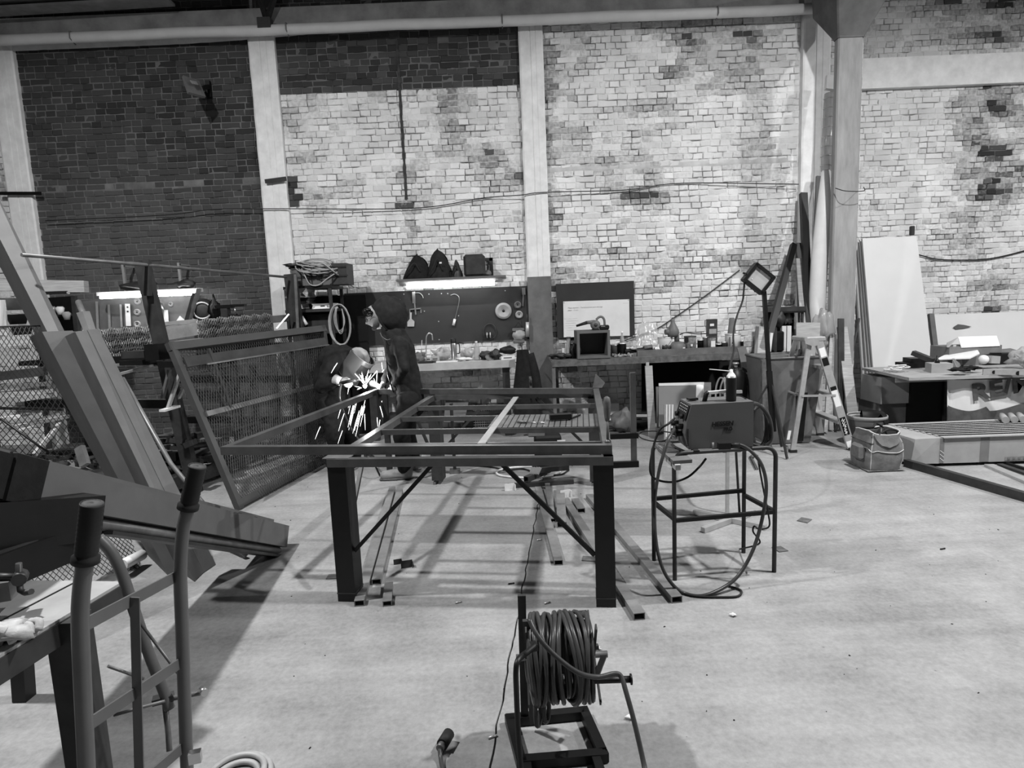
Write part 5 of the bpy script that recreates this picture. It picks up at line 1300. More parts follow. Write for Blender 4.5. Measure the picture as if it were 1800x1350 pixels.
# dark jacket hanging at the end of the bench
jk = Thing('hanging_jacket', 'dark jacket hanging from the right end of the left workbench', 'jacket')
p = AT(918, 615, 7.38)
def jf(u, v):
    a_ = 2 * pi * u; zz = p.z + (AT(920, 745, 7.3).z - p.z) * v
    w_ = .07 + .10 * v; 
    return V((p.x + .02 * v + cos(a_) * w_ * (1 + .25 * noise.noise(V((u * 9, v * 2, 3)))), 7.36 + sin(a_) * .07 * (1 + .3 * noise.noise(V((u * 7, v * 3, 1)))), zz))
jk.P('body', m_cloth).grid(jf, 28, 12); jk.P('sleeve', m_cloth).tube(curve_pts([p + V((.08, 0, -.05)), p + V((.14, -.02, -.3)), p + V((.17, 0, -.6))], 5), .06, 10, radii=None); jk.P('hook', m_steel).cyl(p + V((0, .0, -.02)), p + V((0, .3, .02)), .006, 6)

# ================================================================ right workbench
YB2 = 7.3
rbn = Thing('steel_workbench', 'long rusty steel workbench below the whiteboard', 'workbench')
zr = AT(1150, 626, YB2).z; xr0, xr1 = AT(970, 632, YB2).x, AT(1310, 632, YB2).x
rbn.P('worktop', m_steel_l).box(((xr0 + xr1) / 2, (YB2 + WY) / 2 - .02, zr - .015), (xr1 - xr0, WY - YB2 - .06, .03))
rbn.P('front_angle', m_rust).box(((xr0 + xr1) / 2, YB2 - .004, zr - .045), (xr1 - xr0, .008, .07))
for x_, n_ in ((xr0 + .02, 0), (xr1 - .03, 1), (xr0 + .09, 2)):
    rbn.P('leg', m_steel_l if n_ == 0 else m_steel).box((x_, YB2 + (.03 if n_ < 2 else .5), (zr - .03) / 2), (.04, .05, zr - .03))
rbn.P('leg', m_steel).box((xr1 - .03, WY - .1, (zr - .03) / 2), (.04, .05, zr - .03))
ib = one('steel_channel', 'long steel channel lying along the rear of the right workbench', 'channel', m_steel_l)
ca, cb_ = AT(1120, 628, YB2 + .06), AT(1308, 626, YB2 + .06); ib.beam(V((ca.x, YB2 + .07, zr + .035)), V((cb_.x, YB2 + .07, zr + .035)), .06, .07, hollow=.006)
oc = lambda px, d_=.3, dz=0.0: V((AT(px, 620, YB2 + d_).x, YB2 + d_, zr + dz))
# whiteboard on dark board
wbd = Thing('whiteboard', 'white writing board with faint notes on a dark backing panel', 'whiteboard')
a, b = AT(980, 596, BY), AT(1114, 495, BY)
wbd.P('backing', m_board).box(((a.x + b.x) / 2, BY - .005, (a.z + b.z) / 2 + .01), (b.x - a.x, .022, b.z - a.z))
q = [AT(991, 593, FB), AT(1107, 590, FB), AT(1106, 526, FB), AT(990, 530, FB)]
wbd.P('sheet', m_white).slab(q, .012)
tx = AT(998, 545, FB - .002); m_ink = M('faint_ink', .38, .8)
for k, s_ in enumerate(('Mesa reunion - Terminaciones para entrega', 'patas - 2 mm')):
    text_part(wbd, 'handwriting', s_, .026, m_ink, AT(998, 542.5 + 4.2 * k, FB - .002), (1, 0, 0.0), (0, 0, 1), .0004, shear=.2)
for k in range(6):
    wbd.P('erased_line', M('erased_ink', .58, .8)).box(AT(1003 + k % 2 * 3, 560 + 4.0 * k, FB - .001), (.18 - .02 * (k % 3), .001, .007))
text_part(wbd, 'handwriting', '~~~~', .03, m_ink, AT(1095, 534, FB - .002), (1, 0, 0), (0, 0, 1), .0004)
for px, py in ((991.5, 532), (1104.5, 527.5)): wbd.P('pin', m_black).box(AT(px, py, FB - .002), (.008, .003, .008))
# open box with blower
obx = Thing('open_cube_box', 'open fronted dark wooden cube standing on the right workbench', 'box')
d0 = YB2 + .0; a, b = AT(1015.5, 633.5, d0), AT(1072, 580, d0); a.z = zr + .002
W_ = b.x - a.x; H_ = b.z - a.z; tk_ = .03; D_ = .34; cx_ = (a.x + b.x) / 2; cz_ = (a.z + b.z) / 2; m_db = M('grey_stained_ply', .11, .8, 0, .12, 6)
for nm, c_, s_ in (('side_panel', (a.x + tk_ / 2, d0 + D_ / 2, cz_), (tk_, D_, H_)), ('side_panel', (b.x - tk_ / 2, d0 + D_ / 2, cz_), (tk_, D_, H_)), ('top_panel', (cx_, d0 + D_ / 2, b.z - tk_ / 2), (W_ - 2 * tk_, D_, tk_)), ('bottom_panel', (cx_, d0 + D_ / 2, a.z + tk_ / 2), (W_ - 2 * tk_, D_, tk_)), ('back_panel', (cx_, d0 + D_ - .01, cz_), (W_ - 2 * tk_, .02, H_ - 2 * tk_))):
    obx.P(nm, m_db).box(c_, s_)
bw = Thing('cordless_blower', 'handheld cordless blower standing on top of the open cube', 'blower')
zt_ = b.z; yb_2 = d0 + .1
pm = lambda px, py: AT(px, py, yb_2)
c_ = pm(1046.5, 571); 
bw.P('fan_housing', m_greyp).lathe(c_ + V((0, .05, 0)), [(0, -.02), (.03, -.02), (.05, 0), (.058, .02), (.058, .07), (.045, .09), (0, .09)], 20, axis=V((0, -1, 0)))
bw.P('intake', m_steel).lathe(c_ + V((0, -.042, 0)), [(0, 0), (.022, 0), (.022, -.004)], 14, axis=V((0, -1, 0)))
bw.P('nozzle_base', m_greyp).tube([pm(1044, 566), pm(1031, 567)], .02, 10, radii=[.026, .02]); bw.P('nozzle', m_blackp).tube([pm(1032, 567), pm(1013, 573)], .02, 12, radii=[.021, .013])
bw.P('handle', m_greyp).tube(curve_pts([pm(1048, 562), pm(1053, 557.5), pm(1058, 557), pm(1062, 562), pm(1063, 573)], 6), .014, 8)
bb2 = AT(1062, 577, yb_2); bw.P('battery', m_blackp).box((bb2.x, yb_2, zt_ + .03), (.115, .08, .055), bev=.012); bw.P('base', m_blackp).box((c_.x, yb_2, zt_ + .008), (.08, .08, .016)); bw.P('battery_stripe', m_alu).box((bb2.x - .02, yb_2 - .042, zt_ + .045), (.05, .003, .006))
# bottles, cans
def can(name, label, cat, px, w_, h_, m, d_=.25, lid=None, n=18):
    t = Thing(name, label, cat); p = oc(px, d_)
    t.P('body', m).lathe(p, [(0, 0.001), (w_, 0.001), (w_, h_)], n); t.P('rim', lid or m_alu).lathe(p, [(w_ * 1.04, h_ - .008), (w_ * 1.04, h_ + .004), (w_ * .9, h_ + .004), (w_ * .9, h_ - .004), (0, h_ - .004)], n)
    return t, p
t = Thing('glass_bottle', 'clear glass milk bottle left of the open cube', 'bottle'); p = oc(1000, .2); hh = AT(1000, 592, p.y).z - zr
t.P('body', m_clear).lathe(p, [(0, 0), (.036, 0), (.038, .01), (.037, hh * .5), (.026, hh * .75), (.024, hh * .92)], 16); t.P('cap', m_steel).lathe(p + V((0, 0, hh * .92)), [(.028, 0), (.028, .02), (0, .02)], 14)
one('small_white_block', 'small white box on the left end of the right workbench', 'box', m_white).box(oc(992, .25, .06), (.055, .05, .12))
one('dark_tool_heap', 'low black tool heap between the bottle and the open cube', 'tools', m_black).blob(oc(1009, .15, .06), (.055, .06, .10), 9, 3, .5)
one('scrap_heap', 'flat heap of dark scrap on the left end of the right workbench', 'scrap', m_steel).blob(oc(985, .15, .03), (.12, .08, .03), 9, 6, .6)
t = Thing('clear_bottle', 'small clear bottle right of the open cube', 'bottle'); p = oc(1094, .3); t.P('body', m_clear).lathe(p, [(0, 0), (.03, 0), (.03, .2), (.012, .25), (.012, .28)], 14); t.P('cap', m_white).lathe(p + V((0, 0, .28)), [(.016, 0), (.016, .02), (0, .02)], 12)
for k, (px, w_, h_, m, lab, d_) in enumerate([(1081, .055, .14, m_greyp, 'round grey tin just right of the open cube', .25), (1094, .05, .16, m_black, 'dark can in front of the clear bottle', .18)]):
    can('tin', lab, 'tin', px, w_, h_, m, d_)
cl = Thing('clutter_scraps', 'loose bright nuts and scraps strewn right of the open cube', 'scraps', None, 'stuff', m_alu)
rr = random.Random(12)
for k in range(46): cl.own.box(oc(1076 + rr.uniform(0, 36), rr.uniform(.02, .16), .008 + rr.uniform(0, .03)), [rr.uniform(.008, .03) for _ in range(3)], rr.uniform(0, 3))
bl_ = Thing('angle_grinder', 'black angle grinder lying on the right workbench behind the channel', 'grinder'); a, b = oc(1098, .12, .06), oc(1146, .16, .075)
bl_.P('body', m_black).tube([a, a.lerp(b, .4), b], .035, 10, radii=[.03, .026, .034]); bl_.P('grey_sleeve', m_greyp).tube([a.lerp(b, .7) + V((0, 0, .02)), b + V((0, 0, .025))], .03, 8); bl_.P('guard', m_alu).lathe(a.lerp(b, .3) + V((0, -.02, .03)), [(0, 0), (.045, 0), (.045, .006)], 14, axis=V((.1, -.3, 1)))
pbg = one('plastic_sheet', 'pale crumpled plastic sheet leaning on the wall behind the black grinder', 'sheet', m_clear); pbg.grid(lambda u, v: oc(1118 + 38 * u, .62 - .12 * v, .30 - .28 * v + .10 * sin(pi * u)) + V((0, .03 * noise.noise(V((u * 6, v * 6, 1))), 0)), 12, 8)
t, p = can('paint_pot', 'white paint pot with dark smears on the right workbench', 'paint pot', 1169, .088, .205, m_white, .25)
sm = t.P('smear', m_steel); sm.blob(p + V((-.01, -.083, .075)), (.045, .012, .03), 8, 3, .7); sm.beam(p + V((.0, -.089, .09)), p + V((.055, -.072, .16)), .006, .004)
t.P('handle_wire', m_steel).tube(curve_pts([p + V((-.09, 0, .19)), p + V((0, -.09, .215)), p + V((.09, 0, .19))], 8), .003, 5)
gz = Thing('bench_grinder_lamp', 'grey cast bench machine with a rounded head on a drum base', 'machine'); p = oc(1190, .22)
gz.P('base_drum', m_greyp).lathe(p, [(0, 0), (.10, 0), (.105, .03), (.105, .11), (.08, .14), (.04, .15)], 20); gz.P('neck', m_greyp).tube([p + V((0, 0, .14)), p + V((-.005, 0, .26))], .03, 10)
hz_ = AT(1183, 583, p.y); gz.P('head', m_greyp).lathe(hz_ + V((0, 0, -.07)), [(0, 0), (.06, .01), (.075, .05), (.07, .09), (.045, .14), (.03, .17), (.022, .20), (.02, .23), (0, .235)], 18); gz.P('side_boss', m_greyp).tube([hz_, hz_ + V((-.10, -.02, 0))], .035, 10); gz.P('switch_box', m_blackp).box(p + V((.10, -.05, .17)), (.04, .04, .05)); gz.P('knob', m_black).lathe(hz_ + V((0, 0, .15)), [(0, 0), (.015, 0), (.015, .02), (0, .025)], 10)
gz.P('white_mark', m_white).box(p + V((.06, -.09, .07)), (.03, .004, .02))
jar_m = M('cluttered_jar', .25, .4, 0, .6, 30)
for k, (px, w_, h_, m, lab, cat, nm, d_) in enumerate([
    (1213, .072, .205, jar_m, 'large glass jar of screws with a metal lid', 'jar', 'screw_jar', .22),
    (1231, .035, .16, m_black, 'dark slim can beside the screw jar', 'can', 'slim_can', .2), (1240, .035, .19, m_steel_l, 'grey slim can left of the patterned box', 'can', 'slim_can', .2),
    (1251, .05, .19, jar_m, 'round tin with a printed label in front of the patterned box', 'tin', 'printed_tin', .15), (1262, .04, .10, m_black, 'low dark tin on the right workbench', 'tin', 'low_tin', .2),
    (1272, .03, .12, m_steel, 'short grey tin left of the glue pot', 'tin', 'short_tin', .2), (1288, .092, .21, m_white, 'large white glue pot at the right end of the workbench', 'pot', 'glue_pot', .25), (1304, .02, .13, m_black, 'black marker like bottle at the end of the workbench', 'bottle', 'thin_bottle', .15)]):
    t, p = can(nm, lab, cat, px, w_, h_, m, d_, m_steel if k in (0, 3) else None)
    if k == 6:
        for j in range(2): t.P('label_square', m_steel).box(p + V((-.03, -.089, .07 + .04 * j)), (.018, .008, .018))
        t.P('label_panel', m_greyp).box(p + V((-.06, -.072, .12)), (.03, .008, .12), .7)
    if k == 0:
        for j in range(3): t.P('label_patch', m_white).box(p + V((-.03 + .03 * j, -.070, .05 + .05 * (j % 2))), (.022, .006, .025), .0)
    if k == 3: t.P('label_patch', m_white).box(p + V((.0, -.051, .11)), (.05, .004, .07))
bxp = Thing('patterned_box', 'tall dark box with bright print standing behind the tins', 'box'); p = oc(1251, .35); bxp.P('box', m_steel).box(p + V((0, 0, .2)), (.115, .08, .40)); bxp.P('print', m_white).box(p + V((-.01, -.042, .33)), (.05, .002, .03)); bxp.P('print', m_alu).box(p + V((0, -.042, .25)), (.09, .002, .06))
one('traffic_cone', 'grey cone standing behind the white glue pot', 'cone', m_greyp).lathe(oc(1286, .5), [(.10, 0), (.10, .02), (.07, .02), (.03, .40), (0, .40)], 16)
one('shop_rag', 'pale rag heaped left of the white paint pot', 'rag', m_alu).blob(oc(1155, .2, .04), (.05, .05, .06), 8, 8, .5)
one('pipe_run_cable', 'black cable draped behind the jars on the right workbench', 'cable', m_rubber).tube(curve_pts([oc(1195, .4, .22), oc(1205, .42, .24), oc(1225, .42, .22), oc(1240, .4, .22), oc(1250, .42, .2)], 6), .007, 6)
# under the bench: leaning boards, frames
plank('pale board standing on the floor in front of the right workbench', V((AT(1146, 752, 7.15).x, 7.15, .0)), AT(1140, 643, 7.2), .085, .03, m_wood)
plank('short stub of pale wood under the bench edge behind the tall board', AT(1138, 645, 7.28), AT(1138, 637, 7.28), .035, .03, m_wood, name='stub', cat='wood')
fm = Thing('flat_cabinet_front', 'white edged grey panel leaning under the right workbench', 'panel frame'); 
fm.P('panel', M('grey_panel', .13, .6, 0, .06, 4)).slab([AT(1158, 750, 6.9), AT(1222, 748, 6.9), AT(1224, 677, 7.15), AT(1158, 678, 7.15)], .02); fm.P('white_edge', m_white).slab([AT(1222, 748, 6.9), AT(1237, 747, 6.95), AT(1237, 674, 7.17), AT(1224, 677, 7.15)], .02); fm.P('top_edge', m_white).beam(AT(1158, 676, 7.15), AT(1237, 674, 7.17), .02, .03)
fm.P('rear_panel', m_greyp).slab([AT(1236, 747, 7.0), AT(1250, 747, 7.0), AT(1250, 672, 7.25), AT(1236, 672, 7.25)], .02); fm.P('dark_side', m_steel).beam(AT(1157, 752, 6.95), AT(1155, 680, 7.15), .03, .02, up=(0, 1, 0))
rdz = Thing('white_slat_bundle', 'bundle of thin white slats standing in front of the grey panel', 'slats')
for k in range(6): rdz.P('slat', m_white if k % 2 else m_alu).beam(V((AT(1168 + 2.4 * k, 760, 6.8).x, 6.8, .0)), AT(1169 + 2.6 * k, 711, 6.86), .012, .03, up=(0, 1, 0))
gcy = Thing('gas_cylinder', 'dark gas cylinder standing under the right end of the workbench', 'gas cylinder'); c = V((AT(1293, 700, 7.0).x, 7.0, 0)); zt_ = AT(1293, 645, 7.0).z
gcy.P('body', m_black).lathe(c, [(0, 0), (.11, 0), (.115, .02), (.115, zt_ - .12), (.08, zt_ - .04), (.04, zt_)], 20); gcy.P('valve', m_alu).lathe(c + V((0, 0, zt_)), [(.02, 0), (.02, .03), (.035, .035), (.035, .05), (0, .05)], 12); gcy.P('collar', m_alu).lathe(c, [(.082, zt_ - .045), (.06, zt_ - .02)], 16)
hsn = one('white_hose_loops', 'two pale hose loops hanging beside the spray can', 'hose', m_cablep)
for k in range(2): hsn.tube(curve_pts([AT(1258 + 8 * k, 700, 6.8), AT(1259 + 8 * k, 680, 6.8), AT(1264 + 8 * k, 666, 6.8), AT(1270 + 4 * k, 665, 6.8), AT(1274, 675, 6.8), AT(1275, 700, 6.8), V((AT(1275, 700, 6.8).x, 6.8, .01))], 6), .010, 6)
pv = one('floor_duct', 'fat dark pipe lying on the floor under the right workbench', 'pipe', m_rubber); pv.tube([FL(1072, 758) + V((0, .12, .06)), FL(1142, 757) + V((0, .12, .06))], .055, 12)
plank('thin brown lath lying on the floor by the dark pipe', FL(1105, 752) + V((0, .1, .14)), FL(1150, 752) + V((0, .1, .14)), .03, .02, m_wood, name='lath', cat='lath')
cbk = one('white_crumpled_sack', 'pale lumpy sack under the left end of the right workbench', 'sack', m_greyp); cbk.blob(V((AT(1095, 740, 7.4).x, 7.45, .12)), (.16, .12, .13), 9, 5, .4)
# ================================================================ shelving unit with crate and coils at left of the tool board
su = Thing('shelving_unit', 'dark steel shelving unit with a wire crate on top left of the tool board', 'shelving')
ys0, ys1 = 7.45, 7.95
X0, X1 = AT(507, 560, ys0).x, AT(584, 560, ys0).x; X2 = AT(606, 560, ys1).x
zA = AT(545, 503, ys0).z; zB = AT(545, 544, ys0).z; zC = AT(560, 582, ys0).z
for x_ in (X0, X1):
    for y_ in (ys0, ys1): su.P('upright', m_steel).box((x_, y_, zA / 2), (.035, .035, zA))
for z_, m in ((zA, m_black), (zB, m_steel), (zC, m_steel), (.3, m_steel)): su.P('shelf', m).box(((X0 + X1) / 2, (ys0 + ys1) / 2, z_ - .015), (X1 - X0 + .05, ys1 - ys0 + .04, .035))
su.P('back_sheet', m_black).box(((X0 + X1) / 2 + .12, ys1 + .05, zA / 2 - .05), (X1 - X0 + .35, .015, zA - .12))
wc = Thing('wire_crate', 'pale box caged in dark wire on top of the shelving unit', 'crate')
a, b = AT(513, 501, ys0 + .03), AT(582, 469, ys0 + .03); a.z = zA + .005
wc.P('box', m_greyp).box(((a.x + b.x) / 2, ys0 + .2, (a.z + b.z) / 2), (b.x - a.x, .32, b.z - a.z))
gw = wc.P('wire_cage', m_black)
for k in range(5):
    x_ = a.x + (b.x - a.x) * k / 4; gw.tube([V((x_, ys0 + .02, a.z)), V((x_, ys0 + .02, b.z + .02))], .004, 5)
for k in range(3): z_ = a.z + (b.z - a.z) * k / 2; gw.tube([V((a.x, ys0 + .02, z_)), V((b.x + .2, ys0 + .02, z_))], .004, 5)
wc.P('side_panel', m_steel).box((b.x + .09, ys0 + .2, (a.z + b.z) / 2 + .02), (.18, .32, b.z - a.z + .04))
ch_ = one('hose_tangle', 'tangled coil of pale cable lying over the wire crate', 'cable', m_cablep)
rr = random.Random(21)
for k in range(9):
    c_ = AT(556 + rr.uniform(-8, 14), 468 + rr.uniform(-4, 4), ys0 + .12); ch_.tube(circ(c_ + V((0, 0, .0)), rr.uniform(.13, .2), ax=V((1, .1, rr.uniform(-.2, .1))), ay=V((rr.uniform(-.2, .2), 1, rr.uniform(.1, .5))), n=22, jit=.03), .008, 6, closed=True)
ch_.tube(curve_pts([AT(552, 461, ys0), AT(568, 463, ys0 - .05), AT(585, 476, ys0 - .05), AT(600, 488, ys0 + .1), AT(612, 498, ys0 + .3), AT(622, 505, ys0 + .5)], 6), .009, 6)
ch_.tube(curve_pts([AT(530, 472, ys0), AT(536, 485, ys0 - .04), AT(545, 500, ys0 - .04), AT(560, 501, ys0 - .04), AT(575, 490, ys0 - .04), AT(593, 478, ys0)], 6), .008, 6)
fl2 = one('dark_fringe', 'dark crumpled cloth along the left top of the wire crate', 'cloth', m_black); fl2.blob(AT(522, 468, ys0 + .12), (.13, .1, .03), 8, 3, .6)
hcl = Thing('hanging_cable_coil', 'large oval coil of pale cable hanging on the front of the shelving unit', 'cable coil')
hp = hcl.P('outer_coil', m_cablep)
c_ = AT(598, 571, 7.3)
for k in range(3): hp.tube(circ(c_ + V((0, -.01 * k, 0)), .115 + .006 * k, n=30, r2=.235 + .004 * k, jit=.01), .009, 6, closed=True)
hq = hcl.P('inner_loops', m_cablep)
for k in range(3): hq.tube(curve_pts([AT(590 + k, 541, 7.28), AT(587 + 2 * k, 560, 7.27), AT(592 + 2 * k, 578 + 3 * k, 7.27), AT(600 + k, 580 + 2 * k, 7.27), AT(606 - k, 565, 7.27), AT(601, 543, 7.28)], 6), .005, 5)
hcl.P('hook', m_steel).tube([AT(582, 541, 7.45), AT(596, 535, 7.42), AT(598, 534, 7.3), AT(598, 540, 7.27)], .007, 6)
for k, (x0, y0, x1, y1, m, lab, nm, cat) in enumerate([(509, 523, 535, 508, m_alu, 'rolled pale foam on the second shelf of the shelving unit', 'foam_roll', 'roll'), (509, 534, 540, 526, m_steel, 'flat dark case with a bright rim under the foam roll', 'flat_case', 'case'), (512, 543, 528, 535, m_white, 'small white frame on the middle shelf at left', 'white_frame', 'frame'), (553, 542, 580, 534, m_paper, 'small white printed box on the middle shelf', 'white_box', 'box')]):
    t = Thing({'white_frame': 'small_white_frame'}.get(nm, nm), lab, cat); box_px(t.P('body', m), x0, y0, x1, y1, ys0 + .02, .25, .01)  # the small white frame is built as a plain box
    if k == 3:
        box_px(t.P('print', m_black), 563, 539, 571, 535, ys0 + .015, .002); box_px(t.P('bottom_print', m_steel), 554, 543, 578, 541, ys0 + .015, .002)
t = Thing('small_screw_lamp', 'small grey round fitting beside the white printed box', 'fitting'); t.P('body', m_alu).cyl(AT(576, 540, ys0 + .03), AT(583, 538, ys0 + .03), .025, 10)
t = Thing('white_spout', 'white tube leaning with dark gloves on the lower shelf', 'tube'); t.P('tube', m_white).cyl(AT(530, 557, ys0 - .05), AT(539, 571, ys0 - .05), .022, 10); t.P('cloth', m_black).blob(AT(524, 565, ys0 + .05), (.08, .08, .1), 8, 4, .5)
one('lower_box', 'dark box low inside the shelving unit', 'box', m_steel).box(((X0 + X1) / 2 + .08, ys0 + .25, zC + .1), (.3, .3, .2))

one('under_bench_shade_sheet', 'black sheet added to deepen the shade under the right workbench', 'sheet', m_black).slab([V((AT(1128, 740, 7.9).x, 7.9, .004)), V((AT(1318, 740, 7.9).x, 7.9, .004)), V((AT(1318, 650, 8.08).x, 8.08, .78)), V((AT(1128, 650, 8.08).x, 8.08, .78))], .012)  # added black sheet, stands in for the shade below the bench
# ================================================================ left side: steel rack, gates, leaning sections, hand truck
def xmesh(mb, P, nu, nv, r=.0016, u0=0, u1=1, v0=0, v1=1, flat=None):
    """expanded metal: zigzag strands meeting in diamonds. P(u,v) -> point"""
    for i in range(nu):
        for side in (0, 1):
            pts = []
            for k in range(nv + 1):
                v = v0 + (v1 - v0) * k / nv
                off = .5 if k % 2 else 0
                u = u0 + (u1 - u0) * ((i + off) if side == 0 else (i + 1 - off)) / nu
                pts.append(P(min(max(u, u0), u1), v))
            for a, b in zip(pts, pts[1:]):
                d = b - a; s_ = V((-d.z, 0, d.x)).normalized() * r if abs(d.y) < 1e9 else V((r, 0, 0)); t_ = d.cross(s_).normalized() * r
                mb.add([a - s_, a + t_, a + s_, b - s_, b + t_, b + s_], [(0, 3, 4, 1), (1, 4, 5, 2), (0, 2, 5, 3)])
m_gate = M('gate_paint', .055, .55, .1, .15, 6)
# framed mesh gate leaning to the left behind the table
gt = Thing('framed_mesh_gate', 'dark framed expanded mesh gate leaning back against the rack behind the welder', 'gate')
g0, g1 = V((-2.36, 5.0, 0.0)), V((-2.0, 6.9, 0.0))
g2, g3 = AT(570, 572, 7.1), AT(292, 603, 5.15)
def gp_(u, v, off=0.0):
    a, b = g0.lerp(g1, u), g3.lerp(g2, u); p = a.lerp(b, v)
    n_ = (g1 - g0).cross(g3 - g0).normalized(); return p + n_ * off
nrm = (g1 - g0).cross(g3 - g0).normalized()
for nm, a, b, w_ in (('bottom_rail', (0, .03), (1, .03), .07), ('top_rail', (0, .975), (1, .975), .07)):
    gt.P(nm, m_gate).beam(gp_(*a), gp_(*b), w_, .05, up=nrm)
for nm, u in (('left_stile', .016), ('right_stile', .984)):
    gt.P(nm, m_gate).beam(gp_(u, 0), gp_(u, 1), .06, .05, up=nrm)
gt.P('middle_rail', m_steel_l).beam(gp_(.03, .56, .035), gp_(.97, .56, .035), .045, .02, up=nrm)
gt.P('upper_rail', m_steel).beam(gp_(.03, .87, .035), gp_(.97, .87, .035), .09, .02, up=nrm)
gt.P('upright_bar', m_steel).beam(gp_(.17, .56, .04), gp_(.17, .93, .04), .03, .02, up=nrm)
gms = gt.part('expanded_mesh', m_steel, None, 'stuff')
xmesh(gms.mb, lambda u, v: gp_(.03 + .94 * u, .05 + .91 * v, -.03), 64, 44, .0026)
# second mesh sheet behind it
gt2 = Thing('loose_mesh_sheet', 'second expanded mesh sheet standing behind the framed gate', 'mesh sheet')
gt2.P('expanded_mesh', m_steel, None, 'stuff')
xmesh(gt2.parts[0].mb, lambda u, v: gp_(.10 + .85 * u, .0 + .82 * v, .10), 50, 30, .002)
gt2.P('edge_bar', m_steel_l).beam(gp_(.1, .83, .10), gp_(.95, .83, .10), .012, .012)
# rack posts and top rod
rk = Thing('storage_rack', 'steel stock rack with leaning posts arms and a thin rod along the top', 'rack')
def post(px, py, d, w_, lab=None, foot=None):
    t_ = AT(px, py, d); f_ = foot or V((t_.x + .12, d, 0)); rk.P('post', m_steel).beam(f_, t_, w_, .08, up=(0, 1, 0)); return f_, t_
f1, t1 = post(250, 462, 5.62, .11, foot=V((-3.02, 5.6, 0)))
rk.P('post_cap', m_steel).beam(AT(258, 456, 5.55), AT(260, 520, 5.55), .055, .05, up=(0, 1, 0))
f2, t2 = post(510, 482, 7.35, .13, foot=V((-2.45, 7.35, 0)))
rk.P('post_flange', m_steel_l).beam(AT(519, 482, 7.28), AT(524, 582, 7.28), .03, .02, up=(0, 1, 0))
f3, t3 = post(-60, 440, 4.2, .1, foot=V((-3.7, 4.2, 0)))
rk.P('top_rod', m_steel_l).tube([AT(38, 448, 4.5), AT(262, 466, 5.55), AT(503, 487, 7.25)], .014, 8)
rk.P('brace', m_alu).beam(AT(508, 552, 7.2), AT(486, 578, 7.1), .02, .01, up=(0, 1, 0))
for z_ in (.35, .85, 1.25):
    rk.P('arm', m_black).beam(V((-3.15, 5.6, z_)), V((-4.6, 5.75, z_ + .04)), .06, .08); rk.P('arm', m_black).beam(V((-2.6, 7.3, z_)), V((-4.2, 7.45, z_ + .04)), .06, .08)
    rk.P('arm', m_black).beam(V((-3.75, 4.2, z_)), V((-4.8, 4.4, z_ + .04)), .06, .08)
rk.P('long_rail', m_steel).beam(V((-3.65, 4.1, .12)), V((-2.5, 7.4, .12)), .08, .12); rk.P('arm_block', m_black).box(AT(278, 618, 5.3), (.12, .2, .14)); rk.P('arm_block', m_steel).box(AT(245, 622, 5.4), (.20, .2, .06))
rk.P('arm_block', m_black).box(AT(302, 640, 5.2), (.16, .1, .05)); rk.P('arm_block', m_black).box(AT(236, 637, 5.3), (.2, .1, .04))
# mesh rolls and sections lying on the rack
def meshstack(label, a0, a1, d0, d1, h_, layers, nu, back=.6):
    t = Thing('mesh_bundle', label, 'mesh bundle')
    A, B = AT(*a0, d0), AT(*a1, d1)
    for k in range(layers):
        p = t.part('mesh_layer', m_alu if k == layers - 1 else m_steel_l, None, 'stuff')
        z = -h_ * (1 - (k + .5) / layers)
        def Pm(u, v, z=z, k=k):
            q = A.lerp(B, u); return q + V((-back * .35 * v, back * v, z - .03 * (1 - v) * 0 + .012 * sin(u * 40 + k)))
        xmesh(p.mb, Pm, nu, 7, .0035)
        e_ = t.P('edge_strand', m_alu if k % 2 else m_steel_l)
        n_ = nu * 2
        e_.tube([Pm(i / n_, 0) + V((0, 0, .012 * (1 if i % 2 else -1))) for i in range(n_ + 1)], .005, 4)
        e_.tube([Pm(i / n_, 0) + V((0, -.004, .018 * (-1 if i % 2 else 1) - h_ / layers * .5)) for i in range(n_ + 1)], .004, 4)
    return t
meshstack('bundle of expanded mesh sheets on the rack left of the tall post', (110, 582), (262, 570), 5.5, 6.0, .33, 6, 34)
meshstack('bundle of expanded mesh sheets on the rack right of the tall post', (345, 560), (476, 549), 6.2, 7.3, .20, 4, 34)
def bar(label, a, da, b, db, w_, h_, m, name='steel_section', cat='steel section'):
    mb = one(name, label, cat, m); mb.beam(AT(*a, da), AT(*b, db), w_, h_, up=(0, 0, 1)); return mb
bar('wide pale flat section on the rack right of the tall post', (272, 589), 5.7, (350, 577), 6.3, .10, .12, m_alu)
bar('round edged bright tube on top of the sections right of the tall post', (268, 571), 5.7, (345, 564), 6.3, .04, .035, m_alu)
bar('thin pale flat bar under the wide section right of the tall post', (272, 606), 5.6, (350, 597), 6.2, .10, .03, m_wood)
bar('wide plate lying behind the mesh near the second post', (470, 562), 7.3, (540, 556), 7.8, .2, .08, m_greyp)
bar('big pale timber beam held on the rack above the left bench', (-60, 500), 6.6, (152, 504), 6.9, .14, .125, m_wood, 'timber_beam', 'beam')
bar('black packing piece under the pale timber beam', (60, 516), 6.7, (120, 514), 6.8, .1, .03, m_black, 'packing_piece', 'packing')
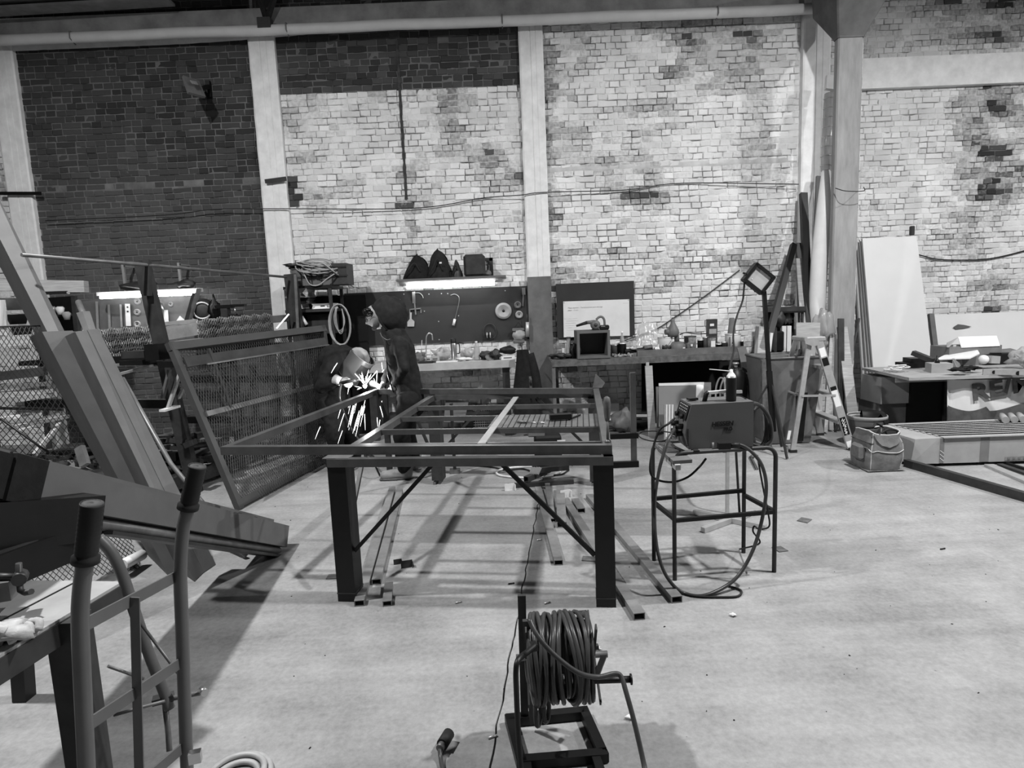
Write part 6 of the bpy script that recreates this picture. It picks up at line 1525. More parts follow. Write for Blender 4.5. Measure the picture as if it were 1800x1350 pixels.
L_ = [((-60, 605), 5.2, (60, 596), 5.5, .10, .09, m_wood, 'pale wooden section behind the mesh, uppermost at the left edge'),
      ((-60, 632), 5.2, (68, 622), 5.5, .10, .10, m_alu, 'bright wide section behind the mesh, below the uppermost one'),
      ((-60, 668), 4.9, (80, 652), 5.1, .10, .07, m_steel, 'dark channel with a bright top edge behind the mesh'),
      ((-60, 684), 5.2, (92, 674), 5.5, .12, .03, m_greyp, 'grey flat bar below the dark channel'),
      ((-60, 696), 5.2, (95, 686), 5.5, .14, .03, m_alu, 'bright flat bar below the grey one'),
      ((-60, 714), 5.0, (98, 692), 5.5, .06, .05, m_alu, 'pale tube slanting above the black tube'),
      ((-60, 716), 4.8, (112, 720), 5.1, .03, .02, m_black, 'thin black tube crossing in front of the pale lengths'),
      ((-60, 752), 5.0, (70, 722), 5.6, .06, .03, m_white, 'white lath rising to the right in the heap'),
      ((-60, 784), 5.0, (105, 728), 5.6, .07, .04, m_white, 'second white lath lower in the heap'),
      ((20, 752), 5.0, (118, 732), 5.6, .05, .03, m_wood, 'pale wooden lath at the end of the heap'),
      ((125, 652), 5.2, (240, 637), 5.6, .05, .02, m_alu, 'bright flat bar poking out right of the leaning sections'),
      ((200, 660), 5.0, (270, 642), 5.6, .02, .02, m_alu, 'thin bright rod on the rack arm'),
      ((285, 722), 5.3, (312, 714), 5.5, .06, .02, m_white, 'short white bar end low behind the gate'),
      ((60, 800), 4.8, (105, 745), 5.2, .03, .03, m_wood, 'mottled stick standing up in the dark heap')]
for a, da, b, db, w_, h_, m, lab in L_: bar(lab, a, da, b, db, w_, h_, m)
for k, (a, b, d) in enumerate([((296, 716), (322, 640), 5.4), ((286, 700), (298, 650), 5.5), ((310, 708), (330, 668), 5.6)]):
    bar(['pale thin board standing behind the gate stile', 'grey thin board behind the gate stile', 'narrow light strip beside the gate stile'][k], a, d, b, d, .045, .02, m_wood if k != 1 else m_greyp, 'thin_board', 'board')
rb_ = Thing('rubble_heap', 'dark jumble of scrap and offcuts under the rack behind the mesh', 'scrap heap', None, 'stuff', m_steel)
rr = random.Random(31)
for k in range(150):
    x = rr.uniform(-4.6, -2.9); y = 4.6 + (x + 4.6) * .7 + rr.uniform(-.3, .8)
    z = rr.uniform(.03, .5)
    rot = Matrix.Rotation(rr.uniform(0, 3), 3, 'Z') @ Matrix.Rotation(rr.uniform(-.5, .5), 3, 'X')
    rb_.own.box((x, y, z), (rr.uniform(.1, .5), rr.uniform(.02, .08), rr.uniform(.01, .06)), rot=rot)
lm = Thing('left_mesh_panel', 'expanded mesh panel with diamond openings at the far left edge', 'mesh panel')
lmp = lm.part('expanded_mesh', m_steel, None, 'stuff')
Q = [AT(-40, 800, 4.0), AT(150, 815, 4.45), AT(85, 572, 4.6), AT(-40, 575, 4.2)]
xmesh(lmp.mb, lambda u, v: Q[0].lerp(Q[1], u).lerp(Q[3].lerp(Q[2], u), v), 15, 34, .003)
lm.P('edge_rod', m_steel).tube([Q[3], Q[2]], .006, 6); lm.P('slanting_rod', m_black).tube([AT(0, 735, 4.1), AT(70, 785, 4.2), AT(85, 795, 4.2)], .008, 6)
lm2 = Thing('lower_mesh_panel', 'expanded mesh sheet low behind the hand truck', 'mesh panel')
lmp = lm2.part('expanded_mesh', m_steel, None, 'stuff')
Q2 = [AT(-20, 1040, 3.0), AT(250, 1000, 3.9), AT(215, 905, 4.1), AT(-20, 905, 3.1)]
xmesh(lmp.mb, lambda u, v: Q2[0].lerp(Q2[1], u).lerp(Q2[3].lerp(Q2[2], u), v), 26, 20, .003)
wtb = one('white_tube', 'pale round tube lying low behind the hand truck', 'tube', m_white); wtb.cyl(AT(215, 993, 3.7), AT(250, 975, 3.9), .035, 12)

# left bench behind with its own tube light
tb2 = Thing('left_tool_board', 'grey tool board with rules and discs behind the rack at left', 'board')
yq = WY - .05
tb2.P('panel', m_greyp).slab([AT(138, 590, yq), AT(345, 580, yq), AT(345, 512, yq), AT(138, 530, yq)], .02)
tl2 = Thing('left_tube_light', 'glowing fluorescent tube above the left tool board', 'lamp')
a, b = AT(176, 521, 7.85), AT(345, 518, 7.85); a.z = b.z = (a.z + b.z) / 2
tl2.P('tube', m_tube).tube([a, b], .018, 12); tl2.P('housing', m_white).box(((a.x + b.x) / 2, 7.9, a.z + .045), (b.x - a.x + .1, .08, .045))
for k, px in enumerate((216, 314)):
    p = AT(px, 465 if k == 0 else 462, 7.95); tl2.P('hanger', m_alu).box((p.x, 7.95, (p.z + a.z + .06) / 2), (.03, .03, p.z - a.z - .06)); tl2.P('wall_arm', m_alu).box((p.x, 8.07, p.z - .02), (.03, .26, .02))
for k, (px, w_, lab) in enumerate(((248, .5, 'dark bag lying on the light housing over the left bench'), (325, .26, 'dark tool lying at the right end of the light housing'))):
    one('dark_roll', lab, 'bag', m_steel).blob((AT(px, 500, 7.92).x, 7.92, a.z + .125), (w_ / 2, .07, .055), 8, k, .3)
for k, (px, y0, y1, w_, m, lab) in enumerate(((170, 530, 578, .03, m_alu, 'first narrow rule from the left on the left tool board'), (191, 535, 578, .028, m_alu, 'second narrow rule on the left tool board'), (212, 535, 575, .025, m_alu, 'third narrow rule on the left tool board'), (224, 534, 573, .065, m_white, 'wide white drilled spatula on the left tool board'), (291, 545, 570, .06, m_white, 'small white carton by the tall post'))):
    t = Thing('steel_rule', lab, 'rule'); t.P('blade', m).beam(AT(px, y0, yq - .04), AT(px + 2, y1, yq - .04), w_, .006, up=(0, 1, 0))
    if k == 3:
        for h in (.15, .35): 
            p = AT(px, y0, yq - .045).lerp(AT(px + 2, y1, yq - .045), h); t.P('hole_mark', m_steel).cyl(p, p + V((0, -.004, 0)), .012, 10)
for k, (px, py) in enumerate(((241, 530), (241, 549), (241, 570), (300, 535))):
    disc(['top small disc on the left tool board', 'middle small disc on the left tool board', 'lowest small disc on the left tool board', 'lone small disc right of the tall post'][k], px, py, .045 if k < 3 else .035, m_stone)
sq_ = one('set_square_tool', 'bright bent tool hanging right of the tall post on the left board', 'tool', m_bright); sq_.tube([AT(283, 532, yq - .05), AT(287, 545, yq - .05), AT(286, 565, yq - .05)], .012, 8)
wh_ = one('white_cut_sheet', 'small white angular sheet low on the left tool board', 'sheet', m_white); wh_.slab([AT(305, 570, yq - .008), AT(325, 570, yq - .008), AT(324, 562, yq - .008), AT(316, 555, yq - .008), AT(312, 561, yq - .008)], .006)
for k, (a, b, lab) in enumerate((((328, 566), (342, 516), 'thin dark bar leaning right of the left tool board'), ((331, 568), (350, 508), 'thicker pale edged bar leaning right of the left tool board'))):
    bar(lab, a, 7.5, b, 7.7, .05, .03, m_steel if k == 0 else m_steel_l, 'leaning_bar', 'bar')
ml = Thing('motor_drum', 'dark round motor casing behind the two leaning bars', 'motor'); p = AT(358, 546, 7.7)
ml.P('drum', m_steel).lathe(p, [(0, -.08), (.10, -.08), (.14, -.04), (.15, .02), (.11, .06), (.05, .07), (0, .07)], 20, axis=V((.3, -1, .1))); ml.P('ring', m_alu).lathe(p + V((.02, -.08, 0)), [(.09, 0), (.1, .005), (.11, 0)], 20, axis=V((.3, -1, .1))); ml.P('dark_cover', m_black).blob(p + V((.12, .03, -.02)), (.06, .08, .18), 8, 2, .4); ml.P('stand_block', m_steel).box(p + V((0, .0, -.42)), (.2, .2, .6))
vs_ = Thing('bench_vise', 'dark bench vise on a stand in front of the second pilaster', 'vise'); p = AT(410, 548, 7.6)
vs_.P('jaw', m_black).box(AT(395, 539, 7.6), (.2, .1, .04)); vs_.P('jaw', m_black).box(AT(420, 537, 7.6), (.16, .08, .03)); vs_.P('body', m_steel).box(AT(397, 550, 7.6), (.08, .1, .12)); vs_.P('screw', m_steel).cyl(AT(400, 553, 7.6), AT(430, 553, 7.6), .012, 8); vs_.P('stand', m_steel).box((AT(400, 560, 7.6).x, 7.6, .72), (.1, .1, 1.44)); vs_.P('handle', m_bright).cyl(AT(413, 541, 7.55), AT(413, 552, 7.55), .012, 8)
fb_ = Thing('far_left_shelf', 'dark shelf with jars and a funnel left of the left tool board', 'shelf')
fb_.P('back_panel', m_black).slab([AT(60, 590, 8.0), AT(132, 585, 8.0), AT(132, 520, 8.0), AT(60, 525, 8.0)], .02); fb_.P('shelf_plank', m_steel).beam(AT(60, 556, 7.9), AT(128, 553, 7.9), .2, .03); fb_.P('post', m_steel).beam(V((AT(130, 600, 7.8).x, 7.8, 0)), AT(130, 520, 7.8), .05, .05, up=(0, 1, 0)); fb_.P('post', m_steel).beam(V((AT(60, 600, 7.9).x, 7.9, 0)), AT(60, 525, 7.9), .05, .05, up=(0, 1, 0))
for k, (px, py, m, lab) in enumerate(((93, 547, m_alu, 'pale jar on the far left shelf'), (107, 547, m_white, 'bright jar lid on the far left shelf'), (118, 556, m_stone, 'pale tilted funnel on the far left shelf'))):
    one('shelf_jar', lab, 'jar', m).lathe(AT(px, py + 6, 7.75), [(0, 0), (.03, 0), (.05, .08), (.03, .10), (0, .1)], 12)
tw_ = Thing('striped_towel', 'white towel with grey stripes hanging at the far left', 'towel')
def tf(u, v): 
    p = AT(4 + (-2 - 14 * v + (30 * v + 4) * u), 527 + 72 * v, 6.3); p.y += .03 * sin(u * 9 + v * 3); return p
tw_.P('cloth', m_white).grid(tf, 14, 16); 
for v0 in (.62, .84):
    tw_.P('stripe', m_greyp).grid(lambda u, v, v0=v0: tf(u, v0 + .05 * v + .06 * u) + V((0, -.012, 0)), 12, 2)
for k, (px, py, s_) in enumerate(((24, 545, .12), (32, 570, .1), (40, 590, .1))):
    one('dark_pot', ['white rimmed basin behind the towel', 'dark pot behind the towel', 'dark jug low behind the towel'][k], 'pot', m_alu if k == 0 else m_steel).lathe(AT(px, py, 6.6), [(0, 0), (s_ * .7, 0), (s_, s_ * 1.0), (s_ * 1.1, s_ * 1.05), (s_ * .9, s_), (0, s_ * .4)], 16)
# ---- big leaning sections
def section(label, foot, top, w_, t_, upv, m, name='steel_section', hol=True, cat='steel section'):
    mb = one(name, label, cat, m)
    if hol: mb.beam(foot, top, w_, t_, up=upv, hollow=.006)
    else: mb.beam(foot, top, w_, t_, up=upv)
    return mb
def prism3(label, top, foot, name='steel_section'):
    mb = one(name, label, 'steel section', m_steel_p)
    rings = []
    for P1, P2, P3 in (foot, top): rings.append([P2, P3, P1 + P3 - P2, P1])
    mb.hexa(rings[0] + rings[1])
    return mb
def fz(px, py, z=.004): p = HZ(px, py, z); return p
prism3('longest leaning steel section rising out of the picture at the top left', [AT(-113, 250, 5.35), AT(-87, 250, 4.95), AT(-50, 250, 5.05)], [fz(258, 968), fz(292, 992), fz(308, 978)])
prism3('wide leaning steel section with a dark side, left of the pair', [AT(51, 592, 4.55), AT(74, 583, 4.15), AT(128, 581, 4.4)], [fz(262, 978), fz(296, 1012), fz(328, 990)])
prism3('leaning steel section in the middle of the pile', [AT(109, 594, 4.4), AT(132, 583, 4.0), AT(153, 581, 4.08)], [fz(300, 992), fz(342, 1022), fz(358, 1006)])
prism3('narrow leaning steel section at the right of the pile', [AT(150, 584, 4.12), AT(153.5, 580, 4.08), AT(173, 578, 4.16)], [fz(355, 1008), fz(358.5, 1006), fz(379, 992)])
prism3('short leaning bar with a round tube end behind the pile', [AT(134, 550, 4.65), AT(145, 547, 4.6), AT(158, 547, 4.65)], [AT(150, 590, 4.3), AT(160, 590, 4.25), AT(172, 590, 4.3)])
one('steel_tube', 'round tube sticking out above the leaning pile', 'tube', m_steel_l).cyl(AT(152, 565, 4.6), AT(138, 531, 4.8), .022, 12)
one('steel_tube', 'thin round tube leaning along the right side of the leaning pile', 'tube', m_steel_l).tube([V((-1.84, 3.95, .02)), AT(300, 815, 4.1), AT(215, 665, 4.3)], .016, 8)
one('steel_section', 'small bright tube end showing below the leaning pile at left', 'steel section', m_steel_l).beam(AT(150, 818, 3.7), AT(140, 786, 3.75), .055, .03, up=(0, 1, 0))
# ---- foreground stack of box sections resting on the welding table side support
tip = FL(506, 958)
def stk(label, p_tip, p_top, w_, h_, m=m_steel_p, hol=.005):
    mb = one('box_section', label, 'steel section', m); mb.beam(p_tip, p_top, w_, h_, up=(0, 0, 1), hollow=hol); return mb
SA, SB = V((-1.66, 4.12, .085)), V((-1.84, 1.55, 1.37))
dS = (SB - SA).normalized(); sS = dS.cross(V((0, 0, 1))).normalized(); uS = sS.cross(dS)
if uS.z < 0: uS = -uS
if sS.x < 0: sS = -sS
stk('front box section of the long stack slanting down to the floor', SA, SB, .10, .145)
stk('rear box section of the long stack slanting down to the floor', SA - sS * .115 + uS * .045, SB - sS * .115 + uS * .045, .10, .145)
stk('third box section behind the long stack', SA - sS * .23 + uS * .0 + dS * .5, SB - sS * .23 + uS * .0, .10, .14)
one('steel_tube', 'fat round tube under the front of the long stack', 'tube', m_steel_l).cyl(SA - uS * .10 + dS * .03, SA.lerp(SB, .62) - uS * .10, .028, 14)
one('flat_bar', 'flat bar under the round tube at the bottom of the long stack', 'steel bar', m_steel).beam(SA - uS * .135 + dS * .02 , SA.lerp(SB, .6) - uS * .135, .09, .016, up=(0, 0, 1))
stp = Thing('stack_strap', 'black cloth band wrapped round the upper end of the long stack', 'strap')
for k in range(2):
    c_ = SA.lerp(SB, .775 + .05 * k); stp.P('band', m_cloth).beam(c_ - dS * .07 - sS * .06 * 1, c_ + dS * .07 - sS * .06, .255 - .02 * k, .165 - .01 * k, up=(0, 0, 1))
stp.P('knot', m_cloth).blob(SA.lerp(SB, .76) - sS * .12 + uS * .1, (.05, .05, .03), 8, 2, .3)
for k, t_ in enumerate((.05, .12)):
    one('tape_mark', ['short black tape mark on the front section near the floor end', 'second tape mark a little higher on the rear section'][k], 'tape', m_black).beam(SA.lerp(SB, t_ + .115) + uS * .0745 - sS * .0, SA.lerp(SB, t_ + .125) + uS * .0745, .098, .003, up=(0, 0, 1))
# trestle / black machine body below the stack
bkb = Thing('black_trestle', 'big black steel trestle carrying the upper end of the long stack', 'trestle')
A_, B_ = AT(-60, 925, 2.0), AT(150, 905, 2.35)
bkb.P('top_beam', m_black).beam(V((A_.x, A_.y, A_.z)), V((B_.x, B_.y, B_.z)), .22, .17, up=(0, 0, 1))
C_, D_ = AT(-60, 990, 1.85), AT(150, 925, 2.3)
bkb.P('edge_rail', m_steel).beam(C_, D_, .012, .012); bkb.P('lower_beam', m_black).beam(C_ - V((0, -.02, .07)), D_ - V((0, -.02, .05)), .05, .12, up=(0, 0, 1))
for p in ((-2.15, 2.05), (-2.2, 2.5), (-2.6, 2.5)): bkb.P('leg', m_black).beam(V((p[0], p[1], 0)), V((p[0] + .05, p[1] + .02, .85)), .06, .06, up=(0, 1, 0))
bkb.P('bolt', m_alu).blob(AT(29, 936, 2.05), (.006, .006, .006), 6, 0, 0)
bkb.P('clip_edge', m_alu).tube([AT(128, 879, 2.3), AT(148, 879, 2.3), AT(158, 884, 2.3)], .004, 5)
# ---- welding table at the lower left
wz = .75
wtq = [V((-2.6, 2.2, wz)), V((-1.39, 1.98, wz)), V((-1.42, 1.42, wz)), V((-2.6, 1.42, wz))]
wq = [HZ(-120, 1010, wz), HZ(215, 1022, wz), HZ(-110, 1213, wz)]
wlt = Thing('steel_welding_table', 'low steel plate table with one thick leg at the lower left', 'table')
r0 = HZ(215, 1022, wz); r1 = HZ(0, 1150, wz); dd = (r1 - r0).normalized(); rE = r0 + dd * 1.1
lft = V((-1, .12, 0)).normalized() * 1.2
wlt.P('top_plate', M('worn_plate', .34, .5, .2, .2, 5)).slab([rE, r0, r0 + lft, rE + lft], .012)
wlt.P('top_seam', m_black).beam(HZ(0, 1092, wz + .001), HZ(135, 1022, wz + .001), .006, .003)
wlt.P('edge_angle', m_steel).beam(r0 + V((-.01, 0, -.045)), rE + V((-.01, 0, -.045)), .03, .07, up=(0, 0, 1))
lgx = HZ(178, 1060, wz - .03); 
wlt.P('leg', m_steel).beam(V((lgx.x - .02, lgx.y - .12, wz - .012)), V((lgx.x - .02, lgx.y - .12, 0)), .085, .085, up=(0, 1, 0))
wlt.P('leg', m_steel).beam(rE + lft * .9 + V((0, .1, -.012)), V((rE.x + lft.x * .9, rE.y + lft.y * .9 + .1, 0)), .085, .085, up=(0, 1, 0)); wlt.P('leg', m_steel).beam(r0 + lft * .9 + V((0, -.15, -.012)), V((r0.x + lft.x * .9, r0.y + lft.y * .9 - .15, 0)), .085, .085, up=(0, 1, 0))
wlt.P('corner_bracket', m_steel_l).box(HZ(196, 1042, wz - .04), (.07, .02, .04), -.6)
cc_ = Thing('g_clamp', 'dark screw clamp standing on the welding table at the left edge', 'clamp')
cc_.P('frame_bar', m_steel).tube([AT(-20, 1013, 1.8), AT(34, 1015, 1.8)], .012, 8); cc_.P('screw', m_steel).tube([AT(33, 990, 1.8), AT(34, 1020, 1.8), AT(36, 1038, 1.78), AT(44, 1042, 1.78), AT(55, 1040, 1.76)], .009, 8); cc_.P('boss', m_steel).cyl(AT(38, 1010, 1.82), AT(33, 1020, 1.78), .02, 10)
cc_.P('foot_block', m_steel_l).box(AT(8, 1035, 1.8), (.05, .06, .06), .3)
glv = Thing('work_glove', 'crumpled pale work glove lying on the corner of the welding table', 'glove')
gq = HZ(18, 1122, wz); glv.P('palm', m_glove).blob(gq + V((-.03, -.02, .025)), (.09, .06, .03), 10, 3, .5)
for k in range(4): glv.P('finger', m_glove).tube(curve_pts([gq + V((-.0 + .012 * k, -.035 + .02 * k, .03)), gq + V((.03 + .012 * k, -.04 + .022 * k, .035)), gq + V((.05 + .008 * k, -.05 + .02 * k, .015))], 4), .011, 7)
glv.P('thumb', m_glove).tube(curve_pts([gq + V((-.04, -.06, .02)), gq + V((-.02, -.10, .0)), gq + V((.0, -.11, -.01))], 4), .011, 7)
# ---- hand truck
ht = Thing('hand_truck', 'tall grey tube hand truck with black rubber grips in the left foreground', 'hand truck')
m_ht = M('hand_truck_grey', .105, .4, .15, .12, 8)
yl_, yr_ = 1.20, 1.52
def htube(ptsx, r):
    p = ht.P('side_tube', m_ht); p.tube(curve_pts(ptsx, 6), r, 14)
La = [AT(150, 985, yl_), AT(143, 1040, yl_), AT(141, 1100, yl_), AT(145, 1200, yl_), AT(152, 1350, yl_)]
dL = (La[-1] - La[-2]).normalized(); La.append(La[-1] + dL * (La[-1].z / -dL.z) * .97)
Ra = [AT(331, 893, yr_), AT(322, 930, yr_), AT(317, 1000, yr_), AT(320, 1100, yr_), AT(328, 1330, yr_)]
dR = (Ra[-1] - Ra[-2]).normalized(); Ra.append(Ra[-1] + dR * (Ra[-1].z / -dR.z) * .97)
htube(La, .0165); htube(Ra, .0165)
for a, b, y in (((161, 890), (150, 988), yl_), ((346, 824), (330, 894), yr_)):
    A, B = AT(*a, y), AT(*b, y); n_ = (A - B).normalized()
    g_ = ht.part('grip', m_rubber)
    g_.mb.lathe(B, [(.0165, 0), (.026, 0), (.026, .012), (.021, .016)] + [(.021 + .0012 * (k % 2), .02 + (A - B).length * .9 * k / 22) for k in range(23)] + [(.019, (A - B).length), (.010, (A - B).length + .004), (0, (A - B).length + .004)], 18, axis=n_)
    g_.sub('grip_end', M('worn_rubber', .07, .7)).lathe(A + n_ * .004, [(.0195, -.002), (.017, .003), (.004, .004), (.003, .001), (0, .001)], 16, axis=n_)
def xb(a, b, lab='crossbar', h_=.028):
    ht.P(lab, m_ht).beam(AT(*a, yl_ + .004), AT(*b, yr_ + .004), .005, h_, up=(0, 0, 1))
xb((150, 1098), (312, 1012)); xb((158, 1272), (322, 1162)); xb((170, 1445), (326, 1310))
ym = (yl_ + yr_) / 2 - .02
ht.P('centre_strap', m_ht).beam(AT(237, 1050, ym), AT(246, 1400, ym), .022, .004, up=(0, 1, 0))
ht.P('rear_stay', m_ht).tube(curve_pts([AT(172, 945, 1.75), AT(195, 970, 1.76), AT(215, 1010, 1.77), AT(235, 1070, 1.78), AT(262, 1150, 1.8), AT(288, 1215, 1.82), AT(298, 1245, 1.82)], 6), .0165, 12)
ht.P('link_rod', m_steel_l).tube([AT(243, 1090, 1.78), AT(318, 1190, 1.7)], .005, 6); ht.P('link_rod', m_steel_l).tube([AT(190, 1171, 1.7), AT(252, 1193, 1.78)], .005, 6); ht.P('link_rod', m_steel_l).tube([AT(200, 1257, 1.75), AT(290, 1232, 1.8)], .005, 6)
ht.P('stay_bracket', m_steel).box(AT(287, 1228, 1.82), (.06, .03, .02), .4); ht.P('bolt', m_bright).cyl(AT(355, 1212, 1.82), AT(360, 1218, 1.8), .012, 10); ht.P('axle_rod', m_steel_l).tube([AT(290, 1230, 1.82), AT(352, 1218, 1.82)], .008, 8)
ht.P('lower_stay', m_steel_l).tube([AT(290, 1235, 1.82), AT(296, 1290, 1.82), AT(298, 1320, 1.80)], .009, 8)
ht.P('foot_bolt', m_bright).box(AT(343, 1330, 1.5), (.03, .02, .03), .3)
toe = FL(240, 1450); 
for nm, p in (('wheel', La[-1]), ('wheel', Ra[-1])):
    ht.P(nm, m_rubber).lathe(p + V((.02, .12, .07 - p.z)), [(.03, -.02), (.07, -.02), (.075, 0), (.07, .02), (.03, .02)], 20, axis=V((1, 0, 0)))
ht.P('toe_plate', m_ht).slab([V((La[-1].x, La[-1].y - .2, .01)), V((Ra[-1].x, Ra[-1].y - .2, .01)), V((Ra[-1].x, Ra[-1].y, .01)), V((La[-1].x, La[-1].y, .01))], .005)
# lamp on the bay 1 wall
fl_ = Thing('wall_floodlight', 'flat square floodlight tilted out from the dark brick wall', 'floodlight')
fl_.P('head', m_greyp).slab([AT(322, 132, 7.75), AT(332, 162, 7.6), AT(362, 170, 7.85), AT(350, 142, 8.0)], .03)
fl_.P('arm', m_black).beam(AT(355, 155, 7.95), AT(368, 152, 8.16), .03, .05); fl_.P('bracket', m_black).box(AT(367, 157, 8.16), (.05, .05, .2))
fl_.P('lens_mark', m_alu).slab([AT(334, 141, 7.68), AT(338, 147, 7.66), AT(349, 149, 7.80), AT(345, 143, 7.85)], .004)
# ================================================================ the two workers
_dt = bpy.data.textures.new('folds', 'CLOUDS'); _dt.noise_scale = 0.09; _dt.noise_depth = 2
def skin_part(thing, name, mat, joints, edges, disp=0.0, sub=2, label=None, voxel=None, smooth=5):
    """one continuous surface grown over a jointed skeleton: tapered limbs fused by a voxel remesh"""
    mb = MB()
    R3 = lambda r: (r[0], r[1], (r[0] + r[1]) / 2) if isinstance(r, tuple) else (r, r, r)
    S = []
    n = 10; m = 16
    for k, (p, r) in joints.items():
        r = R3(r); vs = []; fs = []
        for i in range(n + 1):
            th = pi * i / n
            for j_ in range(m):
                ph = 2 * pi * j_ / m; vs.append(V(p) + V((sin(th) * cos(ph) * r[0], sin(th) * sin(ph) * r[1], cos(th) * r[2])))
        for i in range(n):
            for j_ in range(m): fs.append((i * m + j_, (i + 1) * m + j_, (i + 1) * m + (j_ + 1) % m, i * m + (j_ + 1) % m))
        mb.add(vs, fs)
    for a, b in edges:
        pa, ra = V(joints[a][0]), R3(joints[a][1]); pb, rb = V(joints[b][0]), R3(joints[b][1])
        if (pb - pa).length < 1e-4: continue
        _, s_, u_ = basis(pb - pa); vs = []
        for p, r in ((pa, ra), (pb, rb)):
            for j_ in range(m):
                ph = 2 * pi * j_ / m; d = s_ * cos(ph) + u_ * sin(ph); vs.append(p + V((d.x * r[0], d.y * r[1], d.z * r[2])))
        fs = [(j_, (j_ + 1) % m, m + (j_ + 1) % m, m + j_) for j_ in range(m)] + [tuple(range(m))[::-1], tuple(range(m, 2 * m))]
        mb.add(vs, fs)
    o0 = V(joints[next(iter(joints))][0])
    me = bpy.data.meshes.new(name); me.from_pydata([tuple(v - o0) for v in mb.v], [], mb.f)
    ob = bpy.data.objects.new(name, me); COL.objects.link(ob)
    rm = ob.modifiers.new('fuse', 'REMESH'); rm.mode = 'VOXEL'; rm.voxel_size = voxel or .012
    sm = ob.modifiers.new('smooth', 'SMOOTH'); sm.factor = .5; sm.iterations = smooth
    if disp:
        d = ob.modifiers.new('folds', 'DISPLACE'); d.texture = _dt; d.strength = disp; d.mid_level = .45; d.texture_coords = 'LOCAL'
        s2 = ob.modifiers.new('smooth2', 'SMOOTH'); s2.factor = .5; s2.iterations = 2
    dg = bpy.context.evaluated_depsgraph_get(); dg.update()
    m2 = bpy.data.meshes.new_from_object(ob.evaluated_get(dg))
    bpy.data.objects.remove(ob)
    q = Part(name, mat, label); q.mb.add([v.co + o0 for v in m2.vertices], [tuple(p.vertices) for p in m2.polygons], True)
    bpy.data.meshes.remove(m2)
    thing.parts.append(q); return q
def head_mesh(mb, c, fwd, upv, s=1.0):
    f = V(fwd).normalized(); u = (V(upv) - f * V(upv).dot(f)).normalized(); l = u.cross(f)
    n = 22; m = 36; vs = []; fs = []
    def g(x, a): return math.exp(-(x / a) ** 2)
    for i in range(n + 1):
        th = pi * i / n
        for j in range(m):
            ph = 2 * pi * j / m - pi
            z = cos(th); r = sin(th)
            x = r * cos(ph); y = r * sin(ph)
            X = x * .098; Y = y * .076; Z = z * .118
            if z < -.1: Y *= 1 - .28 * (-z - .1); X *= 1 - .06 * (-z - .1)
            if x > 0:
                X += .026 * g(y, .13) * g(z + .12, .16) * (1 if z > -.35 else .6)       # nose
                X -= .010 * g(abs(y) - .32, .16) * g(z - .06, .13)                        # eye sockets
                X += .006 * g(z - .26, .1)                                               # brow
                X += .006 * g(y, .25) * g(z + .48, .07) - .004 * g(y, .3) * g(z + .56, .04)   # lips
                X += .012 * g(y, .3) * g(z + .80, .16)                                   # chin
            vs.append(V(c) + (f * X + l * Y + u * Z) * s)
    for i in range(n):
        for j in range(m): fs.append((i * m + j, (i + 1) * m + j, (i + 1) * m + (j + 1) % m, i * m + (j + 1) % m))
    mb.add(vs, fs, True); return f, l, u
def hand_joints(J, E, pre, wrist, palm, tip_dir, across, curl, r=.010, L=.034):
    """palm plus five bent fingers: tip_dir along the fingers, across the palm, curl towards the held thing"""
    t = V(tip_dir).normalized(); a = V(across).normalized(); c = V(curl).normalized()
    J[pre + 'palm'] = (palm, (.026, .020)); E.append((wrist, pre + 'palm'))
    for k, (off, ln) in enumerate(((-.028, .9), (-.010, 1.05), (.010, 1.0), (.028, .8))):
        k0 = V(palm) + a * off + t * .032
        ps = [k0, k0 + (t * .8 + c * .45).normalized() * L * ln, k0 + (t * .8 + c * .45).normalized() * L * ln + (t * .1 + c).normalized() * L * ln * .85]
        prev = pre + 'palm'
        for q, p in enumerate(ps):
            nm = '%sf%d%d' % (pre, k, q); J[nm] = (p, r * (1.05 - .12 * q)); E.append((prev, nm)); prev = nm
    th0 = V(palm) - a * .03 - t * .008; th = [th0, th0 - a * .022 + t * .024 + c * .012, th0 - a * .014 + t * .046 + c * .034]
    prev = pre + 'palm'
    for q, p in enumerate(th): nm = '%st%d' % (pre, q); J[nm] = (p, r * (1.2 - .15 * q)); E.append((prev, nm)); prev = nm

# ---- standing worker in a hood, facing left
p1 = Thing('person', 'standing worker in a dark hooded jacket steadying the frame with both hands', 'person')
D = 5.72
J = {}; E = []
def j(nm, px, py, d, r): J[nm] = (AT(px, py, d), r)
j('pelvis', 722, 697, D, (.11, .12)); j('belly', 715, 665, D, (.115, .125)); j('chest', 704, 622, D, (.135, .15)); j('neckb', 692, 592, D, (.07, .07)); j('neck', 684, 578, D, .055); j('head', 668, 557, D, .085)
j('shN', 703, 604, D - .16, .062); j('elN', 711, 648, D - .22, .048); j('wrN', 696, 674, D - .05, .030)
j('shF', 696, 602, D + .16, .062); j('elF', 690, 642, D + .24, .048); j('wrF', 677, 667, D + .18, .030)
j('hipN', 719, 704, D - .09, .092); j('knN', 706, 765, D - .10, .066); j('anN', 711, 822, D + .02, .045); j('heN', 716, 833, D + .03, .036); j('toN', 682, 836, D + .02, .034)
j('hipF', 716, 704, D + .09, .092); j('knF', 716, 764, D + .18, .066); j('anF', 729, 812, D + .36, .045); j('heF', 733, 821, D + .36, .036); j('toF', 706, 822, D + .36, .034)
